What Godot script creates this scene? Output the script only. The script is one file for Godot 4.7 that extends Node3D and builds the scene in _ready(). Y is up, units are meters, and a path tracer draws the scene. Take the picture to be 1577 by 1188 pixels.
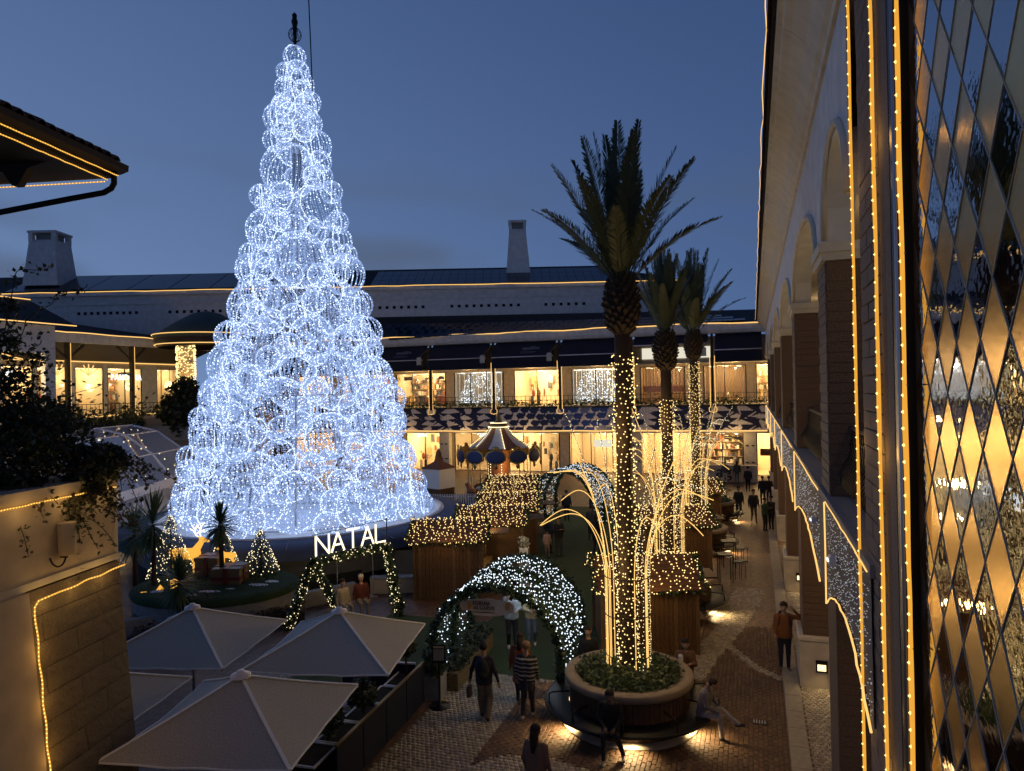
extends Node3D

const EXPO := 5.0            # the photograph is a long night exposure
const TAU8 := TAU / 8.0
var M := {}
var N := {}
var rng := RandomNumberGenerator.new()
var tex_fine: Texture2D
var tex_blotch: Texture2D
var tex_grain: Texture2D
var tex_bump: Texture2D
var tex_ripple: Texture2D

func _ready() -> void:
	rng.seed = 7
	# ---- camera, sky, exposure
	var cam := Camera3D.new()
	cam.name = "camera"
	cam.fov = 56.3
	cam.near = 0.05
	cam.far = 600.0
	cam.position = Vector3(0, 7.8, 0)
	cam.rotation_degrees = Vector3(0.28, 18.5, -1.15)
	add_child(cam)
	cam.current = true
	var env := Environment.new()
	env.background_mode = Environment.BG_SKY
	env.sky = Sky.new()
	env.sky.sky_material = dusk_sky()
	env.background_energy_multiplier = 1.0
	env.tonemap_mode = Environment.TONE_MAPPER_LINEAR
	env.tonemap_exposure = EXPO
	env.sdfgi_enabled = true
	env.ssao_enabled = true
	env.ssil_enabled = true
	var we := WorldEnvironment.new()
	we.name = "world_environment"
	we.environment = env
	add_child(we)
	make_materials()
	# ---- the setting
	build_ground()
	build_far_building()
	build_left_wing()
	build_arcade()
	build_mirror_wall()
	build_pier()
	# ---- things
	build_tree()
	build_island()
	build_palms()
	build_huts()
	build_tunnels()
	build_swing()
	build_carousel()
	build_tent()
	build_umbrellas()
	build_terrace()
	build_plants()
	build_small_things()
	build_people()
	build_gallery_lights()

# ---------------------------------------------------------------- sky
func dusk_sky() -> PanoramaSkyMaterial:
	var w := 512
	var h := 256
	var im := Image.create_empty(w, h, false, Image.FORMAT_RGBF)
	var n := FastNoiseLite.new()
	n.seed = 5
	n.frequency = 1.0
	n.fractal_octaves = 4
	for j in h:
		var el := (0.5 - (j + 0.5) / h) * PI
		var s := maxf(sin(el), 0.0)
		for i in w:
			var az := (i + 0.5) / w * TAU      # 0 looks along -z, positive to +x
			var near_sun := 0.5 + 0.5 * cos(az + deg_to_rad(82.0))
			var g := pow(near_sun, 2.5)
			var zen := Vector3(0.014, 0.032, 0.108).lerp(Vector3(0.022, 0.058, 0.195), g)
			var hor := Vector3(0.062, 0.122, 0.285).lerp(Vector3(0.215, 0.335, 0.57), g)
			var t := pow(s, 0.62)
			var c := hor.lerp(zen, clampf(t * 1.08, 0.0, 1.0))
			# thin streaks of cloud low over the roofs
			var d := Vector3(sin(az) * cos(el), sin(el) * 5.5, -cos(az) * cos(el))
			var q := n.get_noise_3dv(d * 2.2)
			var band := smoothstep(0.02, 0.09, s) * (1.0 - smoothstep(0.16, 0.34, s))
			var k := smoothstep(-0.05, 0.3, q) * band * 0.75
			c = c.lerp(Vector3(0.085, 0.115, 0.185), k)
			c *= lerpf(0.55, 1.0, smoothstep(0.0, 0.5, near_sun))
			im.set_pixel(i, j, Color(c.x / EXPO, c.y / EXPO, c.z / EXPO))
	var m := PanoramaSkyMaterial.new()
	m.panorama = ImageTexture.create_from_image(im)
	return m

# ---------------------------------------------------------------- materials
func noise_tex(freq: float, seed_: int, lo: float, hi: float, size := 512, octaves := 4, normal := false, bump := 4.0, cell := false) -> NoiseTexture2D:
	var n := FastNoiseLite.new()
	n.seed = seed_
	n.frequency = freq
	n.fractal_octaves = octaves
	if cell:
		n.noise_type = FastNoiseLite.TYPE_CELLULAR
	var t := NoiseTexture2D.new()
	t.width = size
	t.height = size
	t.seamless = true
	t.noise = n
	t.as_normal_map = normal
	t.bump_strength = bump
	if not normal:
		var g := Gradient.new()
		g.set_color(0, Color(lo, lo, lo))
		g.set_color(1, Color(hi, hi, hi))
		t.color_ramp = g
	return t

func lin(r: float, g: float, b: float) -> Color:
	return Color(r, g, b).linear_to_srgb()

func mat(called: String, c: Vector3, rough := 0.8, tex: Texture2D = null, sc := Vector3.ONE, bump := 0.0, metal := 0.0, world := false) -> StandardMaterial3D:
	var m := StandardMaterial3D.new()
	m.resource_name = called
	m.albedo_color = lin(c.x, c.y, c.z)
	m.roughness = rough
	m.metallic = metal
	if tex:
		m.albedo_texture = tex
	if tex or bump > 0.0:
		m.uv1_triplanar = true
		m.uv1_world_triplanar = world
		m.uv1_scale = sc
	if bump > 0.0:
		m.normal_enabled = true
		m.normal_texture = tex_bump
		m.normal_scale = bump
	M[called] = m
	return m

# something that gives off light; c is what the picture shows (1 = white)
func glow(called: String, c: Vector3) -> StandardMaterial3D:
	var m := StandardMaterial3D.new()
	m.resource_name = called
	m.albedo_color = Color(0.02, 0.02, 0.02)
	m.emission_enabled = true
	var top := maxf(c.x, maxf(c.y, c.z))
	m.emission = lin(c.x / top, c.y / top, c.z / top)
	m.emission_energy_multiplier = top / EXPO
	M[called] = m
	return m

func pane(called: String, a: float, tint := Color(1, 1, 1)) -> StandardMaterial3D:
	var m := StandardMaterial3D.new()
	m.resource_name = called
	m.transparency = BaseMaterial3D.TRANSPARENCY_ALPHA
	m.albedo_color = Color(tint.r, tint.g, tint.b, a)
	m.roughness = 0.03
	m.cull_mode = BaseMaterial3D.CULL_DISABLED
	M[called] = m
	return m

func vcol(called: String, rough := 0.85, tex: Texture2D = null, sc := Vector3.ONE) -> StandardMaterial3D:
	var m := mat(called, Vector3.ONE, rough, tex, sc)
	m.vertex_color_use_as_albedo = true
	return m

func leaf(called: String, c: Vector3) -> StandardMaterial3D:
	var m := mat(called, c, 0.6)
	m.cull_mode = BaseMaterial3D.CULL_DISABLED
	m.backlight_enabled = true
	m.backlight = lin(c.x * 0.6, c.y * 0.6, c.z * 0.5)
	return m

func make_materials() -> void:
	tex_fine = noise_tex(0.06, 1, 0.55, 1.0)
	tex_blotch = noise_tex(0.012, 2, 0.86, 1.0)
	tex_grain = noise_tex(0.03, 3, 0.45, 1.0)
	tex_bump = noise_tex(0.05, 4, 0, 1, 512, 4, true, 6.0)
	tex_ripple = noise_tex(0.008, 6, 0, 1, 512, 2, true, 3.0)
	mat("white_wall", Vector3(0.70, 0.71, 0.71), 0.85, tex_blotch, Vector3(0.25, 0.25, 0.25), 0.0, 0, true)
	mat("cream_wall", Vector3(0.60, 0.50, 0.37), 0.85, tex_blotch, Vector3(0.35, 0.35, 0.35), 0.06, 0, true)
	mat("beige_trim", Vector3(0.68, 0.63, 0.50), 0.75, tex_blotch, Vector3(0.3, 0.3, 0.3), 0.0, 0, true)
	mat("brown_brick", Vector3(0.26, 0.17, 0.11), 0.9, tex_fine, Vector3(1.2, 1.2, 1.2), 0.6, 0, true)
	mat("dark_brick", Vector3(0.27, 0.215, 0.18), 0.85, tex_fine, Vector3(1.7, 1.7, 1.7), 0.8, 0, true)
	mat("mortar", Vector3(0.17, 0.145, 0.12), 0.95)
	mat("stone_block", Vector3(0.30, 0.25, 0.175), 0.9, tex_fine, Vector3(0.7, 3.6, 0.7), 1.4, 0, true)
	mat("roof_tile", Vector3(0.20, 0.13, 0.09), 0.9, tex_fine, Vector3(0.8, 0.8, 0.8), 0.4, 0, true)
	mat("dark_roof", Vector3(0.030, 0.027, 0.028), 0.85, tex_fine, Vector3(0.3, 0.3, 0.3), 0.3, 0, true)
	mat("solar_panel", Vector3(0.012, 0.014, 0.022), 0.25)
	mat("solar_frame", Vector3(0.06, 0.06, 0.065), 0.5, null, Vector3.ONE, 0, 0.5)
	mat("dark_wood", Vector3(0.05, 0.032, 0.02), 0.7, tex_grain, Vector3(3, 0.4, 3))
	mat("hut_wood", Vector3(0.22, 0.115, 0.045), 0.65, tex_grain, Vector3(3.5, 0.35, 3.5), 0.25)
	mat("hut_wood_pale", Vector3(0.30, 0.18, 0.08), 0.65, tex_grain, Vector3(3.5, 0.35, 3.5), 0.25)
	mat("hut_shingle", Vector3(0.20, 0.085, 0.035), 0.8, tex_fine, Vector3(1.4, 1.4, 1.4), 0.4)
	mat("planter_wood", Vector3(0.16, 0.085, 0.045), 0.6, tex_grain, Vector3(3.5, 0.4, 3.5), 0.2)
	mat("trunk_bark", Vector3(0.075, 0.048, 0.03), 0.95, tex_fine, Vector3(1.5, 1.5, 1.5), 1.0)
	mat("boot_bark", Vector3(0.11, 0.075, 0.045), 0.95, tex_fine, Vector3(2, 2, 2), 0.6)
	leaf("palm_leaf", Vector3(0.045, 0.062, 0.028))
	leaf("palm_leaf_pale", Vector3(0.062, 0.082, 0.04))
	leaf("dark_leaf", Vector3(0.026, 0.036, 0.014))
	leaf("brown_leaf", Vector3(0.05, 0.026, 0.014))
	leaf("garland_leaf", Vector3(0.035, 0.062, 0.028))
	leaf("yucca_leaf", Vector3(0.06, 0.10, 0.04))
	leaf("shrub_leaf", Vector3(0.06, 0.088, 0.035))
	mat("turf", Vector3(0.055, 0.105, 0.032), 0.95, tex_fine, Vector3(1.1, 1.1, 1.1), 1.0, 0, true)
	mat("soil", Vector3(0.05, 0.035, 0.022), 1.0, tex_fine, Vector3(2, 2, 2))
	mat("kerb_stone", Vector3(0.34, 0.31, 0.25), 0.8, tex_blotch, Vector3(0.8, 0.8, 0.8), 0.2, 0, true)
	mat("pale_stone", Vector3(0.40, 0.36, 0.30), 0.75, tex_blotch, Vector3(0.5, 0.5, 0.5), 0.2, 0, true)
	mat("grey_stone", Vector3(0.26, 0.26, 0.26), 0.85, tex_blotch, Vector3(0.5, 0.5, 0.5), 0.3, 0, true)
	mat("navy_cloth", Vector3(0.012, 0.018, 0.06), 0.9, tex_fine, Vector3(1, 1, 1))
	mat("stage_cloth", Vector3(0.10, 0.13, 0.22), 0.85, tex_blotch, Vector3(0.3, 0.3, 0.3))
	mat("black_void", Vector3(0.006, 0.006, 0.008), 1.0)
	mat("black_metal", Vector3(0.014, 0.014, 0.016), 0.45, null, Vector3.ONE, 0, 0.6)
	mat("dark_green_metal", Vector3(0.015, 0.035, 0.02), 0.5, null, Vector3.ONE, 0, 0.4)
	mat("steel", Vector3(0.45, 0.45, 0.47), 0.35, null, Vector3.ONE, 0, 0.9)
	mat("white_metal", Vector3(0.72, 0.72, 0.74), 0.45)
	mat("gold_metal", Vector3(0.34, 0.22, 0.07), 0.4, null, Vector3.ONE, 0, 0.7)
	mat("awning", Vector3(0.010, 0.014, 0.040), 0.85, tex_fine, Vector3(1.5, 1.5, 1.5))
	mat("awning_bar", Vector3(0.6, 0.6, 0.65), 0.4)
	mat("soffit", Vector3(0.35, 0.31, 0.26), 0.85)
	mat("canvas", Vector3(0.73, 0.73, 0.63), 0.9, tex_fine, Vector3(1.4, 1.4, 1.4), 0.15)
	mat("canvas_hem", Vector3(0.86, 0.86, 0.78), 0.85)
	mat("trough_wood", Vector3(0.34, 0.24, 0.10), 0.7, tex_grain, Vector3(0.5, 3, 0.5))
	mat("shop_wall", Vector3(0.66, 0.58, 0.44), 0.8)
	mat("shop_floor", Vector3(0.45, 0.38, 0.28), 0.4)
	mat("shop_dark", Vector3(0.07, 0.055, 0.04), 0.7)
	mat("white_paint", Vector3(0.78, 0.78, 0.78), 0.6)
	mat("rim_stone", Vector3(0.29, 0.235, 0.17), 0.75, tex_blotch, Vector3(0.5, 0.5, 0.5), 0.2, 0, true)
	mat("red_cloth", Vector3(0.16, 0.035, 0.02), 0.85)
	mat("gift_paper", Vector3(0.30, 0.19, 0.08), 0.5, tex_fine, Vector3(2, 2, 2))
	mat("gift_ribbon", Vector3(0.13, 0.018, 0.012), 0.45)
	mat("carousel_brown", Vector3(0.26, 0.10, 0.035), 0.7)
	mat("carousel_white", Vector3(0.66, 0.62, 0.56), 0.7)
	mat("carousel_blue", Vector3(0.02, 0.06, 0.22), 0.5, tex_fine, Vector3(3, 3, 3))
	mat("rope_skin", Vector3(0.4, 0.3, 0.12), 0.4)
	mat("wire_white", Vector3(0.25, 0.27, 0.32), 0.6)
	mat("spandrel_net", Vector3(0.20, 0.19, 0.20), 0.8, tex_fine, Vector3(3, 3, 3), 0.3, 0, true)
	mat("brown_sign", Vector3(0.12, 0.045, 0.02), 0.6)
	mat("beige_sign", Vector3(0.42, 0.33, 0.26), 0.7)
	mat("ink", Vector3(0.05, 0.035, 0.03), 0.8)
	mat("amber_ink", Vector3(0.40, 0.17, 0.04), 0.8)
	mat("logo_grey", Vector3(0.10, 0.11, 0.14), 0.8)
	vcol("people", 0.85)
	vcol("goods", 0.7)
	vcol("bricks", 0.75, tex_fine, Vector3(3, 3, 3))
	vcol("cobbles", 0.62, tex_fine, Vector3(4, 4, 4))
	glow("led_cool", Vector3(0.31, 0.45, 0.82))
	glow("led_spark", Vector3(1.35, 1.62, 2.15))
	glow("led_white", Vector3(1.7, 2.0, 2.3))
	glow("led_warm", Vector3(2.4, 1.65, 0.62))
	glow("led_pale", Vector3(2.4, 1.95, 1.1))
	glow("rope_gold", Vector3(0.88, 0.40, 0.045))
	glow("rope_gold_bulb", Vector3(2.3, 1.55, 0.45))
	glow("rope_far", Vector3(1.25, 0.72, 0.22))
	glow("branch_gold", Vector3(1.35, 0.78, 0.22))
	glow("letter_white", Vector3(2.2, 1.85, 1.15))
	glow("deer_gold", Vector3(1.05, 0.50, 0.07))
	glow("sign_white", Vector3(1.6, 1.6, 1.5))
	glow("shop_lamp", Vector3(2.2, 1.7, 0.95))
	glow("shop_lamp_cool", Vector3(1.7, 1.9, 2.1))
	glow("screen_blue", Vector3(0.15, 0.28, 1.0))
	glow("niche_lamp", Vector3(2.4, 1.7, 0.75))
	glow("floor_lamp", Vector3(2.4, 2.2, 1.7))
	glow("bollard_glass", Vector3(0.8, 0.75, 0.6))
	pane("shop_glass", 0.05)
	pane("tent_film", 0.42, Color(0.85, 0.88, 0.94))
	var w := pane("pool_surface", 0.75, Color(0.06, 0.08, 0.12))
	w.albedo_color = Color(0.02, 0.03, 0.05)
	w.transparency = BaseMaterial3D.TRANSPARENCY_DISABLED
	w.roughness = 0.12
	w.normal_enabled = true
	w.normal_texture = tex_bump
	w.normal_scale = 0.5
	w.uv1_triplanar = true
	w.uv1_scale = Vector3(0.7, 0.7, 0.7)
	var mi := mat("mirror", Vector3(0.50, 0.51, 0.54), 0.025, null, Vector3.ONE, 0, 1.0)
	mi.normal_enabled = true
	mi.normal_texture = tex_ripple
	mi.normal_scale = 0.28
	mi.uv1_triplanar = true
	mi.uv1_world_triplanar = true
	mi.uv1_scale = Vector3(2.2, 3.6, 2.2)
	var am := mat("amber_mirror", Vector3(0.72, 0.45, 0.13), 0.25, null, Vector3.ONE, 0, 0.88)
	am.normal_enabled = true
	am.normal_texture = tex_ripple
	am.normal_scale = 0.34
	am.uv1_triplanar = true
	am.uv1_world_triplanar = true
	am.uv1_scale = Vector3(2.0, 3.0, 2.0)

# ---------------------------------------------------------------- mesh helpers
func st(smooth := false) -> SurfaceTool:
	var s := SurfaceTool.new()
	s.begin(Mesh.PRIMITIVE_TRIANGLES)
	s.set_smooth_group(0 if smooth else -1)
	return s

func tri(s: SurfaceTool, a: Vector3, b: Vector3, c: Vector3) -> void:
	s.add_vertex(a)
	s.add_vertex(b)
	s.add_vertex(c)

func quad(s: SurfaceTool, a: Vector3, b: Vector3, c: Vector3, d: Vector3) -> void:
	tri(s, a, b, c)
	tri(s, a, c, d)

func box(s: SurfaceTool, c: Vector3, size: Vector3, b := Basis.IDENTITY) -> void:
	var x := b.x * size.x * 0.5
	var y := b.y * size.y * 0.5
	var z := b.z * size.z * 0.5
	quad(s, c - x + y + z, c + x + y + z, c + x - y + z, c - x - y + z)
	quad(s, c + x + y - z, c - x + y - z, c - x - y - z, c + x - y - z)
	quad(s, c + x + y + z, c + x + y - z, c + x - y - z, c + x - y + z)
	quad(s, c - x + y - z, c - x + y + z, c - x - y + z, c - x - y - z)
	quad(s, c - x + y - z, c + x + y - z, c + x + y + z, c - x + y + z)
	quad(s, c - x - y + z, c + x - y + z, c + x - y - z, c - x - y - z)

func span(s: SurfaceTool, lo: Vector3, hi: Vector3) -> void:
	box(s, (lo + hi) * 0.5, (hi - lo).abs())

# a box whose top edges are rounded off by a chamfer
func bevel_box(s: SurfaceTool, c: Vector3, size: Vector3, e: float, b := Basis.IDENTITY) -> void:
	var h := size * 0.5
	var p := func(x: float, y: float, z: float) -> Vector3: return c + b * Vector3(x, y, z)
	var a := [p.call(-h.x + e, h.y, -h.z + e), p.call(h.x - e, h.y, -h.z + e), p.call(h.x - e, h.y, h.z - e), p.call(-h.x + e, h.y, h.z - e)]
	var m := [p.call(-h.x, h.y - e, -h.z), p.call(h.x, h.y - e, -h.z), p.call(h.x, h.y - e, h.z), p.call(-h.x, h.y - e, h.z)]
	var l := [p.call(-h.x, -h.y, -h.z), p.call(h.x, -h.y, -h.z), p.call(h.x, -h.y, h.z), p.call(-h.x, -h.y, h.z)]
	quad(s, a[0], a[1], a[2], a[3])
	for i in 4:
		var j := (i + 1) % 4
		quad(s, a[j], a[i], m[i], m[j])
		quad(s, m[j], m[i], l[i], l[j])

func bar(s: SurfaceTool, a: Vector3, b: Vector3, w: float, h := -1.0) -> void:
	var d := b - a
	var l := d.length()
	if l < 1e-5:
		return
	var z := d / l
	var up := Vector3.UP if absf(z.y) < 0.95 else Vector3.RIGHT
	var x := up.cross(z).normalized()
	var y := z.cross(x)
	box(s, (a + b) * 0.5, Vector3(w, w if h < 0 else h, l), Basis(x, y, z))

func tube(s: SurfaceTool, pts: Array, r, n := 6, cap := true) -> void:
	var rings := []
	var up := Vector3.ZERO
	for i in pts.size():
		var p: Vector3 = pts[i]
		var a: Vector3 = pts[maxi(i - 1, 0)]
		var b: Vector3 = pts[mini(i + 1, pts.size() - 1)]
		var t := (b - a).normalized()
		if up == Vector3.ZERO:
			up = t.cross(Vector3.UP if absf(t.y) < 0.9 else Vector3.RIGHT).normalized()
		up = (up - t * up.dot(t)).normalized()
		var v := t.cross(up)
		var rr: float = r if (r is float or r is int) else r[i]
		var ring := []
		for k in n:
			var q := TAU * k / n
			ring.append(p + (up * cos(q) + v * sin(q)) * rr)
		rings.append(ring)
	for i in rings.size() - 1:
		for k in n:
			var k2 := (k + 1) % n
			quad(s, rings[i][k2], rings[i][k], rings[i + 1][k], rings[i + 1][k2])
	if cap:
		var e: int = rings.size() - 1
		for k in range(1, n - 1):
			tri(s, rings[0][0], rings[0][k], rings[0][k + 1])
			tri(s, rings[e][0], rings[e][k + 1], rings[e][k])

# a shape turned round the y axis; profile runs upwards as (radius, y)
func lathe(s: SurfaceTool, prof: Array, n := 24, at := Vector3.ZERO, a0 := 0.0, a1 := TAU) -> void:
	for i in prof.size() - 1:
		for k in n:
			var q := a0 + (a1 - a0) * k / n
			var w := a0 + (a1 - a0) * (k + 1) / n
			var p: Vector2 = prof[i]
			var o: Vector2 = prof[i + 1]
			var v0 := at + Vector3(cos(q) * p.x, p.y, sin(q) * p.x)
			var v1 := at + Vector3(cos(w) * p.x, p.y, sin(w) * p.x)
			var v2 := at + Vector3(cos(w) * o.x, o.y, sin(w) * o.x)
			var v3 := at + Vector3(cos(q) * o.x, o.y, sin(q) * o.x)
			if p.x < 1e-5:
				tri(s, v0, v3, v2)
			elif o.x < 1e-5:
				tri(s, v0, v2, v1)
			else:
				quad(s, v0, v3, v2, v1)

func ball(s: SurfaceTool, c: Vector3, r: Vector3, n := 12, m := 8) -> void:
	for i in m:
		for k in n:
			var v := []
			for q in [[i, k], [i + 1, k], [i + 1, k + 1], [i, k + 1]]:
				var a := PI * float(q[0]) / m
				var b := TAU * float(q[1]) / n
				v.append(c + Vector3(sin(a) * cos(b) * r.x, -cos(a) * r.y, sin(a) * sin(b) * r.z))
			if i > 0:
				tri(s, v[0], v[1], v[3])
			if i < m - 1:
				tri(s, v[1], v[2], v[3])

# an outline in the xy plane given thickness along z
func slab(s: SurfaceTool, poly: PackedVector2Array, z0: float, z1: float, x := Transform3D.IDENTITY) -> void:
	var ids := Geometry2D.triangulate_polygon(poly)
	for i in range(0, ids.size(), 3):
		var a := poly[ids[i]]
		var b := poly[ids[i + 1]]
		var c := poly[ids[i + 2]]
		if (b - a).cross(c - a) > 0.0:
			var t := b
			b = c
			c = t
		tri(s, x * Vector3(a.x, a.y, z1), x * Vector3(b.x, b.y, z1), x * Vector3(c.x, c.y, z1))
		tri(s, x * Vector3(a.x, a.y, z0), x * Vector3(c.x, c.y, z0), x * Vector3(b.x, b.y, z0))
	var area := 0.0
	for i in poly.size():
		area += poly[i].cross(poly[(i + 1) % poly.size()])
	for i in poly.size():
		var a := poly[i]
		var b := poly[(i + 1) % poly.size()]
		if area < 0.0:
			var t := a
			a = b
			b = t
		quad(s, x * Vector3(a.x, a.y, z1), x * Vector3(b.x, b.y, z1), x * Vector3(b.x, b.y, z0), x * Vector3(a.x, a.y, z0))

func done(s: SurfaceTool, m: Material) -> ArrayMesh:
	s.generate_normals()
	s.set_material(m)
	return s.commit()

# many small lamps as one mesh of tiny octahedra (or tetrahedra)
func lamps(pts: Array, r: float, m: Material, octa := true) -> ArrayMesh:
	var v := PackedVector3Array()
	var nn := PackedVector3Array()
	var d: Array
	var f: Array
	if octa:
		d = [Vector3(r, 0, 0), Vector3(-r, 0, 0), Vector3(0, r, 0), Vector3(0, -r, 0), Vector3(0, 0, r), Vector3(0, 0, -r)]
		f = [[2, 4, 0], [2, 0, 5], [2, 5, 1], [2, 1, 4], [3, 0, 4], [3, 5, 0], [3, 1, 5], [3, 4, 1]]
	else:
		d = [Vector3(r, r, r), Vector3(-r, -r, r), Vector3(-r, r, -r), Vector3(r, -r, -r)]
		f = [[0, 2, 1], [0, 1, 3], [0, 3, 2], [1, 2, 3]]
	for p: Vector3 in pts:
		for t in f:
			for k in t:
				v.append(p + d[k])
				nn.append(d[k].normalized())
	var a := []
	a.resize(Mesh.ARRAY_MAX)
	a[Mesh.ARRAY_VERTEX] = v
	a[Mesh.ARRAY_NORMAL] = nn
	var mesh := ArrayMesh.new()
	mesh.add_surface_from_arrays(Mesh.PRIMITIVE_TRIANGLES, a)
	mesh.surface_set_material(0, m)
	return mesh

# ---------------------------------------------------------------- scene helpers
func numbered(called: String) -> String:
	var n: int = N.get(called, 0)
	N[called] = n + 1
	return called if n == 0 else "%s_%03d" % [called, n]

func thing(called: String, label: String, category: String, at := Vector3.ZERO, turn := 0.0, group := "") -> Node3D:
	var o := Node3D.new()
	o.name = numbered(called)
	o.position = at
	o.rotation.y = turn
	add_child(o)
	tag(o, label, category, group)
	return o

func tag(o: Node, label: String, category: String, group := "") -> void:
	o.set_meta("label", label)
	o.set_meta("category", category)
	if group != "":
		o.set_meta("group", group)

func part(parent: Node, called: String, mesh: Mesh, at := Vector3.ZERO, b := Basis.IDENTITY, kind := "") -> MeshInstance3D:
	var o := MeshInstance3D.new()
	o.mesh = mesh
	o.transform = Transform3D(b, at)
	if parent == self:
		o.name = numbered(called)
	else:
		var key := str(parent.get_instance_id()) + called
		var n: int = N.get(key, 0)
		N[key] = n + 1
		o.name = called if n == 0 else "%s_%03d" % [called, n]
	parent.add_child(o, true)
	if kind != "":
		o.set_meta("kind", kind)
	return o

func put(parent: Node, called: String, s: SurfaceTool, m: Material, kind := "", at := Vector3.ZERO, b := Basis.IDENTITY) -> MeshInstance3D:
	return part(parent, called, done(s, m), at, b, kind)

func structure(called: String, s: SurfaceTool, m: Material) -> MeshInstance3D:
	return put(self, called, s, m, "structure")

func many(parent: Node, called: String, mesh: Mesh, xf: Array, colors: Array, kind := "stuff") -> MultiMeshInstance3D:
	var mm := MultiMesh.new()
	mm.transform_format = MultiMesh.TRANSFORM_3D
	mm.use_colors = colors.size() > 0
	mm.mesh = mesh
	mm.instance_count = xf.size()
	for i in xf.size():
		mm.set_instance_transform(i, xf[i])
		if colors.size():
			mm.set_instance_color(i, colors[i])
	var o := MultiMeshInstance3D.new()
	o.multimesh = mm
	if parent == self:
		o.name = numbered(called)
	else:
		o.name = called
	parent.add_child(o, true)
	o.set_meta("kind", kind)
	return o

func lamp(called: String, at: Vector3, e: float, c := Color(1.0, 0.82, 0.55), size := 0.3) -> OmniLight3D:
	var l := OmniLight3D.new()
	l.name = numbered(called)
	l.position = at
	l.light_energy = e
	l.light_color = c
	l.light_size = size
	l.omni_range = 60.0
	l.omni_attenuation = 2.0
	l.shadow_enabled = true
	add_child(l)
	return l

func spot(called: String, at: Vector3, to: Vector3, e: float, ang: float, c := Color(1.0, 0.85, 0.6)) -> void:
	var l := SpotLight3D.new()
	l.name = numbered(called)
	l.light_energy = e
	l.light_color = c
	l.light_size = 0.05
	l.spot_range = 30.0
	l.spot_attenuation = 2.0
	l.spot_angle = ang
	l.shadow_enabled = true
	add_child(l)
	l.look_at_from_position(at, to, Vector3.UP if absf((to - at).normalized().y) < 0.95 else Vector3.RIGHT)

func rnd(a: float, b: float) -> float:
	return rng.randf_range(a, b)

func wiggle(pts: Array, amp: float) -> Array:
	var out := []
	for p: Vector3 in pts:
		out.append(p + Vector3(rnd(-amp, amp), rnd(-amp, amp), rnd(-amp, amp)))
	return out

func line(a: Vector3, b: Vector3, n: int) -> Array:
	var out := []
	for i in n + 1:
		out.append(a.lerp(b, float(i) / n))
	return out

# ---------------------------------------------------------------- ground
func near_line(p: Vector2, pts: Array) -> float:
	var d := 1e9
	for i in pts.size() - 1:
		d = minf(d, p.distance_to(Geometry2D.get_closest_point_to_segment(p, pts[i], pts[i + 1])))
	return d

func in_turf(x: float, z: float) -> bool:
	if z > -18.6 or z < -46.0:
		return x > -12.4 and x < -8.35 and z < -16.6 and z > -18.7
	var t := clampf((-z - 24.0) / 18.0, 0.0, 1.0)
	var l := lerpf(-8.5, -12.3, t)
	if z > -22.4:
		l = -12.4
	return x > l and x < lerpf(-4.75, -7.2, t)

func brick_image() -> Array:
	var n := 256
	var im := Image.create_empty(n, n, false, Image.FORMAT_RGB8)
	var hi := Image.create_empty(n, n, false, Image.FORMAT_RGB8)
	var r := RandomNumberGenerator.new()
	r.seed = 31
	var tone := []
	for i in 256:
		tone.append(r.randf_range(0.72, 1.0))
	for j in n:
		for i in n:
			var col := int(i / 16)
			var jj := (j + (16 if col % 2 else 0)) % n
			var row := int(jj / 32)
			var u := i % 16
			var v := jj % 32
			var joint := u < 1 or v < 1
			var t: float = tone[col * 8 + row]
			var k := 0.42 if joint else t
			im.set_pixel(i, j, Color(k, k * (0.97 if not joint else 1.0), k * 0.97))
			var h := 0.1 if joint else 0.8
			hi.set_pixel(i, j, Color(h, h, h))
	hi.bump_map_to_normal_map(2.5)
	return [ImageTexture.create_from_image(im), ImageTexture.create_from_image(hi)]

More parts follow.
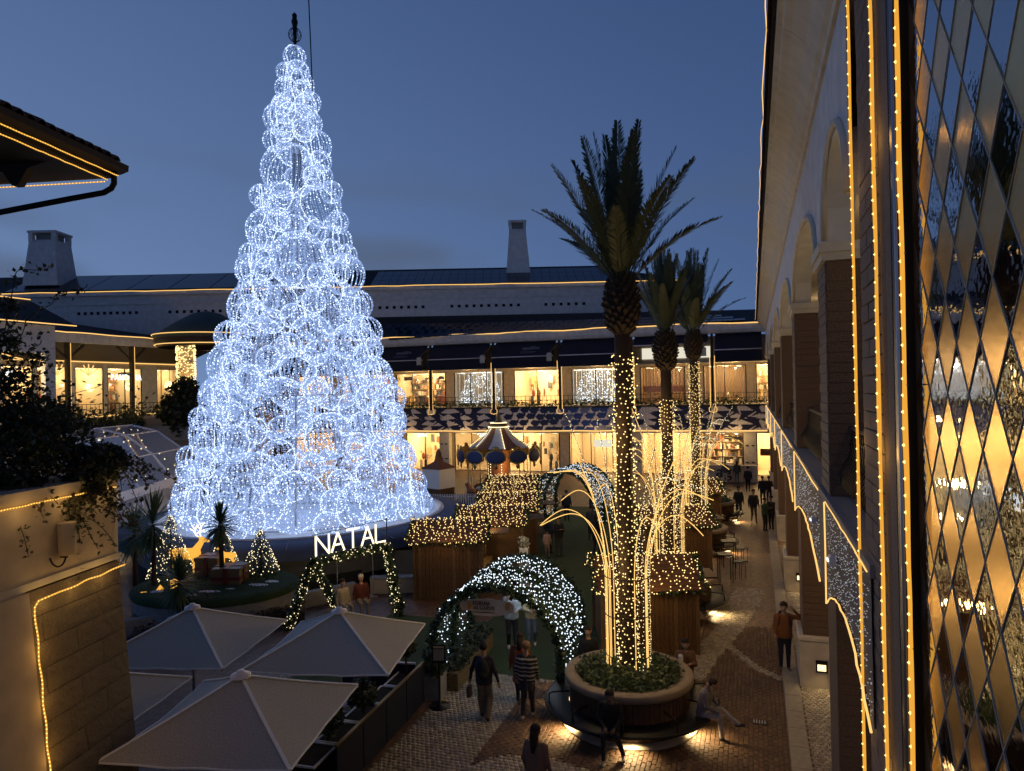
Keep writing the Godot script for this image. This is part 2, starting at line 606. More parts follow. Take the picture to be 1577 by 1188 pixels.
func build_ground() -> void:
	var b := brick_image()
	var gm := mat("plaza_brick", Vector3(0.195, 0.118, 0.07), 0.5, b[0], Vector3(0.625, 0.625, 0.625), 0, 0, true)
	gm.normal_enabled = true
	gm.normal_texture = b[1]
	gm.normal_scale = 0.7
	var s := st()
	quad(s, Vector3(-220, -0.016, -260), Vector3(160, -0.016, -260), Vector3(160, -0.016, 60), Vector3(-220, -0.016, 60))
	structure("ground", s, gm)
	# turf path between the stalls
	s = st()
	var z := -16.6
	var g := 0.4
	while z > -46.0:
		var x := -12.6
		while x < -4.4:
			if in_turf(x + g / 2, z - g / 2):
				quad(s, Vector3(x, 0.008, z - g), Vector3(x + g, 0.008, z - g), Vector3(x + g, 0.008, z), Vector3(x, 0.008, z))
			x += g
		z -= g
	structure("turf_path", s, M.turf)
	# bands of pale setts laid in curves across the brick
	var bands := [[Vector2(-1.3, -44), Vector2(-0.55, -37), Vector2(-0.15, -31), Vector2(-0.25, -27.5), Vector2(-0.9, -24), Vector2(-1.5, -21.5), Vector2(-1.75, -20)],
		[Vector2(-0.25, -29.5), Vector2(-1.2, -25.6), Vector2(-2.2, -25)], [Vector2(-0.9, -22.6), Vector2(-0.1, -21.0), Vector2(0.55, -20.3)], [Vector2(-5.8, -18.6), Vector2(-4.4, -18.9)],
		[Vector2(-5.9, -12.5), Vector2(-5.3, -14.0), Vector2(-4.6, -14.4), Vector2(-3.5, -14.1)]]
	var wid := [0.42, 0.34, 0.14, 0.26, 0.36]
	var bricks := []
	var setts := []
	var r := RandomNumberGenerator.new()
	r.seed = 11
	var zone := func(x: float, zz: float) -> int:
		var p := Vector2(x, zz)
		if x > 0.58 and x < 0.98:
			return 0
		if x < -8.0 and zz > -17.2:
			return 2
		if x < -7.7 or in_turf(x, zz) or p.distance_to(Vector2(-2.93, -17.0)) < 1.55 or p.distance_to(Vector2(-2.93, -25.9)) < 1.5:
			return 0
		if x >= 0.98:
			return 2
		if x < -5.75 and zz > -18.7:
			return 2
		for i in bands.size():
			if near_line(p, bands[i]) < wid[i]:
				return 2
		return 1
	for i in range(-78, 7):
		for j in range(0, 64):
			var x := i * 0.1
			var zz := -12.6 - j * 0.2 - (0.1 if i % 2 else 0.0)
			if zone.call(x, zz) == 1 and zz > -24.5:
				bricks.append(Vector2(x, zz))
	for i in range(-112, 23):
		for j in range(0, 150):
			var x := i * 0.112 + (0.056 if j % 2 else 0.0)
			var zz := -12.4 - j * 0.112
			if zz > -29.0 and x < 1.9 and zone.call(x, zz) == 2:
				setts.append(Vector2(x + r.randf_range(-0.01, 0.01), zz + r.randf_range(-0.01, 0.01)))
	lay("brick_paving", "brick", bricks, Vector3(0.094, 0.04, 0.193), 0.010, Vector3(0.20, 0.112, 0.064), M.bricks, r)
	lay("sett_paving", "sett", setts, Vector3(0.102, 0.04, 0.102), 0.02, Vector3(0.62, 0.56, 0.45), M.cobbles, r)
	# kerb slabs along the arcade
	var kb := structure("kerb", kerb_bed(), M.mortar)
	for i in 60:
		s = st()
		var z0 := -12.0 - i * 0.9
		bevel_box(s, Vector3(0.78, 0.0, z0 - 0.45), Vector3(0.39, 0.09, 0.885), 0.008)
		put(kb, "kerb_slab", s, M.kerb_stone)
	# pavement under the arcade
	s = st()
	span(s, Vector3(1.9, -0.03, -63), Vector3(9, 0.02, 2))
	structure("arcade_floor", s, M.pale_stone)
	# the pool round the island
	s = st()
	var poly := PackedVector2Array([Vector2(-30, -19), Vector2(-21.5, -16.6), Vector2(-16.8, -20.6), Vector2(-14.6, -24.2), Vector2(-15.6, -26.5), Vector2(-20, -28), Vector2(-30, -27.5)])
	slab(s, poly, 0.05, 0.45, Transform3D(Basis(Vector3.RIGHT, Vector3(0, 0, 1), Vector3.UP), Vector3.ZERO))
	structure("pool_water", s, M.pool_surface)
	s = st()
	for i in [0, 1, 2]:
		var a := Vector3(poly[i].x, 0.27, poly[i].y)
		var c := Vector3(poly[i + 1].x, 0.27, poly[i + 1].y)
		bar(s, a, c, 0.3, 0.54)
	tag(structure("pool_kerb", s, M.pale_stone), "pale stone kerb along the front of the pool", "kerb")

func kerb_bed() -> SurfaceTool:
	var s := st()
	span(s, Vector3(0.58, -0.05, -66), Vector3(0.98, 0.0, -10))
	return s

func lay(called: String, piece: String, pts: Array, size: Vector3, e: float, c: Vector3, m: Material, r: RandomNumberGenerator) -> void:
	var root := Node3D.new()
	root.name = called
	root.set_meta("kind", "structure")
	add_child(root)
	pts.sort_custom(func(a, b): return a.length_squared() < b.length_squared())
	var tones := []
	var proto := []
	for k in 8:
		var f := r.randf_range(0.62, 1.18)
		var s := st()
		var cc := Color(c.x * f, c.y * f * r.randf_range(0.93, 1.05), c.z * f * r.randf_range(0.85, 1.1))
		s.set_color(cc)
		bevel_box(s, Vector3.ZERO, size, e)
		proto.append(done(s, m))
	var s2 := st()
	s2.set_color(Color.WHITE)
	bevel_box(s2, Vector3.ZERO, size, e)
	var white := done(s2, m)
	var xf := []
	var cols := []
	for i in pts.size():
		var y := -size.y * 0.5 + 0.004 + r.randf_range(-0.004, 0.003)
		var b := Basis.from_euler(Vector3(r.randf_range(-0.02, 0.02), r.randf_range(-0.03, 0.03), r.randf_range(-0.02, 0.02)))
		var p: Vector2 = pts[i]
		if i < 300:
			part(root, piece, proto[r.randi() % 8], Vector3(p.x, y, p.y), b)
		else:
			xf.append(Transform3D(b, Vector3(p.x, y, p.y)))
			var f := r.randf_range(0.62, 1.18)
			cols.append(Color(c.x * f, c.y * f * r.randf_range(0.93, 1.05), c.z * f * r.randf_range(0.85, 1.1)))
	many(root, piece + "s_beyond", white, xf, cols)

# ---------------------------------------------------------------- shops and facades
# a lit shop behind glass; x runs along the front, z into the room
func shop(root: Node3D, x0: float, x1: float, y0: float, y1: float, z: float, depth: float, wall: Material, lampm: Material, e: float, col: Color, style: int, b := Basis.IDENTITY, o := Vector3.ZERO) -> void:
	var s := st()
	var m := 0.06
	span(s, Vector3(x0 - m, y0 - m, z - depth - m), Vector3(x1 + m, y1 + m, z - depth))
	span(s, Vector3(x0 - m, y0, z - depth), Vector3(x0, y1, z))
	span(s, Vector3(x1, y0, z - depth), Vector3(x1 + m, y1, z))
	span(s, Vector3(x0 - m, y1, z - depth), Vector3(x1 + m, y1 + m, z))
	put(root, "shop_room", s, wall, "", o, b)
	s = st()
	span(s, Vector3(x0 - m, y0 - m, z - depth), Vector3(x1 + m, y0, z))
	put(root, "shop_floor", s, M.shop_floor, "", o, b)
	# lamps in the ceiling
	var w := x1 - x0
	s = st()
	var n := maxi(2, int(w / 1.1))
	for i in n:
		for k in 2:
			box(s, Vector3(x0 + w * (i + 0.5) / n, y1 - 0.05, z - 0.6 - k * (depth - 1.2)), Vector3(0.4, 0.06, 0.16))
	put(root, "ceiling_lamp", s, lampm, "stuff", o, b)
	lamp("shop_light", root.transform * (b * Vector3((x0 + x1) / 2, y1 - 0.5, z - depth * 0.45) + o), e * 1.35, col, 0.5)
	# shelves, rails of clothes, stands
	s = st()
	var cols := [Color(0.05, 0.04, 0.035), Color(0.55, 0.5, 0.42), Color(0.28, 0.14, 0.06), Color(0.10, 0.11, 0.16), Color(0.6, 0.42, 0.2), Color(0.35, 0.10, 0.05), Color(0.7, 0.68, 0.62)]
	if style == 0:        # clothes on the back wall and on stands
		for i in int(w * 3.4):
			s.set_color(cols[rng.randi() % 7] * rnd(0.6, 1.0))
			var h := rnd(0.45, 0.8)
			var yy := rnd(0.15, 0.8) * (y1 - y0)
			box(s, Vector3(rnd(x0 + 0.3, x1 - 0.3), y0 + yy, z - depth + rnd(0.12, 0.5)), Vector3(rnd(0.16, 0.42), h, 0.1))
		for i in int(w * 0.5):
			var px := rnd(x0 + 0.4, x1 - 0.4)
			s.set_color(cols[rng.randi() % 7])
			ball(s, Vector3(px, y0 + 1.15, z - rnd(0.7, 1.6)), Vector3(0.2, 0.36, 0.14), 8, 6)
			s.set_color(Color(0.6, 0.5, 0.4))
			ball(s, Vector3(px, y0 + 1.62, z - 0.9), Vector3(0.1, 0.13, 0.1), 8, 6)
			s.set_color(cols[rng.randi() % 4])
			box(s, Vector3(px, y0 + 0.42, z - 0.9), Vector3(0.24, 0.84, 0.16))
	elif style == 1:      # many small bright goods on shelves
		for k in 4:
			var yy := y0 + 0.5 + k * (y1 - y0 - 0.8) / 4.0
			s.set_color(Color(0.25, 0.18, 0.1))
			box(s, Vector3((x0 + x1) / 2, yy - 0.03, z - depth + 0.3), Vector3(w - 0.3, 0.05, 0.4))
			for i in int(w * 6.5):
				s.set_color(cols[rng.randi() % 7] * rnd(0.5, 1.3))
				var h := rnd(0.15, 0.6)
				box(s, Vector3(rnd(x0 + 0.3, x1 - 0.3), yy + h / 2, z - depth + rnd(0.2, 0.5)), Vector3(rnd(0.1, 0.3), h, 0.2))
		for i in int(w * 1.6):
			s.set_color(cols[rng.randi() % 7] * 0.8)
			box(s, Vector3(rnd(x0 + 0.4, x1 - 0.4), y0 + 0.45, z - rnd(0.5, 1.8)), Vector3(rnd(0.3, 0.8), rnd(0.8, 1.3), 0.5))
		for i in int(w * 0.9):
			s.set_color(Color(0.05, 0.045, 0.05))
			box(s, Vector3(rnd(x0 + 0.4, x1 - 0.4), y1 - 0.45, z - rnd(0.2, 1.0)), Vector3(rnd(0.5, 1.0), rnd(0.2, 0.45), 0.06))
	elif style == 2:      # hung curtains and trees with white lights
		for i in int(w * 4):
			s.set_color(Color(0.62, 0.55, 0.42) * rnd(0.75, 1.05))
			box(s, Vector3(x0 + (i + 0.5) / 4.0, (y0 + y1) / 2, z - 0.7 - 0.08 * (i % 2)), Vector3(0.22, y1 - y0 - 0.2, 0.06))
	elif style == 3:      # wood slats and tables
		for i in int(w * 3):
			s.set_color(Color(0.36, 0.2, 0.07))
			box(s, Vector3(x0 + (i + 0.5) / 3.0, (y0 + y1) / 2, z - 0.6), Vector3(0.09, y1 - y0 - 0.1, 0.08))
		s.set_color(Color(0.3, 0.11, 0.03))
		box(s, Vector3((x0 + x1) / 2, y0 + (y1 - y0) * 0.4, z - 0.45), Vector3(w * 0.9, 0.55, 0.06))
	elif style == 4:      # closed doors
		for i in int(w / 1.1) + 1:
			s.set_color(Color(0.62, 0.52, 0.36))
			box(s, Vector3(x0 + i * 1.1 + 0.02, (y0 + y1) / 2, z - 0.5), Vector3(0.08, y1 - y0, 0.1))
	put(root, "merchandise", s, M.goods, "stuff", o, b)
	if style == 2:
		var pts := []
		for i in int(w * 55):
			var t := pow(rng.randf(), 1.4)
			pts.append(Vector3(x0 + w * (0.5 + rnd(-0.46, 0.46) * (1.0 - 0.5 * t * t)), y0 + 0.3 + t * (y1 - y0 - 0.5), z - 0.45 + rnd(-0.1, 0.1)))
		part(root, "window_lights", lamps(pts, 0.035, M.led_white, false), o, b, "stuff")
	# the glass front with its mullions
	s = st()
	quad(s, Vector3(x0, y1, z), Vector3(x1, y1, z), Vector3(x1, y0, z), Vector3(x0, y0, z))
	put(root, "shop_window", s, M.shop_glass, "", o, b)
	var c := maxi(1, int(w / 1.7))
	for i in c + 1:
		s = st()
		box(s, Vector3(x0 + w * i / c, (y0 + y1) / 2, z + 0.05), Vector3(0.07, y1 - y0, 0.08))
		put(root, "mullion", s, M.black_metal, "", o, b)

func rope_far(root: Node, pts: Array, r := 0.035, m = null) -> void:
	var s := st(true)
	tube(s, pts, r, 4)
	put(root, "rope_light", s, M.rope_far if m == null else m)

func foliage_cloud(pts: Array, size: float, s: SurfaceTool) -> void:
	for p: Vector3 in pts:
		var b := Basis.from_euler(Vector3(rnd(0, TAU), rnd(0, TAU), rnd(0, TAU)))
		var l := size * rnd(0.6, 1.3)
		var x := b.x * l * 0.5
		var y := b.y * l
		quad(s, p, p + x + y * 0.5, p + y, p - x + y * 0.5)

func azulejo() -> StandardMaterial3D:
	var w := 1024
	var h := 80
	var im := Image.create_empty(w, h, false, Image.FORMAT_RGB8)
	var ground := Color(0.86, 0.83, 0.80)
	im.fill(ground)
	var r := RandomNumberGenerator.new()
	r.seed = 3
	var fill_tri := func(a: Vector2, b: Vector2, c: Vector2, col: Color):
		var x0 := maxi(0, int(minf(a.x, minf(b.x, c.x))))
		var x1 := mini(w - 1, int(maxf(a.x, maxf(b.x, c.x))))
		var y0 := maxi(0, int(minf(a.y, minf(b.y, c.y))))
		var y1 := mini(h - 1, int(maxf(a.y, maxf(b.y, c.y))))
		for y in range(y0, y1 + 1):
			for x in range(x0, x1 + 1):
				if Geometry2D.point_is_inside_triangle(Vector2(x, y), a, b, c):
					im.set_pixel(x, y, col)
	for i in 60:
		for j in 4:
			var x := i * 18.0 + (9.0 if j % 2 else 0.0) + r.randf_range(-3, 3)
			var y := j * 22.0 + r.randf_range(-3, 3)
			var leafy := x > 560.0 and x < 800.0
			var col := Color(0.05, 0.07, 0.23)
			if x > 660.0 and x < 770.0:
				col = Color(0.14, 0.23, 0.52) if r.randf() < 0.6 else Color(0.42, 0.46, 0.58)
			var p := Vector2(x, y)
			if leafy:
				fill_tri.call(p + Vector2(0, 10), p + Vector2(5, 0), p + Vector2(16, 2), col)
				fill_tri.call(p + Vector2(0, 10), p + Vector2(16, 2), p + Vector2(15, 19), col)
				fill_tri.call(p + Vector2(0, 10), p + Vector2(15, 19), p + Vector2(5, 21), col)
				fill_tri.call(p + Vector2(13, 4), p + Vector2(19, -5), p + Vector2(17, 14), col)
			elif (i + j) % 2 == 0:
				var f := 1.0 if r.randf() < 0.7 else -1.0
				var c := p + Vector2(11, 16)
				fill_tri.call(c + Vector2(-13 * f, -17), c + Vector2(12 * f, -17), c + Vector2(6 * f, 7), col)
				fill_tri.call(c + Vector2(7 * f, 4), c + Vector2(-4 * f, 22), c + Vector2(12 * f, 9), col)
				fill_tri.call(c + Vector2(6 * f, 0), c + Vector2(-15 * f, 5), c + Vector2(-4 * f, 14), col)
				fill_tri.call(c + Vector2(9 * f, -11), c + Vector2(15 * f, 16), c + Vector2(5 * f, 3), col)
	for x in w:
		for y in h:
			if x % 5 == 0 or y % 10 == 0:
				im.set_pixel(x, y, im.get_pixel(x, y) * 0.86)
	var m := StandardMaterial3D.new()
	m.resource_name = "tile_mural"
	m.albedo_texture = ImageTexture.create_from_image(im)
	m.roughness = 0.35
	return m

func uv_panel(a: Vector3, b: Vector3, c: Vector3, d: Vector3, u0: float, u1: float, m: Material) -> ArrayMesh:
	var s := st()
	var p := [a, b, c, d]
	var uv := [Vector2(u0, 0), Vector2(u1, 0), Vector2(u1, 1), Vector2(u0, 1)]
	for i in [0, 1, 2, 0, 2, 3]:
		s.set_uv(uv[i])
		s.add_vertex(p[i])
	return done(s, m)

func build_far_building() -> void:
	var o := thing("shopping_gallery", "long two storey gallery with lit shops, navy awnings and blue tile band across the plaza", "building", Vector3(0, 0, -63.6))
	var L := -52.0
	var R := 1.05
	var posts := [-48.9, -42.4, -35.95, -29.5, -23.05, -16.65, -10.1, -3.26]
	var s := st()
	# structural walls and slabs
	span(s, Vector3(L - 4, 6.0, -8), Vector3(R + 6, 6.16, 0.0))
	span(s, Vector3(L - 4, 3.72, -1.4), Vector3(R + 6, 3.86, 0.0))
	put(o, "floor_slab", s, M.soffit)
	s = st()
	span(s, Vector3(L, 3.95, -0.3), Vector3(R + 3, 6.1, -0.02))
	put(o, "parapet", s, M.white_wall)
	var az := azulejo()
	for i in 8:
		var x0 := lerpf(L, R + 1, i / 8.0)
		var x1 := lerpf(L, R + 1, (i + 1) / 8.0)
		part(o, "tile_mural", uv_panel(Vector3(x0, 6.1, 0), Vector3(x1, 6.1, 0), Vector3(x1, 3.98, 0), Vector3(x0, 3.98, 0), i / 8.0, (i + 1) / 8.0, az))
	rope_far(o, wiggle(line(Vector3(L, 3.9, 0.08), Vector3(R, 3.9, 0.08), 40), 0.02), 0.05)
	# upper rooms
	s = st()
	span(s, Vector3(L, 9.6, -3.9), Vector3(R + 3, 12.2, -3.6))
	put(o, "gallery_wall", s, M.cream_wall)
	s = st()
	span(s, Vector3(L, 9.75, -3.6), Vector3(R + 3, 9.85, -0.4))
	put(o, "gallery_ceiling", s, M.soffit)
	var up := [[-47, -42.8, M.shop_wall, 1.2, 0], [-41.5, -36, M.shop_wall, 1.4, 1], [-35.1, -29.6, M.shop_wall, 1.7, 1], [-28.6, -23.4, M.shop_wall, 0.9, 2], [-22.2, -17.6, M.shop_wall, 2.6, 0], [-16.4, -11.8, M.shop_wall, 1.5, 2], [-9.9, -5.9, M.hut_wood_pale, 1.8, 3], [-4.2, -0.6, M.hut_wood_pale, 2.2, 4], [0.3, 2.4, M.shop_wall, 1.8, 1]]
	var lastx := L
	for a in up:
		var cool: bool = a[4] == 2
		shop(o, a[0], a[1], 6.2, 9.55, -3.65, 3.6, a[2], M.shop_lamp_cool if cool else M.shop_lamp, a[3], Color(0.95, 0.95, 0.95) if cool else Color(1, 0.85, 0.60), a[4], Basis.IDENTITY, Vector3.ZERO)
		s = st()
		span(s, Vector3(lastx, 6.16, -3.9), Vector3(a[0] - 0.05, 9.6, -3.6))
		put(o, "pier", s, M.cream_wall)
		lastx = a[1] + 0.05
	# ground floor
	var dn := [[-46, -41, M.shop_wall, 1.2, 0], [-40, -33.4, M.shop_wall, 1.3, 0], [-32.9, -28.9, M.shop_wall, 2.2, 0], [-27.7, -17.2, M.shop_wall, 3.0, 0], [-16.2, -10.2, M.shop_wall, 1.8, 4], [-9.6, -5.2, M.shop_wall, 1.6, 4], [-4.4, -0.9, M.hut_wood_pale, 2.2, 1], [0.2, 2.2, M.shop_wall, 2.0, 4]]
	lastx = L
	for a in dn:
		shop(o, a[0], a[1], 0.05, 3.6, -1.4, 4.5, a[2], M.shop_lamp, a[3], Color(1, 0.85, 0.60), a[4])
		s = st()
		span(s, Vector3(lastx, 0, -1.7), Vector3(a[0] - 0.05, 3.72, -1.35))
		put(o, "pier", s, M.cream_wall)
		lastx = a[1] + 0.05
	for x in [-28.3, -9.9, -0.35]:
		s = st()
		span(s, Vector3(x - 0.5, 0, -0.75), Vector3(x + 0.5, 3.72, -0.05))
		put(o, "column", s, M.beige_trim)
		s = st()
		for y in [1.2, 2.6]:
			span(s, Vector3(x - 0.35, y, -0.05), Vector3(x - 0.12, y + 0.1, 0.0))
			span(s, Vector3(x + 0.12, y, -0.05), Vector3(x + 0.35, y + 0.1, 0.0))
		put(o, "column_bracket", s, M.black_metal)
	# shop names over the doors
	for x in [-31.2, -24.6]:
		sign_text(o, "ZARA", Vector3(x, 3.42, -1.30), 0.34, M.sign_white)
	s = st()
	span(s, Vector3(-13.9, 2.35, -1.32), Vector3(-12.3, 3.0, -1.27))
	put(o, "notice_board", s, M.bollard_glass)
	s = st()
	span(s, Vector3(0.45, 1.7, -1.35), Vector3(1.6, 2.3, -1.28))
	put(o, "brown_board", s, M.brown_sign)
	# railing with hanging plants
	s = st()
	for y in [6.35, 6.7, 7.1]:
		span(s, Vector3(L, y, -0.06), Vector3(R, y + 0.04, -0.02))
	for i in 130:
		var x := L + i * 0.41
		box(s, Vector3(x, 6.65, -0.04), Vector3(0.03, 0.95, 0.03))
	put(o, "railing", s, M.dark_green_metal)
	var pts := []
	for i in 2600:
		pts.append(Vector3(rnd(L, R), 6.32 + absf(rng.randfn(0, 0.16)) - (0.2 if rng.randf() < 0.25 else 0.0), rnd(-0.05, 0.3)))
	s = st()
	foliage_cloud(pts, 0.22, s)
	put(o, "trailing_plants", s, M.shrub_leaf, "stuff")
	# posts with their loops of light, box lamps
	for i in posts.size():
		var x: float = posts[i]
		s = st()
		bar(s, Vector3(x, 5.9, 0.1), Vector3(x, 12.2, 0.1), 0.2)
		put(o, "post", s, M.dark_wood)
		rope_far(o, [Vector3(x - 0.2, 10.3, 0.18), Vector3(x - 0.2, 5.95, 0.18), Vector3(x - 0.32, 5.85, 0.2), Vector3(x - 0.3, 5.55, 0.2), Vector3(x, 5.48, 0.2), Vector3(x + 0.3, 5.55, 0.2), Vector3(x + 0.32, 5.85, 0.2), Vector3(x + 0.2, 5.95, 0.18), Vector3(x + 0.2, 10.3, 0.18)], 0.03)
		s = st()
		bevel_box(s, Vector3(x - 0.62, 10.62, 1.25), Vector3(0.42, 0.75, 0.4), 0.08)
		put(o, "box_lantern", s, M.beige_trim)
		s = st()
		bar(s, Vector3(x - 0.62, 11.0, 1.2), Vector3(x - 0.1, 11.9, 0.1), 0.06)
		put(o, "lantern_arm", s, M.gold_metal)
	# awnings
	for i in posts.size() + 1:
		var x0: float = L if i == 0 else posts[i - 1] + 0.28
		var x1: float = (R if i == posts.size() else posts[i]) - 0.3
		var open: bool = i != 7
		s = st()
		var y1 := 10.72 if open else 11.35
		var z1 := 1.3 if open else 0.7
		slab(s, PackedVector2Array([Vector2(-0.05, 12.16), Vector2(-0.05, 12.12), Vector2(z1, y1), Vector2(z1, y1 + 0.04)]), x0, x1, Transform3D(Basis(Vector3(0, 0, 1), Vector3.UP, Vector3(-1, 0, 0)), Vector3(x0 + x1, 0, 0)))
		if open:
			span(s, Vector3(x0, 9.72, 1.27), Vector3(x1, 10.7, 1.3))
		put(o, "awning", s, M.awning)
		s = st(true)
		tube(s, [Vector3(x0, y1, z1 + 0.02), Vector3(x1, y1, z1 + 0.02)], 0.05, 6)
		put(o, "awning_bar", s, M.awning_bar)
		if open and i % 2 == 1:
			var c := Vector3((x0 + x1) / 2 + 0.6, 11.35, 0.76)
			s = st()
			var bb := Basis(Vector3.RIGHT, -0.76)
			for q in [[-0.3, 0.12, 0.8, 0.34], [0.3, 0.2, 0.5, 0.42], [0.75, 0.16, 0.3, 0.3], [-0.1, -0.28, 1.5, 0.07], [-0.2, -0.42, 1.3, 0.05]]:
				box(s, c + bb * Vector3(q[0], q[1], 0.03), Vector3(q[2], q[3], 0.012), bb)
			put(o, "awning_emblem", s, M.logo_grey)
	# clerestory behind the folded awning
	s = st()
	for k in 3:
		span(s, Vector3(-9.7 + k * 2.1, 10.3, -3.58), Vector3(-7.8 + k * 2.1, 11.3, -3.5))
	put(o, "clerestory_window", s, M.bollard_glass)
	# fascia and lower roof
	s = st()
	slab(s, PackedVector2Array([Vector2(0.0, 12.15), Vector2(0.32, 12.2), Vector2(0.5, 12.45), Vector2(0.62, 12.95), Vector2(0.0, 12.95)]), 0, R - L, Transform3D(Basis(Vector3(0, 0, 1), Vector3.UP, Vector3(-1, 0, 0)), Vector3(R, 0, 0)))
	put(o, "fascia", s, M.white_wall)
	var rp := []
	for i in 60:
		var x := lerpf(L, R, i / 59.0)
		rp.append(Vector3(x, 13.02 + 0.04 * sin(x * 0.9) + rnd(-0.02, 0.02) - (0.12 * smoothstep(-3, 1, x)), 0.66))
	rope_far(o, rp, 0.045)
	# lower roof rising to the set-back storey, which stands askew to the front
	var U := Transform3D(Basis(Vector3.UP, deg_to_rad(18.5)), Vector3(-22.85, 0, -68.28 + 63.6))
	var wall_at := func(u: float, y: float, dz := 0.0) -> Vector3: return U * Vector3(u, y, dz)
	s = st()
	for i in 40:
		var f0 := i / 40.0
		var f1 := (i + 1) / 40.0
		quad(s, wall_at.call(lerpf(-29.0, 20, f0), 15.25), wall_at.call(lerpf(-29.0, 20, f1), 15.25), Vector3(lerpf(L + 2, R + 2, f1), 12.98, 0.6), Vector3(lerpf(L + 2, R + 2, f0), 12.98, 0.6))
	quad(s, wall_at.call(20, 15.25), wall_at.call(20, 15.25) + Vector3(20, 0, -5), Vector3(R + 14, 12.98, 0.6), Vector3(R + 2, 12.98, 0.6))
	put(o, "lower_roof", s, M.dark_roof)
	for i in 36:
		for k in 3:
			var x := -33.0 + i * 0.93
			var e0 := Vector3(x, 13.0, 0.55)
			var e1: Vector3 = wall_at.call(lerpf(-29.0, 20, (x - L - 2) / (R - L)), 15.25)
			var p := e0.lerp(e1, 0.08 + k * 0.155)
			var rise := (e1 - e0)
			rise = Vector3(0, rise.y, rise.z).normalized()
			s = st()
			box(s, p + Vector3(0, 0.12, 0.05), Vector3(0.89, 0.04, 1.05), Basis(Vector3.RIGHT, rise.cross(Vector3.LEFT).normalized(), -rise))
			put(o, "solar_panel", s, M.solar_panel)
	var ub := thing("upper_storey", "low white set-back storey with vent holes and long dark roof behind the light tree", "building", Vector3(-22.85, 0, -68.28), deg_to_rad(18.5))
	s = st()
	span(s, Vector3(-56, 14.0, -9), Vector3(17.0, 17.9, 0))
	put(ub, "upper_wall", s, M.white_wall)
	s = st()
	span(s, Vector3(-56, 17.0, -0.02), Vector3(17.05, 17.15, 0.1))
	span(s, Vector3(-56, 17.9, -0.02), Vector3(17.25, 18.22, 0.4))
	put(ub, "cornice", s, M.white_wall)
	for q in [[-43.3, 10, 0.64], [-34.2, 8, 0.72], [-13.2, 7, 0.72], [-6.0, 10, 0.74], [3.4, 6, 0.76]]:
		for i in int(q[1]):
			s = st()
			span(s, Vector3(q[0] + i * q[2], 16.05, 0.002), Vector3(q[0] + i * q[2] + 0.3, 16.34, 0.012))
			put(ub, "vent_opening", s, M.black_void)
	rope_far(ub, wiggle(line(Vector3(-54, 18.28, 0.45), Vector3(17.3, 18.28, 0.45), 40), 0.03), 0.04)
	s = st()
	quad(s, Vector3(-60, 20.9, -5.5), Vector3(9.6, 20.9, -5.5), Vector3(17.4, 18.25, 0.45), Vector3(-60, 18.25, 0.45))
	tri(s, Vector3(9.6, 20.9, -5.5), Vector3(17.4, 18.25, -11), Vector3(17.4, 18.25, 0.45))
	quad(s, Vector3(9.6, 20.9, -5.5), Vector3(-60, 20.9, -5.5), Vector3(-60, 18.25, -11), Vector3(17.4, 18.25, -11))
	put(ub, "upper_roof", s, M.dark_roof)
	var rd := Vector3(0, 2.65, -5.95).normalized()
	var rn := rd.cross(Vector3.LEFT).normalized()
	for i in 28:
		for k in 3:
			var c := Vector3(-13.5 + i * 0.86, 18.25, 0.45) + rd * (1.1 + k * 1.75) + rn * 0.07
			if c.x > 15.0 - k * 2.2:
				continue
			s = st()
			box(s, c, Vector3(0.83, 0.04, 1.7), Basis(Vector3.RIGHT, rn, -rd))
			put(ub, "solar_panel", s, M.solar_panel)
	for i in 8:
		s = st()
		box(s, Vector3(-48.5 + i * 4.1, 18.25, 0.45) + rd * 3.3 + rn * 0.06, Vector3(4.0, 0.04, 5.6), Basis(Vector3.RIGHT, rn, -rd))
		put(ub, "roof_sheet", s, M.solar_panel)
	chimney(ub, Vector3(0.9, 19.9, -4.3), 2.5, 1.75, 5.6)
	chimney(ub, Vector3(-47.8, 19.3, -3.0), 3.6, 2.7, 5.7)
	# low terrace wall with letters in front of the colourful shop
	var c2 := thing("counter_wall", "long beige drinks counter carrying dark letters near the colourful shop", "counter", Vector3(-4.4, 0, -60.4))
	s = st()
	span(s, Vector3(-0.2, 0, -0.5), Vector3(4.6, 1.25, 0))
	span(s, Vector3(-0.25, 1.25, -0.55), Vector3(4.65, 1.32, 0.05))
	put(c2, "front_panel", s, M.cream_wall)
	sign_text(c2, "ag", Vector3(2.0, 0.75, 0.02), 0.85, M.ink)

func sign_text(parent: Node, t: String, at: Vector3, h: float, m: Material, b := Basis.IDENTITY, depth := 0.03, called := "lettering") -> MeshInstance3D:
	var tm := TextMesh.new()
	tm.text = t
	var f := SystemFont.new()
	f.font_names = PackedStringArray(["Droid Sans"])
	f.font_weight = 700
	tm.font = f
	tm.font_size = 32
	tm.pixel_size = h / 24.0
	tm.depth = depth
	tm.material = m
	return part(parent, called, tm, at, b)

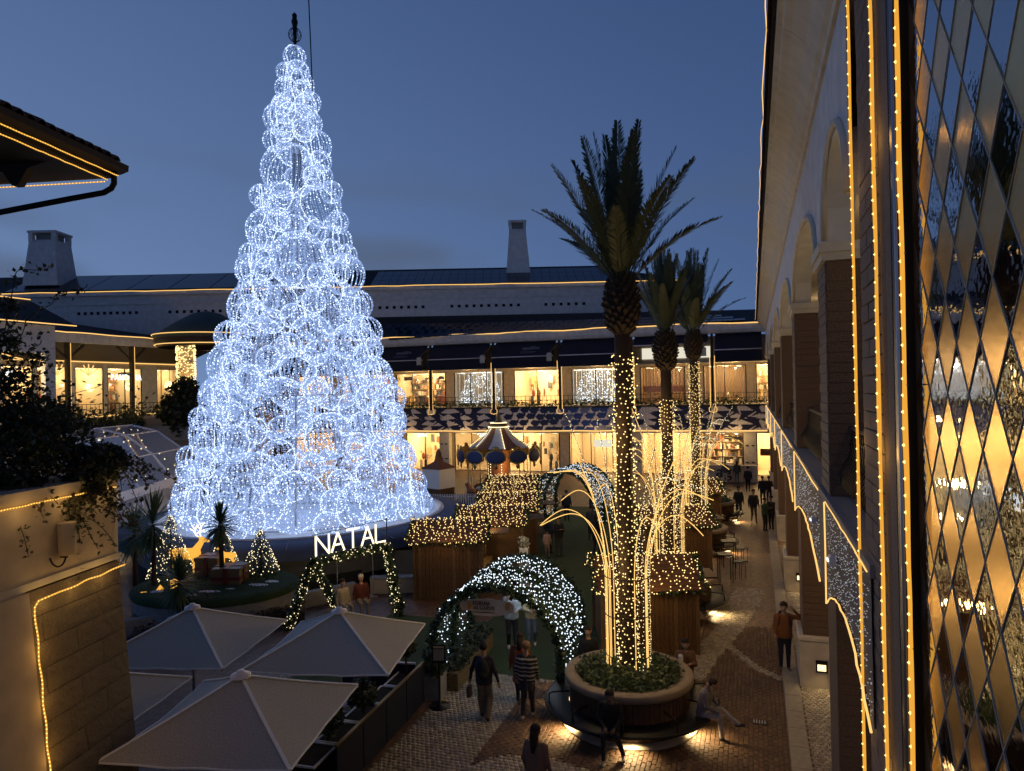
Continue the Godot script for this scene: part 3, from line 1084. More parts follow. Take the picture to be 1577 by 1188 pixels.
func roof_plane(o: Node, a: Vector3, b: Vector3, c: Vector3, d: Vector3, from_x: float, nx: int, ny: int) -> void:
	var s := st()
	quad(s, d, c, b, a)
	quad(s, a - Vector3(0, 0.15, 0), b - Vector3(0, 0.15, 0), c - Vector3(0, 0.15, 0), d - Vector3(0, 0.15, 0))
	put(o, "lower_roof", s, M.dark_roof)
	var up := (d - a).normalized()
	var l := (d - a).length()
	var nrm := up.cross(Vector3.LEFT).normalized()
	for i in nx:
		for k in ny:
			var x := from_x + i * 0.93
			if x > b.x - 0.5:
				continue
			var p := Vector3(x, a.y, a.z) + up * (0.35 + (k + 0.5) * (l - 0.5) / ny) + nrm * 0.09
			s = st()
			box(s, p, Vector3(0.9, 0.04, (l - 0.5) / ny - 0.04), Basis(Vector3.RIGHT, nrm, -up))
			put(o, "solar_panel", s, M.solar_panel)

func chimney(o: Node, at: Vector3, w0: float, w1: float, h: float, b := Basis.IDENTITY) -> void:
	var s := st()
	var a := w0 / 2
	var c := w1 / 2
	var hh := h * 0.8
	var lo := [Vector3(-a, 0, a), Vector3(a, 0, a), Vector3(a, 0, -a), Vector3(-a, 0, -a)]
	var hi := [Vector3(-c, hh, c), Vector3(c, hh, c), Vector3(c, hh, -c), Vector3(-c, hh, -c)]
	for i in 4:
		var j := (i + 1) % 4
		quad(s, hi[i], hi[j], lo[j], lo[i])
	var ch := put(o, "chimney", s, M.white_wall, "", at, b)
	s = st()
	for i in 4:
		box(s, hi[i] * Vector3(0.86, 1, 0.86) + Vector3(0, h * 0.08, 0), Vector3(w1 * 0.16, h * 0.17, w1 * 0.16))
		var m: Vector3 = (hi[i] + hi[(i + 1) % 4]) * 0.5
		box(s, m * Vector3(0.9, 1, 0.9) + Vector3(0, h * 0.02, 0), Vector3(w1 if i % 2 == 0 else 0.12, h * 0.03, 0.12 if i % 2 == 0 else w1))
	box(s, Vector3(0, h * 0.98, 0), Vector3(w1 * 1.08, h * 0.04, w1 * 1.08))
	put(ch, "chimney_cap", s, M.white_wall)
	s = st()
	box(s, Vector3(0, h * 0.885, 0), Vector3(w1 * 0.66, h * 0.165, w1 * 0.66))
	put(ch, "louvre", s, M.grey_stone)

func build_left_wing() -> void:
	# local x runs along the front, local z points out of it into the plaza
	var turn := PI / 2
	var o := thing("side_gallery", "white gallery wing with lit upper shops behind the dark bush and glass tent", "building", Vector3(-52, 0, -63.6), turn)
	# local: x = distance towards the camera side (world z = -63.6 - x ... ), built with x from -28 to 0
	var L := -30.0
	var R := -4.0
	var s := st()
	span(s, Vector3(L, 5.9, -8), Vector3(R + 4, 6.16, 0))
	put(o, "floor_slab", s, M.white_wall)
	s = st()
	span(s, Vector3(L, 0, -2.2), Vector3(R + 4, 5.9, -1.9))
	put(o, "ground_wall", s, M.cream_wall)
	s = st()
	span(s, Vector3(L, 10.42, -3.9), Vector3(R, 12.6, -3.6))
	put(o, "gallery_wall", s, M.cream_wall)
	s = st()
	quad(s, Vector3(L, 12.25, 0), Vector3(R, 12.25, 0), Vector3(R, 11.0, -3.6), Vector3(L, 11.0, -3.6))
	put(o, "gallery_ceiling", s, M.dark_wood)
	s = st()
	span(s, Vector3(L, 12.25, -0.1), Vector3(R, 12.98, 0.25))
	put(o, "fascia", s, M.white_wall)
	rope_far(o, wiggle(line(Vector3(L, 13.05, 0.3), Vector3(R, 13.05, 0.3), 30), 0.03), 0.045)
	rope_far(o, line(Vector3(L, 10.95, -3.5), Vector3(R, 10.95, -3.5), 8), 0.05)
	var sh := [[-27, -23.6, 1, 0.7], [-23.2, -20.4, 1, 0.9], [-20.0, -17.0, 1, 0.8], [-16.5, -13.7, 0, 1.1], [-13.2, -9.4, 1, 1.1], [-7.5, -5, 4, 0.5]]
	var lastx := L
	for a in sh:
		shop(o, a[0], a[1], 6.2, 10.4, -3.65, 3.2, M.shop_wall, M.shop_lamp, a[3], Color(1, 0.86, 0.62), a[2])
		s = st()
		span(s, Vector3(lastx, 6.16, -3.9), Vector3(a[0] - 0.05, 10.75, -3.55))
		put(o, "pier", s, M.white_wall)
		lastx = a[1] + 0.05
	put_end(o, lastx, R)
	sign_text(o, "PANDORA", Vector3(-11.3, 9.6, -3.4), 0.55, M.sign_white)
	for x in [-20.2, -13.9]:
		s = st()
		bar(s, Vector3(x, 6.1, 0.0), Vector3(x, 12.3, 0.0), 0.3)
		put(o, "post", s, M.dark_wood)
		rope_far(o, [Vector3(x + 0.16, 12.2, 0.17), Vector3(x + 0.16, 6.2, 0.17)], 0.03)
		s = st()
		bar(s, Vector3(x, 10.9, 0), Vector3(x - 1.5, 12.1, 0), 0.16)
		bar(s, Vector3(x, 10.9, 0), Vector3(x + 1.5, 12.1, 0), 0.16)
		put(o, "brace", s, M.dark_wood)
	s = st()
	for y in [6.4, 6.75, 7.2]:
		span(s, Vector3(L, y, -0.04), Vector3(R, y + 0.05, 0))
	for i in 64:
		box(s, Vector3(L + i * 0.41, 6.7, -0.02), Vector3(0.03, 1.0, 0.03))
	put(o, "railing", s, M.dark_green_metal)
	rope_far(o, line(Vector3(L, 6.22, 0.06), Vector3(R, 6.22, 0.06), 8), 0.05)
	# fans of light hung under the ceiling
	for x in [-19.0, -16.0]:
		s = st()
		for k in 5:
			var a := -0.95 + k * 0.475
			bar(s, Vector3(x, 9.7, -2.6), Vector3(x + sin(a) * 1.1, 9.75 + cos(a) * 0.95, -2.6), 0.07)
		put(o, "light_fan", s, M.rope_far)
	# roof and set back upper wall
	s = st()
	quad(s, Vector3(L - 6, 15.3, -13), Vector3(R + 3, 15.3, -13), Vector3(R + 3, 12.98, 0.35), Vector3(L - 6, 12.98, 0.35))
	put(o, "lower_roof", s, M.dark_roof)
	# nearer bay with a lower hipped roof
	var bay := thing("gallery_bay", "white projecting bay with a low dark roof edged in light above the ivy", "building", Vector3(-47.5, 0, -35.5), turn)
	s = st()
	span(s, Vector3(-3.6, 6, -6), Vector3(3.2, 12.2, -5.4))
	put(bay, "back_wall", s, M.white_wall)
	s = st()
	span(s, Vector3(-3.6, 11.0, -0.4), Vector3(3.2, 13.0, 0))
	span(s, Vector3(-3.6, 6, -0.4), Vector3(-2.6, 11.0, 0))
	span(s, Vector3(2.4, 6, -0.4), Vector3(3.2, 11.0, 0))
	put(bay, "wall", s, M.white_wall)
	s = st()
	quad(s, Vector3(-4, 15.2, -4), Vector3(4.4, 15.2, -4), Vector3(4.4, 13.1, 0.6), Vector3(-4.4, 13.1, 0.6))
	put(bay, "roof", s, M.dark_roof)
	rope_far(bay, [Vector3(-4.4, 13.05, 0.65), Vector3(4.4, 13.05, 0.65)], 0.04)
	rope_far(bay, [Vector3(-4.0, 15.25, -3.9), Vector3(4.4, 15.25, -3.9)], 0.04)
	rope_far(bay, [Vector3(-2.6, 10.2, 0.06), Vector3(-2.0, 10.9, 0.06), Vector3(-1.2, 10.95, 0.06), Vector3(0.3, 10.6, 0.06), Vector3(2.4, 10.2, 0.06)], 0.04)
	s = st(true)
	ball(s, Vector3(0.6, 9.6, -1.0), Vector3(0.3, 0.3, 0.3))
	put(bay, "globe_lamp", s, M.sign_white)
	lamp("globe_lamp", Vector3(-48.0, 9.2, -36.0), 1.6, Color(1, 0.85, 0.62))
	# round corner pavilion
	var rp := thing("corner_pavilion", "round corner pavilion with a dark conical roof, column wrapped in gold lights", "pavilion", Vector3(-45.9, 0, -52.1))
	s = st(true)
	lathe(s, [Vector2(4.3, 12.75), Vector2(4.4, 13.0), Vector2(2.6, 14.2), Vector2(1.2, 15.0), Vector2(0, 15.3)], 28)
	put(rp, "roof", s, mat("verdigris", Vector3(0.05, 0.07, 0.05), 0.7))
	s = st(true)
	lathe(s, [Vector2(4.0, 12.0), Vector2(4.25, 12.3), Vector2(4.3, 12.75)], 28)
	put(rp, "eave", s, M.dark_wood)
	var c := []
	var c3 := []
	for i in 33:
		c.append(Vector3(cos(TAU * i / 32.0) * 4.45, 13.05, sin(TAU * i / 32.0) * 4.45))
		c3.append(Vector3(cos(TAU * i / 32.0) * 4.25, 12.2, sin(TAU * i / 32.0) * 4.25))
	rope_far(rp, c, 0.04)
	rope_far(rp, c3, 0.04)
	s = st(true)
	tube(s, [Vector3(0.4, 4.5, 3.0), Vector3(0.4, 12.3, 3.0)], 0.6, 12)
	put(rp, "column", s, M.cream_wall)
	s = st(true)
	lathe(s, [Vector2(5.4, 0), Vector2(5.4, 5.9), Vector2(5.5, 5.95), Vector2(5.5, 6.15), Vector2(0, 6.15)], 40)
	put(rp, "terrace_drum", s, M.cream_wall)
	var pts := []
	for i in 1000:
		var a := rng.randf() * TAU
		pts.append(Vector3(0.4 + cos(a) * 0.75, rnd(4.6, 12.2), 3.0 + sin(a) * 0.75))
	part(rp, "fairy_lights", lamps(pts, 0.05, M.led_warm, false), Vector3.ZERO, Basis.IDENTITY, "stuff")
	lamp("pavilion_glow", Vector3(-44.2, 9.0, -47.6), 0.5, Color(1, 0.75, 0.4), 0.1)

func put_end(o: Node, a: float, b: float) -> void:
	var s := st()
	span(s, Vector3(a, 6.16, -3.9), Vector3(b, 10.75, -3.55))
	put(o, "pier", s, M.white_wall)

# ---------------------------------------------------------------- the arcade on the right
func arch_y(t: float, y0: float, rise: float) -> float:
	return y0 + rise * (sqrt(maxf(0.0, 1.0 - t * t)) if rise > 0.6 else 1.0 - t * t)

# wall with one arched opening cut out of its foot, in the plane x = px between z = za (near) and zb (far)
func arch_wall(s: SurfaceTool, px: float, thick: float, za: float, zb: float, y0: float, rise: float, top: float, n := 20) -> void:
	for i in n:
		var t0 := -1.0 + 2.0 * i / n
		var t1 := -1.0 + 2.0 * (i + 1) / n
		var z0 := lerpf(za, zb, (t0 + 1) / 2)
		var z1 := lerpf(za, zb, (t1 + 1) / 2)
		var a0 := arch_y(t0, y0, rise)
		var a1 := arch_y(t1, y0, rise)
		quad(s, Vector3(px, top, z1), Vector3(px, top, z0), Vector3(px, a0, z0), Vector3(px, a1, z1))
		quad(s, Vector3(px + thick, top, z0), Vector3(px + thick, top, z1), Vector3(px + thick, a1, z1), Vector3(px + thick, a0, z0))
		quad(s, Vector3(px, a0, z0), Vector3(px + thick, a0, z0), Vector3(px + thick, a1, z1), Vector3(px, a1, z1))

func arch_path(px: float, za: float, zb: float, y0: float, rise: float, n := 20) -> Array:
	var out := []
	for i in n + 1:
		var t := -1.0 + 2.0 * i / n
		out.append(Vector3(px, arch_y(t, y0, rise), lerpf(za, zb, (t + 1) / 2)))
	return out

func sweep_z(prof: PackedVector2Array, z0: float, z1: float) -> SurfaceTool:
	# prof is (x, y); swept along z
	var s := st()
	slab(s, prof, z1, z0)
	return s

func rope(called: String, pts: Array, label: String, every := 0.11, r := 0.016, group := "rope lights on the arcade corner") -> Node3D:
	var o := thing(called, label, "rope light", Vector3.ZERO, 0.0, group)
	var s := st(true)
	tube(s, pts, r, 6)
	put(o, "tube", s, M.rope_gold)
	var bulbs := []
	var acc := 0.0
	for i in pts.size() - 1:
		var a: Vector3 = pts[i]
		var b: Vector3 = pts[i + 1]
		var l := a.distance_to(b)
		while acc < l:
			bulbs.append(a.lerp(b, acc / l) + Vector3(-signf(a.x) * r * 0.7, 0, r * 0.7))
			acc += every
		acc -= l
	part(o, "bulb_string", lamps(bulbs, r * 0.95, M.rope_gold_bulb), Vector3.ZERO, Basis.IDENTITY, "stuff")
	return o

func build_arcade() -> void:
	var o := thing("arcade_building", "long two storey arcade on the right with brick pillars, white arched wall and deep cornice", "building")
	var ps := [-12.2, -20.6, -29.6, -38.6, -47.6, -56.6]
	var hl := 0.62
	var X := 1.05
	# lower pillars, upper pillars
	for i in ps.size():
		var z: float = ps[i]
		var s := st()
		span(s, Vector3(X + 0.04, 1.3, z - hl), Vector3(X + 0.9, 6.0, z + hl))
		var lower := put(o, "lower_pillar", s, M.brown_brick)
		s = st()
		bevel_box(s, Vector3(X + 0.46, 0.6, z), Vector3(1.04, 1.2, hl * 2 + 0.14), 0.03)
		bevel_box(s, Vector3(X + 0.46, 1.26, z), Vector3(1.1, 0.12, hl * 2 + 0.2), 0.04)
		put(lower, "pillar_base", s, M.beige_trim)
		s = st()
		for k in 30:
			var y := 1.4 + k * 0.153
			span(s, Vector3(X + 0.05, y, z + hl), Vector3(X + 0.89, y + 0.135, z + hl + 0.012))
		put(lower, "brick_courses", s, M.brown_brick, "stuff")
		# the recessed lamp in the base, facing along the arcade
		s = st()
		span(s, Vector3(X + 0.32, 0.42, z + hl + 0.07), Vector3(X + 0.60, 0.72, z + hl + 0.10))
		put(lower, "lamp_frame", s, M.black_metal)
		s = st()
		span(s, Vector3(X + 0.36, 0.46, z + hl + 0.10), Vector3(X + 0.56, 0.62, z + hl + 0.105))
		put(lower, "lamp_glass", s, M.niche_lamp)
		if i < 4:
			spot("niche_light", Vector3(X + 0.46, 0.55, z + hl + 0.13), Vector3(X + 0.3, -0.3, z + hl + 0.9), 0.10, 70.0)
		s = st()
		span(s, Vector3(X, 6.1, z - hl), Vector3(X + 0.85, 9.6, z + hl))
		var upper := put(o, "upper_pillar", s, M.brown_brick)
		s = st()
		for k in 23:
			var y := 6.15 + k * 0.15
			span(s, Vector3(X + 0.01, y, z + hl), Vector3(X + 0.84, y + 0.132, z + hl + 0.012))
		put(upper, "brick_courses", s, M.brown_brick, "stuff")
		s = st()
		for k in 23:
			var y := 6.15 + k * 0.15
			for q in 4:
				var zz := z - hl + (q + (0.5 if k % 2 else 0.0)) * 0.31
				span(s, Vector3(X - 0.012, y, zz), Vector3(X, y + 0.132, minf(zz + 0.295, z + hl)))
		put(upper, "brick_face", s, M.dark_brick, "stuff")
		s = st()
		span(s, Vector3(X - 0.06, 9.6, z - hl - 0.06), Vector3(X + 0.9, 9.72, z + hl + 0.06))
		span(s, Vector3(X - 0.10, 9.72, z - hl - 0.10), Vector3(X + 0.92, 9.86, z + hl + 0.10))
		put(upper, "capital", s, M.beige_trim)
	# upper wall with arches, moulding round each arch
	var edges := [-8.7] + ps
	for i in edges.size():
		var za: float = edges[i] - (hl if i > 0 else 0.0)
		var zb: float = (edges[i + 1] + hl) if i + 1 < edges.size() else -63.0
		var s := st()
		arch_wall(s, X, 0.4, za, zb, 9.86, 1.12, 12.2)
		if i > 0:
			span(s, Vector3(X, 9.86, za), Vector3(X + 0.4, 12.2, za + hl * 2))
		put(o, "upper_wall", s, M.white_wall)
		s = st(true)
		var ap := arch_path(X - 0.015, za, zb, 9.90, 1.17)
		tube(s, ap, 0.055, 6)
		put(o, "arch_moulding", s, M.beige_trim)
		# lower spandrel with its net of small lights
		za = (edges[i] - hl) if i > 0 else -7.4
		s = st()
		arch_wall(s, 1.0, 0.5, za, zb, 4.58, 0.46, 6.0)
		if i > 0:
			span(s, Vector3(1.0, 4.58, za), Vector3(1.5, 6.0, za + hl * 2))
		var sp := put(o, "spandrel", s, M.spandrel_net)
		var pts := []
		for k in int(95 * 8.0 / (i + 1.5)):
			var t := rnd(-1, 1)
			var lo := arch_y(t, 4.58, 0.46)
			pts.append(Vector3(0.985, rnd(lo, 6.0), lerpf(za, zb, (t + 1) / 2)))
		var tint: StandardMaterial3D = glow("net_light", Vector3(0.30, 0.29, 0.30)) if not M.has("net_light") else M.net_light
		part(sp, "net_lights", lamps(pts, 0.0055 + 0.003 * i, tint, false), Vector3.ZERO, Basis.IDENTITY, "stuff")
		s = st(true)
		tube(s, wiggle(arch_path(0.97, za, zb, 4.55, 0.46, 24), 0.008), 0.012 + 0.004 * i, 4)
		tube(s, wiggle([Vector3(0.97, 6.02, zb - 0.1), Vector3(0.97, 5.2, zb - 0.1), Vector3(0.97, 4.5, zb - 0.1)], 0.004), 0.012 + 0.004 * i, 4)
		tube(s, wiggle(line(Vector3(0.97, 6.04, za), Vector3(0.97, 6.04, zb), 12), 0.006), 0.009 + 0.004 * i, 4)
		put(sp, "rope_light", s, M.rope_far)
	# balcony floor, ceilings, back walls
	var s := st()
	span(s, Vector3(0.98, 6.0, -63.2), Vector3(6.5, 6.12, -7.3))
	put(o, "balcony_floor", s, M.grey_stone)
	s = st()
	span(s, Vector3(1.45, 5.75, -63), Vector3(6.5, 5.85, -7.3))
	span(s, Vector3(1.45, 11.5, -63), Vector3(6.5, 11.62, -7.3))
	put(o, "gallery_ceiling", s, M.soffit)
	s = st()
	span(s, Vector3(6.0, 0, -63), Vector3(6.4, 12.2, -7.3))
	put(o, "back_wall", s, M.cream_wall)
	# cornice in lengths
	var prof := PackedVector2Array([Vector2(1.5, 12.2), Vector2(1.0, 12.2), Vector2(0.98, 12.27), Vector2(1.02, 12.3), Vector2(0.93, 12.38), Vector2(0.80, 12.62), Vector2(0.62, 12.80), Vector2(0.52, 12.86), Vector2(0.50, 12.92), Vector2(0.44, 12.94), Vector2(0.42, 13.02), Vector2(1.5, 13.02)])
	for i in 29:
		var z0 := -5.0 - i * 2.0
		put(o, "cornice_length", sweep_z(prof, z0, z0 - 1.988), M.beige_trim)
	s = st()
	quad(s, Vector3(0.36, 13.06, -63), Vector3(5.5, 15.1, -63), Vector3(5.5, 15.1, -3), Vector3(0.36, 13.06, -3))
	put(o, "roof", s, M.dark_roof)
	# tiles along the eave
	var tile := st(true)
	var ring := []
	for k in 7:
		var a := PI * k / 6.0
		ring.append(Vector2(cos(a) * 0.105, sin(a) * 0.075))
	for k in 6:
		var p: Vector2 = ring[k]
		var q: Vector2 = ring[k + 1]
		quad(tile, Vector3(0, p.y, p.x), Vector3(0, q.y, q.x), Vector3(0.5, q.y + 0.18, q.x * 0.85), Vector3(0.5, p.y + 0.18, p.x * 0.85))
		tri(tile, Vector3(0, 0, 0), Vector3(0, q.y, q.x), Vector3(0, p.y, p.x))
	quad(tile, Vector3(0, -0.03, 0.105), Vector3(0, 0, 0.105), Vector3(0, 0, -0.105), Vector3(0, -0.03, -0.105))
	var tm := done(tile, M.roof_tile)
	var xf := []
	for i in 262:
		var p := Vector3(0.30, 13.05, -5.0 - i * 0.222)
		if i < 110:
			part(o, "eave_tile", tm, p)
		else:
			xf.append(Transform3D(Basis.IDENTITY, p))
	many(o, "eave_tiles_beyond", tm, xf, [])
	rope_far(o, wiggle(line(Vector3(0.285, 13.1, -5.0), Vector3(0.285, 13.1, -62.6), 90), 0.02), 0.008)
	chimney(o, Vector3(2.2, 13.8, -55.5), 2.0, 1.7, 5.0)
	# bulging balcony railings between the pillars
	for i in ps.size():
		var za: float = (ps[i - 1] - hl) if i > 0 else -8.4
		var zb: float = ps[i] + hl
		if i > 3:
			continue
		var rl := st()
		var n := int((za - zb) / 0.16)
		for k in n + 1:
			var z := lerpf(za, zb, float(k) / n)
			var w := 0.016
			var p := [Vector3(1.32, 6.2, z), Vector3(1.18, 6.32, z), Vector3(1.16, 6.5, z), Vector3(1.3, 6.75, z), Vector3(1.34, 7.12, z)]
			for q in 4:
				bar(rl, p[q], p[q + 1], w)
		bar(rl, Vector3(1.32, 6.2, za), Vector3(1.32, 6.2, zb), 0.03)
		bar(rl, Vector3(1.34, 6.95, za), Vector3(1.34, 6.95, zb), 0.03)
		var rail := put(o, "balcony_railing", rl, M.black_metal)
		rl = st(true)
		tube(rl, [Vector3(1.34, 7.14, za), Vector3(1.34, 7.14, zb)], 0.03, 6)
		put(rail, "handrail", rl, M.dark_wood)
	# floodlights clamped under the balcony, and the wall lanterns low on the pillars
	for z in [-13.4, -10.4]:
		var f := thing("floodlight", "small white floodlight on the spandrel, " + ("beyond the second brick pillar" if z < -12 else "just before the second brick pillar"), "floodlight", Vector3(0.94, 5.45, z), 0.0, "floodlights on the arcade")
		s = st()
		bevel_box(s, Vector3.ZERO, Vector3(0.08, 0.12, 0.18), 0.02)
		put(f, "housing", s, M.white_metal)
		s = st(true)
		for k in 3:
			ball(s, Vector3(-0.05, 0, -0.07 + k * 0.07), Vector3(0.016, 0.016, 0.016), 6, 4)
		put(f, "lens", s, M.sign_white)
		s = st()
		bar(s, Vector3(0, 0, 0), Vector3(0.08, 0.0, 0), 0.03)
		put(f, "bracket", s, M.steel)
	for i in 4:
		var z: float = ps[i] - 0.1
		var wl := thing("bollard_lamp", "pale box lamp at the foot of the %s arcade pillar from the camera" % ["first", "second", "third", "fourth", "fifth"][i], "wall lamp", Vector3(1.82, 0.8, z + hl + 0.4), 0.0, "box lamps at the pillar feet")
		s = st(true)
		tube(s, [Vector3(0, -0.15, 0), Vector3(0, 0.15, 0)], 0.10, 12)
		put(wl, "housing", s, M.white_metal)
		s = st()
		bar(s, Vector3(0, 0, -0.34), Vector3(0, 0, 0), 0.06)
		put(wl, "arm", s, M.steel)
		s = st(true)
		tube(s, [Vector3(0, 0.165, 0), Vector3(0, 0.185, 0)], 0.08, 10)
		put(wl, "lens", s, M.bollard_glass)

# ---------------------------------------------------------------- corner pillar and diamond mirrors beside the camera
func build_mirror_wall() -> void:
	var o := thing("corner_pillar", "dark brick corner pillar standing between two gold rope lights close to the camera", "pillar")
	var s := st()
	span(s, Vector3(1.06, 0, -8.05), Vector3(2.4, 12.2, -5.95))
	put(o, "core", s, M.mortar)
	s = st()
	span(s, Vector3(1.02, 0, -6.62), Vector3(1.06, 12.2, -6.28))
	put(o, "plain_strip", s, mat("dark_render", Vector3(0.16, 0.125, 0.10), 0.85, tex_fine, Vector3(1, 1, 1), 0.3, 0, true))
	s = st()
	span(s, Vector3(1.0, 0, -6.26), Vector3(1.06, 12.2, -6.02))
	put(o, "downpipe_cover", s, M.dark_brick)
	var proto := []
	for w in [0.44, 0.69, 0.24]:
		s = st()
		bevel_box(s, Vector3.ZERO, Vector3(w, 0.05, 0.158), 0.008, Basis.IDENTITY)
		proto.append(done(s, M.dark_brick))
	var turned := Basis(Vector3(0, 0, -1), Vector3(-1, 0, 0), Vector3(0, 1, 0))
	for k in 57:
		var y := 2.6 + k * 0.167
		var cut := [[0, -6.86], [1, -7.445]] if k % 2 == 0 else [[1, -6.985], [0, -7.57]]
		for q in cut:
			part(o, "brick", proto[q[0]], Vector3(1.045 + rnd(-0.004, 0.004), y, q[1]), turned)
	var yy0 := 3.0
	var yy1 := 12.1
	for a in [[-8.0, "first gold rope light, on the far edge of the dark corner pillar", 0.0], [-6.63, "second gold rope light, on the near edge of the dark corner pillar", 0.05], [-5.55, "third gold rope light, hanging loose along the mirror wall frame", 0.10]]:
		var pts := []
		var pts2 := []
		for i in 62:
			var y := lerpf(yy0, yy1, i / 61.0)
			var z: float = a[0]
			var w := 0.018 * sin(y * 3.1 + z) + 0.012 * sin(y * 7.3)
			pts.append(Vector3(0.985, y, z + w))
			pts2.append(Vector3(0.985, y, z + 0.036 + 0.012 * sin(y * 4.4 + z * 2.0)))
		var rr := rope("rope_light", pts, a[1], 0.115, 0.014)
		s = st(true)
		tube(s, pts2, 0.012, 5)
		put(rr, "second_tube", s, M.rope_gold)
		s = st()
		for i in range(2, 60, 6):
			bar(s, pts[i] + Vector3(0.01, 0, -0.05), pts[i] + Vector3(0.01, 0, 0.05), 0.01)
		put(rr, "clip", s, M.steel)
		for y in ([4.5, 7.2, 9.8] if a[0] < -6.0 else []):
			lamp("rope_glow", Vector3(0.86, y, a[0]), 0.012, Color(1, 0.74, 0.36), 0.05)
	# the mirrors
	var m := thing("mirror_wall", "wall of diamond panes, clear mirror alternating with amber, reflecting the lit plaza", "mirror wall")
	s = st()
	span(s, Vector3(1.07, 0, -5.95), Vector3(1.3, 13, 2))
	put(m, "backing", s, M.black_void)
	s = st()
	span(s, Vector3(1.0, 0, -5.98), Vector3(1.07, 13, -5.62))
	put(m, "frame_post", s, M.black_metal)
	s = st(true)
	tube(s, [Vector3(0.99, 0, -5.72), Vector3(0.99, 13, -5.72)], 0.02, 8)
	put(m, "frame_tube", s, M.steel)
	var hw := 0.215
	var hh := 0.272
	var e := 0.008
	var mesh := []
	for k in 2:
		var d := st()
		var p := [Vector3(0, hh - e, 0), Vector3(0, 0, -hw + e), Vector3(0, -hh + e, 0), Vector3(0, 0, hw - e)]
		var c := [Vector3(0.012, hh, 0), Vector3(0.012, 0, -hw), Vector3(0.012, -hh, 0), Vector3(0.012, 0, hw)]
		quad(d, p[0], p[3], p[2], p[1])
		for i in 4:
			quad(d, p[i], p[(i + 1) % 4], c[(i + 1) % 4], c[i])
		mesh.append(done(d, M.mirror if k == 0 else M.amber_mirror))
	var jr := RandomNumberGenerator.new()
	jr.seed = 5
	# panes beyond the frame would be cut, so the lattice starts one pane in; smaller than the whole wall to stay within what is seen
	for i in range(0, 10):
		for j in range(-11, 11):
			for k in 2:
				var z := -3.84 - 0.43 * 4.0 + i * 0.43 + (0.215 if k == 0 else 0.0)
				var y := 8.27 + j * hh * 2.0 + (hh if k == 1 else 0.0)
				if z < -5.45 or z > -1.9:
					continue
				var b := Basis.from_euler(Vector3(0, jr.randf_range(-0.006, 0.006), jr.randf_range(-0.008, 0.008)))
				part(m, "diamond_pane", mesh[k], Vector3(1.055, y, z), b)
	# thin strips of lead between panes
	s = st()
	for i in range(-34, 30):
		for sgn in [-1.0, 1.0]:
			var z0 := -3.84 + i * 0.43
			var prev := Vector3.ZERO
			var has := false
			for q in 46:
				var v := Vector3(1.052, 8.27 + (q - 23) * hh, z0 + sgn * (q - 23) * hw)
				if v.z < -5.55 or v.z > -1.7:
					has = false
					continue
				if has:
					bar(s, prev, v, 0.004, 0.004)
				prev = v
				has = true
	put(m, "lead_strip", s, mat("lead_grey", Vector3(0.55, 0.47, 0.36), 0.6), "stuff")

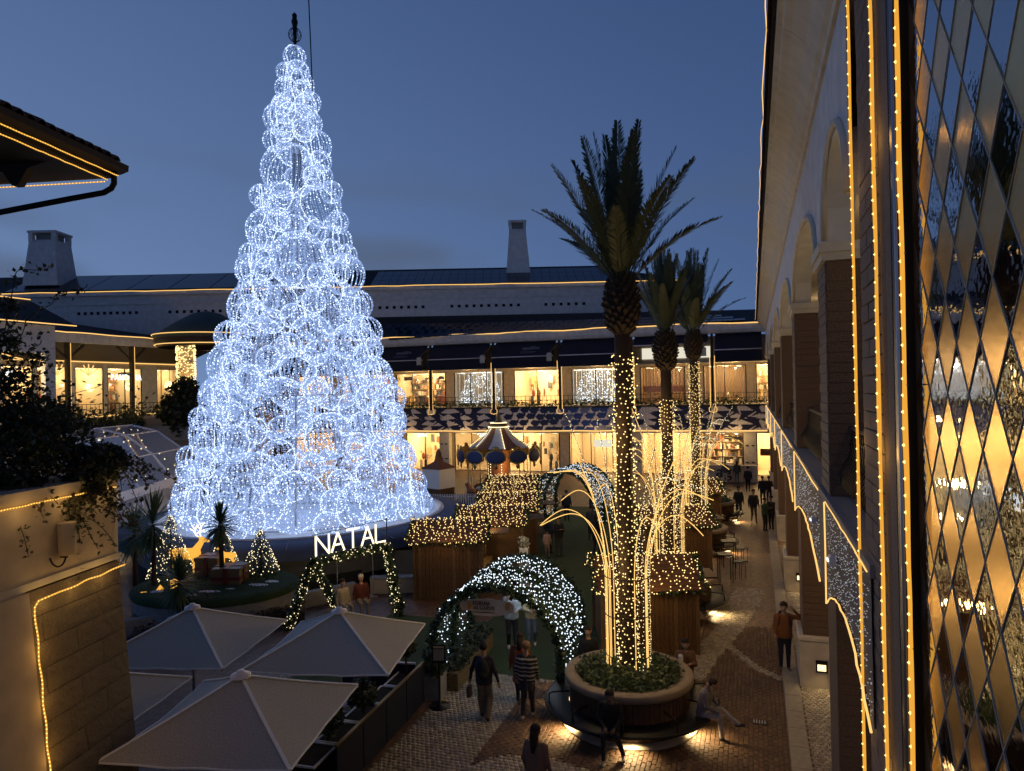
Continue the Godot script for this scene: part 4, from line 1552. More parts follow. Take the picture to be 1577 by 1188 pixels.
# ---------------------------------------------------------------- pier and eave on the left
func build_pier() -> void:
	var turn := deg_to_rad(12.0)
	var P := Vector3(-9.77, 0, -8.98)
	var o := thing("wall_pier", "cream wall pier above battered rough stone, gold rope lights along its edges", "pier", P, turn)
	# local: x = 0 is the face, x < 0 inside; z = 0 is the far corner, z > 0 towards the camera
	var s := st()
	span(s, Vector3(-6, 5.2, 0), Vector3(0, 6.42, 6))
	put(o, "upper_wall", s, M.cream_wall)
	s = st()
	span(s, Vector3(-6, 6.42, -0.03), Vector3(0.03, 6.55, 6))
	put(o, "coping", s, M.cream_wall)
	s = st()
	span(s, Vector3(-0.1, 5.2, -0.02), Vector3(0.03, 5.3, 6))
	span(s, Vector3(-0.02, 5.3, -0.015), Vector3(0.012, 6.42, 0.06))
	put(o, "string_course", s, M.beige_trim)
	# battered stone foot: leans out 0.085 per metre down
	var lean := 0.085
	var bas := Basis(Vector3(1, 0, 0), Vector3(-lean, 1, 0).normalized(), Vector3(0, 0, 1))
	s = st()
	slab(s, PackedVector2Array([Vector2(-6, 0), Vector2(0.34, 0), Vector2(-0.09, 5.2), Vector2(-6, 5.2)]), 0.02, 6)
	put(o, "stone_core", s, M.mortar)
	var r := RandomNumberGenerator.new()
	r.seed = 9
	for k in 14:
		var y := 5.0 - k * 0.36
		var z := 0.0
		var n := 0
		while z < 1.84:
			var w := r.randf_range(0.75, 1.25) if n > 0 else (0.55 if k % 2 else 1.05)
			w = minf(w, 1.86 - z)
			if w < 0.1:
				break
			s = st()
			var x := 0.02 + (5.2 - y) * lean
			rough_block(s, Vector3(x - 0.06, y, z + w / 2), Vector3(0.16, 0.352, w - 0.008), bas, r)
			put(o, "stone_block", s, M.stone_block)
			z += w
			n += 1
	s = st()
	slab(s, PackedVector2Array([Vector2(0.2, 0), Vector2(0.60, 0), Vector2(0.12, 5.2), Vector2(-0.1, 5.2)]), 1.96, 3.4)
	put(o, "side_pilaster", s, M.cream_wall)
	# rope lights
	var up := []
	for i in 40:
		up.append(P + Basis(Vector3.UP, turn) * Vector3(0.035, 6.36 + rnd(-0.006, 0.006), 0.05 + i * 0.1))
	rope("rope_light", up, "gold rope light under the coping of the cream wall, below the hanging ivy", 0.05, 0.011, "rope lights on the left pier")
	var dn := []
	for i in 19:
		dn.append(P + Basis(Vector3.UP, turn) * Vector3(0.12 + 0.012 * sin(i * 1.3), 5.10 + 0.008 * sin(i * 0.9) - 0.003 * i, -0.02 + i * 0.1))
	var x0 := Vector3(0.14, 5.0, 1.87)
	for i in 34:
		var y := 4.98 - i * 0.1
		dn.append(P + Basis(Vector3.UP, turn) * Vector3(0.13 + (5.0 - y) * lean, y, 1.88 + 0.012 * sin(i * 1.1)))
	rope("rope_light", dn, "gold rope light bent along the ledge and down the edge of the rough stone", 0.055, 0.012, "rope lights on the left pier")
	for q in [[0.5, 5.06], [1.1, 5.04], [1.7, 5.0]]:
		lamp("rope_glow", P + Basis(Vector3.UP, turn) * Vector3(0.24, q[1], q[0]), 0.009, Color(1, 0.78, 0.45), 0.1)
	for y in [4.4, 3.7, 3.0]:
		lamp("rope_glow", P + Basis(Vector3.UP, turn) * Vector3(0.27 + (5.0 - y) * lean, y, 1.84), 0.009, Color(1, 0.74, 0.36), 0.1)
	for z in [0.4, 1.2, 2.0]:
		lamp("rope_glow", P + Basis(Vector3.UP, turn) * Vector3(0.25, 6.33, z), 0.008, Color(1, 0.80, 0.5), 0.1)
	# wall lamp (unlit)
	var l := thing("wall_lamp", "unlit beige half-round wall lamp on a curled bracket, on the cream pier", "wall lamp", P + Basis(Vector3.UP, turn) * Vector3(0.0, 5.72, 1.22), turn)
	s = st(true)
	lathe(s, [Vector2(0.0, -0.235), Vector2(0.105, -0.235), Vector2(0.115, -0.22), Vector2(0.125, 0.22), Vector2(0.115, 0.235), Vector2(0, 0.235)], 16, Vector3(0.1, 0.06, 0))
	put(l, "shade", s, mat("lamp_shade", Vector3(0.50, 0.41, 0.27), 0.6))
	s = st(true)
	var curl := []
	for i in 14:
		var a := i * 0.33
		curl.append(Vector3(0.09 - 0.02 * i * 0.2, -0.20 - 0.12 * sin(a * 0.8), 0.02 + 0.12 * (1.0 - cos(a * 0.7))))
	tube(s, curl, 0.013, 6)
	tube(s, [Vector3(0.0, -0.2, 0), Vector3(0.1, -0.2, 0)], 0.025, 8)
	put(l, "bracket", s, M.black_metal)
	# roof eave high on the left
	var E := Vector3(-9.36, 11.28, -8.77)
	var e := thing("roof_corner", "dark tiled roof corner with rope lights and a bent downpipe, high on the left", "roof", E, turn)
	s = st()
	slab(s, PackedVector2Array([Vector2(0.0, 0.02), Vector2(0.12, 0.06), Vector2(0.13, 0.15), Vector2(-0.02, 0.20), Vector2(-0.25, 0.1), Vector2(-0.25, 0.0)]), -0.05, 5)
	put(e, "gutter", s, M.dark_wood)
	s = st()
	span(s, Vector3(-5, -0.06, 0.05), Vector3(-0.1, 0.02, 5))
	span(s, Vector3(-5, 0.02, -0.05), Vector3(-0.25, 0.16, 0.05))
	put(e, "soffit", s, M.dark_wood)
	s = st()
	quad(s, Vector3(-3.2, 1.55, 3.0), Vector3(-3.2, 1.55, 5.0), Vector3(0, 0.2, 5.0), Vector3(0, 0.2, -0.05))
	tri(s, Vector3(-3.2, 1.55, 3.0), Vector3(0, 0.2, -0.05), Vector3(-5, 0.2, -0.05))
	put(e, "roof_slope", s, M.dark_roof)
	var tile := st(true)
	for k in 8:
		var a := PI * k / 8.0
		var b := PI * (k + 1) / 8.0
		var p := Vector2(cos(a) * 0.085, sin(a) * 0.07)
		var q := Vector2(cos(b) * 0.085, sin(b) * 0.07)
		quad(tile, Vector3(0, p.y, p.x), Vector3(0, q.y, q.x), Vector3(-0.42, q.y + 0.175, q.x * 0.85), Vector3(-0.42, p.y + 0.175, p.x * 0.85))
		quad(tile, Vector3(0, p.y * 0.75, p.x * 0.78), Vector3(0, q.y * 0.75, q.x * 0.78), Vector3(0, q.y, q.x), Vector3(0, p.y, p.x))
	var tmesh := done(tile, M.roof_tile)
	for row in 7:
		for i in 14:
			var z := 0.12 + i * 0.19 + rnd(-0.008, 0.008)
			if z < row * 0.40 - 0.1:
				continue
			part(e, "roof_tile", tmesh, Vector3(0.05 - row * 0.38, 0.20 + row * 0.16 + rnd(-0.006, 0.006), z), Basis.from_euler(Vector3(0, rnd(-0.03, 0.03), rnd(-0.03, 0.03))))
	for q in [[0.06, -0.05, "outer"], [-0.12, -0.1, "inner"]]:
		var pts := []
		for i in 36:
			pts.append(E + Basis(Vector3.UP, turn) * Vector3(q[0], q[1] + rnd(-0.004, 0.004), 0.12 + i * 0.1))
		rope("rope_light", pts, q[2] + " gold rope light along the front gutter of the dark roof corner", 0.045, 0.009, "rope lights on the roof corner")
	var bk := []
	for i in 30:
		bk.append(E + Basis(Vector3.UP, turn) * Vector3(-0.25 - i * 0.12, -0.09, 0.0))
	rope("rope_light", bk, "pale rope light along the far gutter behind the roof bracket", 0.06, 0.009, "rope lights on the roof corner")
	s = st(true)
	tube(s, [Vector3(-0.02, 0.03, 0.1), Vector3(-0.02, -0.16, 0.1), Vector3(-0.05, -0.24, 0.12), Vector3(-0.16, -0.31, 0.15), Vector3(-0.6, -0.42, 0.3), Vector3(-1.7, -0.72, 0.7)], 0.045, 8)
	put(e, "downpipe", s, M.black_metal)
	s = st()
	slab(s, PackedVector2Array([Vector2(-1.6, 0.0), Vector2(-0.35, 0.0), Vector2(-0.4, -0.05), Vector2(-0.75, -0.14), Vector2(-0.9, -0.38), Vector2(-1.0, -0.38), Vector2(-1.15, -0.18), Vector2(-1.6, -0.1)]), 0.85, 0.97)
	put(e, "rafter_tail", s, M.dark_wood)

func rough_block(s: SurfaceTool, c: Vector3, size: Vector3, b: Basis, r: RandomNumberGenerator) -> void:
	var ny := 5
	var nz := maxi(4, int(size.z / 0.09))
	var h := size * 0.5
	var g := []
	for j in ny + 1:
		var row := []
		for i in nz + 1:
			var edge := j == 0 or i == 0 or j == ny or i == nz
			var x := h.x - 0.010 if edge else h.x + r.randf_range(-0.007, 0.008)
			row.append(c + b * Vector3(x, lerpf(-h.y, h.y, float(j) / ny), lerpf(-h.z, h.z, float(i) / nz)))
		g.append(row)
	for j in ny:
		for i in nz:
			quad(s, g[j + 1][i + 1], g[j + 1][i], g[j][i], g[j][i + 1])
	var k := func(x: float, y: float, z: float) -> Vector3: return c + b * Vector3(x * h.x, y * h.y, z * h.z)
	quad(s, k.call(-1, 1, -1), k.call(0.72, 1, -1), k.call(0.72, 1, 1), k.call(-1, 1, 1))
	quad(s, k.call(-1, -1, 1), k.call(0.72, -1, 1), k.call(0.72, -1, -1), k.call(-1, -1, -1))
	quad(s, k.call(-1, 1, 1), k.call(0.72, 1, 1), k.call(0.72, -1, 1), k.call(-1, -1, 1))
	quad(s, k.call(0.72, 1, -1), k.call(-1, 1, -1), k.call(-1, -1, -1), k.call(0.72, -1, -1))

# ---------------------------------------------------------------- the great tree of light
func tree_r(y: float) -> float:
	var k := [[1.6, 6.45], [4.7, 5.75], [8.0, 4.9], [11.2, 3.85], [14.5, 2.9], [17.7, 2.15], [21.0, 1.4], [23.9, 0.85], [25.2, 0.3]]
	for i in k.size() - 1:
		if y <= k[i + 1][0]:
			return lerpf(k[i][1], k[i + 1][1], clampf((y - k[i][0]) / (k[i + 1][0] - k[i][0]), 0, 1)) * 0.97 - 0.22
	return 0.2

func wire_ball(r: float, led: float, seed_: int) -> Array:
	var g := RandomNumberGenerator.new()
	g.seed = seed_
	var pts := []
	var sparks := []
	var mer := int(clampf(r * 24.0, 16, 40))
	for i in mer:
		var a := TAU * i / mer
		var n := int(PI * r / 0.08)
		for k in n:
			var b := PI * (k + 0.5 + g.randf_range(-0.35, 0.35)) / n
			if g.randf() < 0.06 or (sin(b) < 0.25 and i % 3 > 0):
				continue
			var p := Vector3(sin(b) * cos(a + g.randf_range(-0.012, 0.012)), cos(b), sin(b) * sin(a)) * r * g.randf_range(0.985, 1.01)
			if g.randf() < 0.15:
				sparks.append(p)
			else:
				pts.append(p)
	var s := st()
	for i in mer:
		var a := TAU * i / mer
		var prev := Vector3(0, r, 0)
		for k in range(1, 13):
			var b := PI * k / 12.0
			var p := Vector3(sin(b) * cos(a), cos(b), sin(b) * sin(a)) * r
			var side := p.cross(Vector3.UP).normalized() * 0.005
			quad(s, prev - side, prev + side, p + side, p - side)
			prev = p
	# the rim hoop, facing out of the tree
	var hn := int(TAU * r / 0.08)
	for k in hn:
		var a := TAU * k / hn
		sparks.append(Vector3(cos(a), sin(a), g.randf_range(-0.02, 0.02)) * r * g.randf_range(0.99, 1.03))
	var all := lamps(pts, led, M.led_cool, false)
	var two := lamps(sparks, led, M.led_spark, false)
	var whole := ArrayMesh.new()
	for me in [all, two]:
		whole.add_surface_from_arrays(Mesh.PRIMITIVE_TRIANGLES, me.surface_get_arrays(0))
		whole.surface_set_material(whole.get_surface_count() - 1, me.surface_get_material(0))
	return [all, done(s, M.wire_white), two, whole]

func build_tree() -> void:
	var C := Vector3(-21.4, 0, -30.8)
	var o := thing("light_tree", "towering christmas tree made of glowing white wire balls on a round stage", "christmas tree", C)
	var sizes := [1.75, 1.35, 1.05, 0.78, 0.55, 0.42]
	var led := [0.026, 0.026, 0.026, 0.025, 0.024, 0.024]
	var kinds := []
	for i in 6:
		kinds.append([wire_ball(sizes[i], led[i], 10 + i), wire_ball(sizes[i], led[i], 40 + i)])
	var g := RandomNumberGenerator.new()
	g.seed = 21
	var placed := []
	var to_cam := atan2(-C.z, -C.x)      # bearing of the camera seen from the tree
	var try_add := func(y: float, a: float, k: int, slack: float) -> bool:
		var r: float = sizes[k]
		if r > tree_r(y) * 0.95 + 0.1:
			return false
		var rr := maxf(tree_r(y) - r * 0.92 + (g.randf() * 0.45 if k > 1 else g.randf() * 0.2), 0.0)
		var p := Vector3(cos(a) * rr, y, sin(a) * rr)
		if p.y - r < 1.65:
			p.y = 1.65 + r * 0.9
		for q in placed:
			if p.distance_to(q[0]) < (r + sizes[q[1]]) * slack:
				return false
		placed.append([p, k, absf(wrapf(a - to_cam, -PI, PI))])
		return true
	# the foot ring, then upward
	for i in 13:
		var a := TAU * i / 13.0 + g.randf_range(-0.1, 0.1)
		try_add.call(1.7 + [1.75, 1.05, 1.35][i % 3], a, [0, 2, 1][i % 3], 0.7)
	for i in 700:
		var y := 2.0 + pow(g.randf(), 1.4) * 18.0
		try_add.call(y, g.randf() * TAU, 0 if y < 9.0 and g.randf() < 0.6 else 1, 0.98)
	for i in 1500:
		try_add.call(1.9 + g.randf() * 20.0, g.randf() * TAU, 2, 0.93)
	for i in 3000:
		try_add.call(1.9 + g.randf() * 21.5, g.randf() * TAU, 3, 0.86)
	for i in 5000:
		try_add.call(1.9 + g.randf() * 22.2, g.randf() * TAU, 4, 0.80)
	for q in [[-0.05, 24.65, 0.0, 4], [0.32, 23.75, 0.25, 4], [-0.42, 23.85, 0.3, 5], [-0.35, 23.0, 0.3, 4], [0.5, 22.9, 0.2, 5], [0.1, 23.1, -0.4, 4], [0.15, 22.3, 0.5, 4], [-0.55, 22.2, 0.3, 4], [0.65, 22.0, 0.2, 4], [-0.1, 21.6, 0.7, 4], [-0.7, 21.5, 0.4, 3], [0.7, 21.2, 0.5, 3]]:
		placed.append([Vector3(q[0], q[1], q[2]), q[3], 0.0])
	placed.sort_custom(func(a, b): return a[2] < b[2])
	var behind := [[], [], [], [], [], []]
	var shown := 0
	for i in placed.size():
		var q: Array = placed[i]
		var b := Basis.from_euler(Vector3(g.randf_range(-0.2, 0.15), atan2(q[0].x, q[0].z) + g.randf_range(-0.25, 0.25), g.randf() * 0.3))
		if q[2] > 1.9 or shown >= 298:
			if g.randf() < 0.6:
				behind[q[1]].append(Transform3D(b, q[0]))
			continue
		shown += 1
		var kind: Array = kinds[q[1]][g.randi() % 2]
		var w := part(o, "light_ball", kind[1], q[0], b)
		part(w, "bulbs", kind[0], Vector3.ZERO, Basis.IDENTITY, "stuff")
		part(w, "bright_bulbs", kind[2], Vector3.ZERO, Basis.IDENTITY, "stuff")
	for k in 6:
		if behind[k].size():
			many(o, "light_balls_behind_%s" % ["huge", "large", "middling", "small", "tiny", "least"][k], kinds[k][0][3], behind[k], [])
	# scaffold and the net of light strung on it
	var pts := []
	for i in 16000:
		var y := 1.8 + pow(g.randf(), 1.5) * 22.5
		var a := g.randf() * TAU
		var r := maxf(tree_r(y) - 1.5 - g.randf() * 0.8, 0.15)
		pts.append(Vector3(cos(a) * r, y, sin(a) * r))
	part(o, "light_net", lamps(pts, 0.02, M.led_cool, false), Vector3.ZERO, Basis.IDENTITY, "stuff")
	var s := st()
	for i in 12:
		var a := TAU * i / 12.0
		var d := Vector3(cos(a), 0, sin(a))
		for k in 11:
			var y0 := 1.7 + k * 2.0
			var r0 := maxf(tree_r(y0) - 1.7, 0.25)
			var r1 := maxf(tree_r(y0 + 2) - 1.7, 0.2)
			bar(s, d * r0 + Vector3(0, y0, 0), d * r1 + Vector3(0, y0 + 2.0, 0), 0.07)
			var d2 := Vector3(cos(a + TAU / 12), 0, sin(a + TAU / 12))
			bar(s, d * r0 + Vector3(0, y0, 0), d2 * r0 + Vector3(0, y0, 0), 0.06)
	put(o, "scaffold", s, M.steel)
	# unlit topmost ball and spike, thin rod beside it
	s = st()
	for i in 12:
		var a := TAU * i / 12.0
		var prev := Vector3(0, 25.75 + 0.36, 0)
		for k in range(1, 9):
			var b := PI * k / 8.0
			var p := Vector3(sin(b) * cos(a) * 0.32, 25.75 + cos(b) * 0.36, sin(b) * sin(a) * 0.32)
			bar(s, prev, p, 0.018)
			prev = p
	put(o, "dark_ball", s, M.black_metal)
	s = st(true)
	lathe(s, [Vector2(0.06, 25.0), Vector2(0.09, 25.6), Vector2(0.12, 26.2), Vector2(0.17, 26.4), Vector2(0.11, 26.6), Vector2(0.13, 26.75), Vector2(0, 26.9)], 8)
	put(o, "finial", s, M.black_metal)
	s = st(true)
	tube(s, [Vector3(0.86, 22.8, -0.15), Vector3(0.80, 25.4, -0.15), Vector3(0.74, 27.5, -0.15)], 0.03, 5)
	ball(s, Vector3(0.74, 27.6, -0.15), Vector3(0.08, 0.16, 0.08), 8, 6)
	put(o, "lightning_rod", s, M.black_metal)
	for q in [[3.2, 1.6], [7.0, 1.3], [11.0, 1.0], [15.5, 0.7], [20.0, 0.45]]:
		lamp("tree_light", C + Vector3(0, q[0], 0), q[1] * 0.20, Color(0.66, 0.78, 1.0), 0.4)
	# stage: ring, sloping apron, dark recess, wall
	var stg := thing("round_stage", "round stage under the light tree with a sloping blue grey skirt", "stage", C)
	s = st(true)
	lathe(s, [Vector2(0, 1.62), Vector2(6.6, 1.62), Vector2(6.6, 1.92), Vector2(6.95, 1.95), Vector2(6.98, 1.86)], 72)
	put(stg, "deck", s, M.white_metal)
	s = st(true)
	lathe(s, [Vector2(6.97, 1.9), Vector2(7.6, 1.84), Vector2(8.3, 1.72), Vector2(8.34, 1.30)], 72)
	put(stg, "skirt", s, M.stage_cloth)
	s = st()
	for i in 72:
		if i % 6 == 0:
			var a := TAU * i / 72.0
			var d := Vector3(cos(a), 0, sin(a))
			bar(s, d * 7.0 + Vector3(0, 1.91, 0), d * 8.33 + Vector3(0, 1.73, 0), 0.03)
	put(stg, "skirt_seam", s, M.grey_stone)
	s = st(true)
	lathe(s, [Vector2(6.6, 0.0), Vector2(6.6, 1.6)], 48)
	put(stg, "recess", s, M.black_void)
	s = st()
	lathe(s, [Vector2(7.42, 0.3), Vector2(7.42, 1.08), Vector2(7.0, 1.08)], 60)
	put(stg, "wall", s, M.grey_stone)
	s = st()
	lathe(s, [Vector2(7.47, 1.0), Vector2(7.47, 1.1), Vector2(7.0, 1.1)], 60)
	put(stg, "wall_coping", s, M.pale_stone)

# ---------------------------------------------------------------- reindeer island
func xmas_tree(at: Vector3, h: float, r: float, label: String) -> void:
	var o := thing("small_fir", label, "christmas tree", at, 0.0, "small firs on the turf island")
	var s := st()
	var pts := []
	for i in 1500:
		var t := pow(rng.randf(), 1.3)
		var a := rng.randf() * TAU
		var q := r * (1.0 - t) * sqrt(rnd(0.35, 1.0)) * (0.82 + 0.18 * sin(t * 34.0)) + 0.02
		pts.append(Vector3(cos(a) * q, 0.12 + t * (h - 0.12), sin(a) * q))
	for p: Vector3 in pts:
		var out := Vector3(p.x, 0, p.z).normalized() * 0.10 + Vector3(rnd(-0.05, 0.05), rnd(-0.06, 0.05), rnd(-0.05, 0.05))
		var sd := out.cross(Vector3.UP).normalized() * 0.022
		quad(s, p - sd, p + out * 0.5 + sd, p + out * 1.25, p + out * 0.5 - sd)
	put(o, "crown", s, M.garland_leaf)
	s = st(true)
	tube(s, [Vector3.ZERO, Vector3(0, h * 0.9, 0)], [0.05, 0.01], 6)
	put(o, "trunk", s, M.trunk_bark)
	var l := []
	for i in int(95 * h):
		var t := pow(rng.randf(), 1.25)
		var a := rng.randf() * TAU
		var q := r * (1.0 - t) * 1.03 + 0.06
		l.append(Vector3(cos(a) * q, 0.15 + t * (h - 0.15), sin(a) * q))
	part(o, "fairy_lights", lamps(l, 0.021, M.led_pale), Vector3.ZERO, Basis.IDENTITY, "stuff")

func deer(called: String, label: String, at: Vector3, k: float, turn: float, antlers: bool) -> void:
	var o := thing(called, label, "reindeer figure", at, turn)
	var f := Field.new(0.035 * k, Vector3(-1.1, -0.05, -0.35) * k, Vector3(1.1, 2.2, 0.35) * k)
	var c := Color.WHITE
	f.bone(Vector3(-0.62, 0.78, 0) * k, Vector3(0.25, 0.80, 0) * k, 0.25 * k, 0.24 * k, c)
	f.bone(Vector3(0.22, 0.86, 0) * k, Vector3(0.56, 1.34, 0) * k, 0.19 * k, 0.11 * k, c)
	f.bone(Vector3(0.55, 1.42, 0) * k, Vector3(0.86, 1.33, 0) * k, 0.11 * k, 0.05 * k, c)
	for sd in [-1.0, 1.0]:
		f.bone(Vector3(0.55, 1.48, 0.05 * sd) * k, Vector3(0.42, 1.58, 0.2 * sd) * k, 0.045 * k, 0.02 * k, c)
		f.bone(Vector3(0.22, 0.7, 0.12 * sd) * k, Vector3(0.24, 0.35, 0.13 * sd) * k, 0.10 * k, 0.045 * k, c)
		f.bone(Vector3(0.24, 0.35, 0.13 * sd) * k, Vector3(0.22, 0.0, 0.13 * sd) * k, 0.045 * k, 0.04 * k, c)
		f.bone(Vector3(-0.6, 0.74, 0.12 * sd) * k, Vector3(-0.52, 0.42, 0.13 * sd) * k, 0.14 * k, 0.06 * k, c)
		f.bone(Vector3(-0.52, 0.42, 0.13 * sd) * k, Vector3(-0.66, 0.30, 0.13 * sd) * k, 0.055 * k, 0.045 * k, c)
		f.bone(Vector3(-0.66, 0.30, 0.13 * sd) * k, Vector3(-0.62, 0.0, 0.13 * sd) * k, 0.045 * k, 0.04 * k, c)
	f.bone(Vector3(-0.82, 0.9, 0) * k, Vector3(-0.93, 0.82, 0) * k, 0.06 * k, 0.03 * k, c)
	var mesh := f.mesh(M.deer_gold)
	part(o, "body", mesh)
	if antlers:
		var s := st(true)
		for sd in [-1.0, 1.0]:
			var b := Vector3(0.5, 1.5, 0.06 * sd) * k
			tube(s, [b, b + Vector3(-0.12, 0.16, 0.14 * sd) * k, b + Vector3(-0.10, 0.42, 0.26 * sd) * k, b + Vector3(0.06, 0.6, 0.24 * sd) * k], 0.028 * k, 5)
			tube(s, [b + Vector3(-0.12, 0.16, 0.14 * sd) * k, b + Vector3(0.08, 0.32, 0.16 * sd) * k], 0.024 * k, 5)
			tube(s, [b + Vector3(-0.11, 0.3, 0.2 * sd) * k, b + Vector3(-0.3, 0.46, 0.3 * sd) * k], 0.022 * k, 5)
			tube(s, [b + Vector3(-0.10, 0.42, 0.26 * sd) * k, b + Vector3(-0.22, 0.62, 0.3 * sd) * k], 0.022 * k, 5)
		put(o, "antlers", s, M.letter_white)

func yucca(at: Vector3, h: float, r: float, label: String, lean := Vector3.ZERO) -> void:
	var o := thing("yucca", label, "yucca", at, 0.0, "yuccas round the turf island")
	var s := st(true)
	tube(s, [Vector3.ZERO, Vector3(0, h * 0.5, 0) + lean * 0.4, Vector3(0, h, 0) + lean], [0.10, 0.08, 0.07], 7)
	put(o, "trunk", s, M.trunk_bark)
	s = st()
	var top := Vector3(0, h, 0) + lean
	for i in 180:
		var el := rnd(-1.2, 1.45)
		var a := rng.randf() * TAU
		var d := Vector3(cos(a) * cos(el), sin(el), sin(a) * cos(el))
		var l := r * rnd(0.8, 1.1)
		var sd := d.cross(Vector3(0.1, 1, 0.05)).normalized() * 0.034
		var b := top + Vector3(0, el * 0.16, 0)
		var mid := b + d * l * 0.55
		var tip := b + d * l + Vector3(0, -0.10 * l * cos(el), 0)
		quad(s, b - sd * 0.6, mid - sd, mid + sd, b + sd * 0.6)
		tri(s, mid - sd, tip, mid + sd)
	put(o, "leaf_rosette", s, M.yucca_leaf)
	s = st()
	for i in 50:
		var a := rng.randf() * TAU
		var d := Vector3(cos(a), 0, sin(a))
		var b := top - Vector3(0, rnd(0.1, 0.35), 0)
		var sd := Vector3(-d.z, 0, d.x) * 0.02
		tri(s, b - sd, b + d * 0.16 - Vector3(0, rnd(0.3, 0.75) * r, 0), b + sd)
	put(o, "dead_skirt", s, M.boot_bark)

func gift(at: Vector3, w: float, h: float, turn: float, label: String) -> void:
	var o := thing("gift_box", label, "gift box", at, turn, "gift boxes on the turf island")
	var s := st()
	bevel_box(s, Vector3(0, h / 2, 0), Vector3(w, h, w), 0.02)
	put(o, "box", s, M.gift_paper)
	s = st()
	bevel_box(s, Vector3(0, h * 0.93, 0), Vector3(w + 0.05, h * 0.16, w + 0.05), 0.02)
	put(o, "lid", s, M.gift_paper)
	s = st()
	box(s, Vector3(0, h * 0.5 + 0.012, 0), Vector3(w + 0.07, h + 0.03, w * 0.16))
	box(s, Vector3(0, h * 0.5 + 0.008, 0), Vector3(w * 0.16, h + 0.03, w + 0.075))
	box(s, Vector3(0, h * 0.45, 0), Vector3(w + 0.02, h * 0.2, w + 0.02))
	put(o, "ribbon", s, M.gift_ribbon)

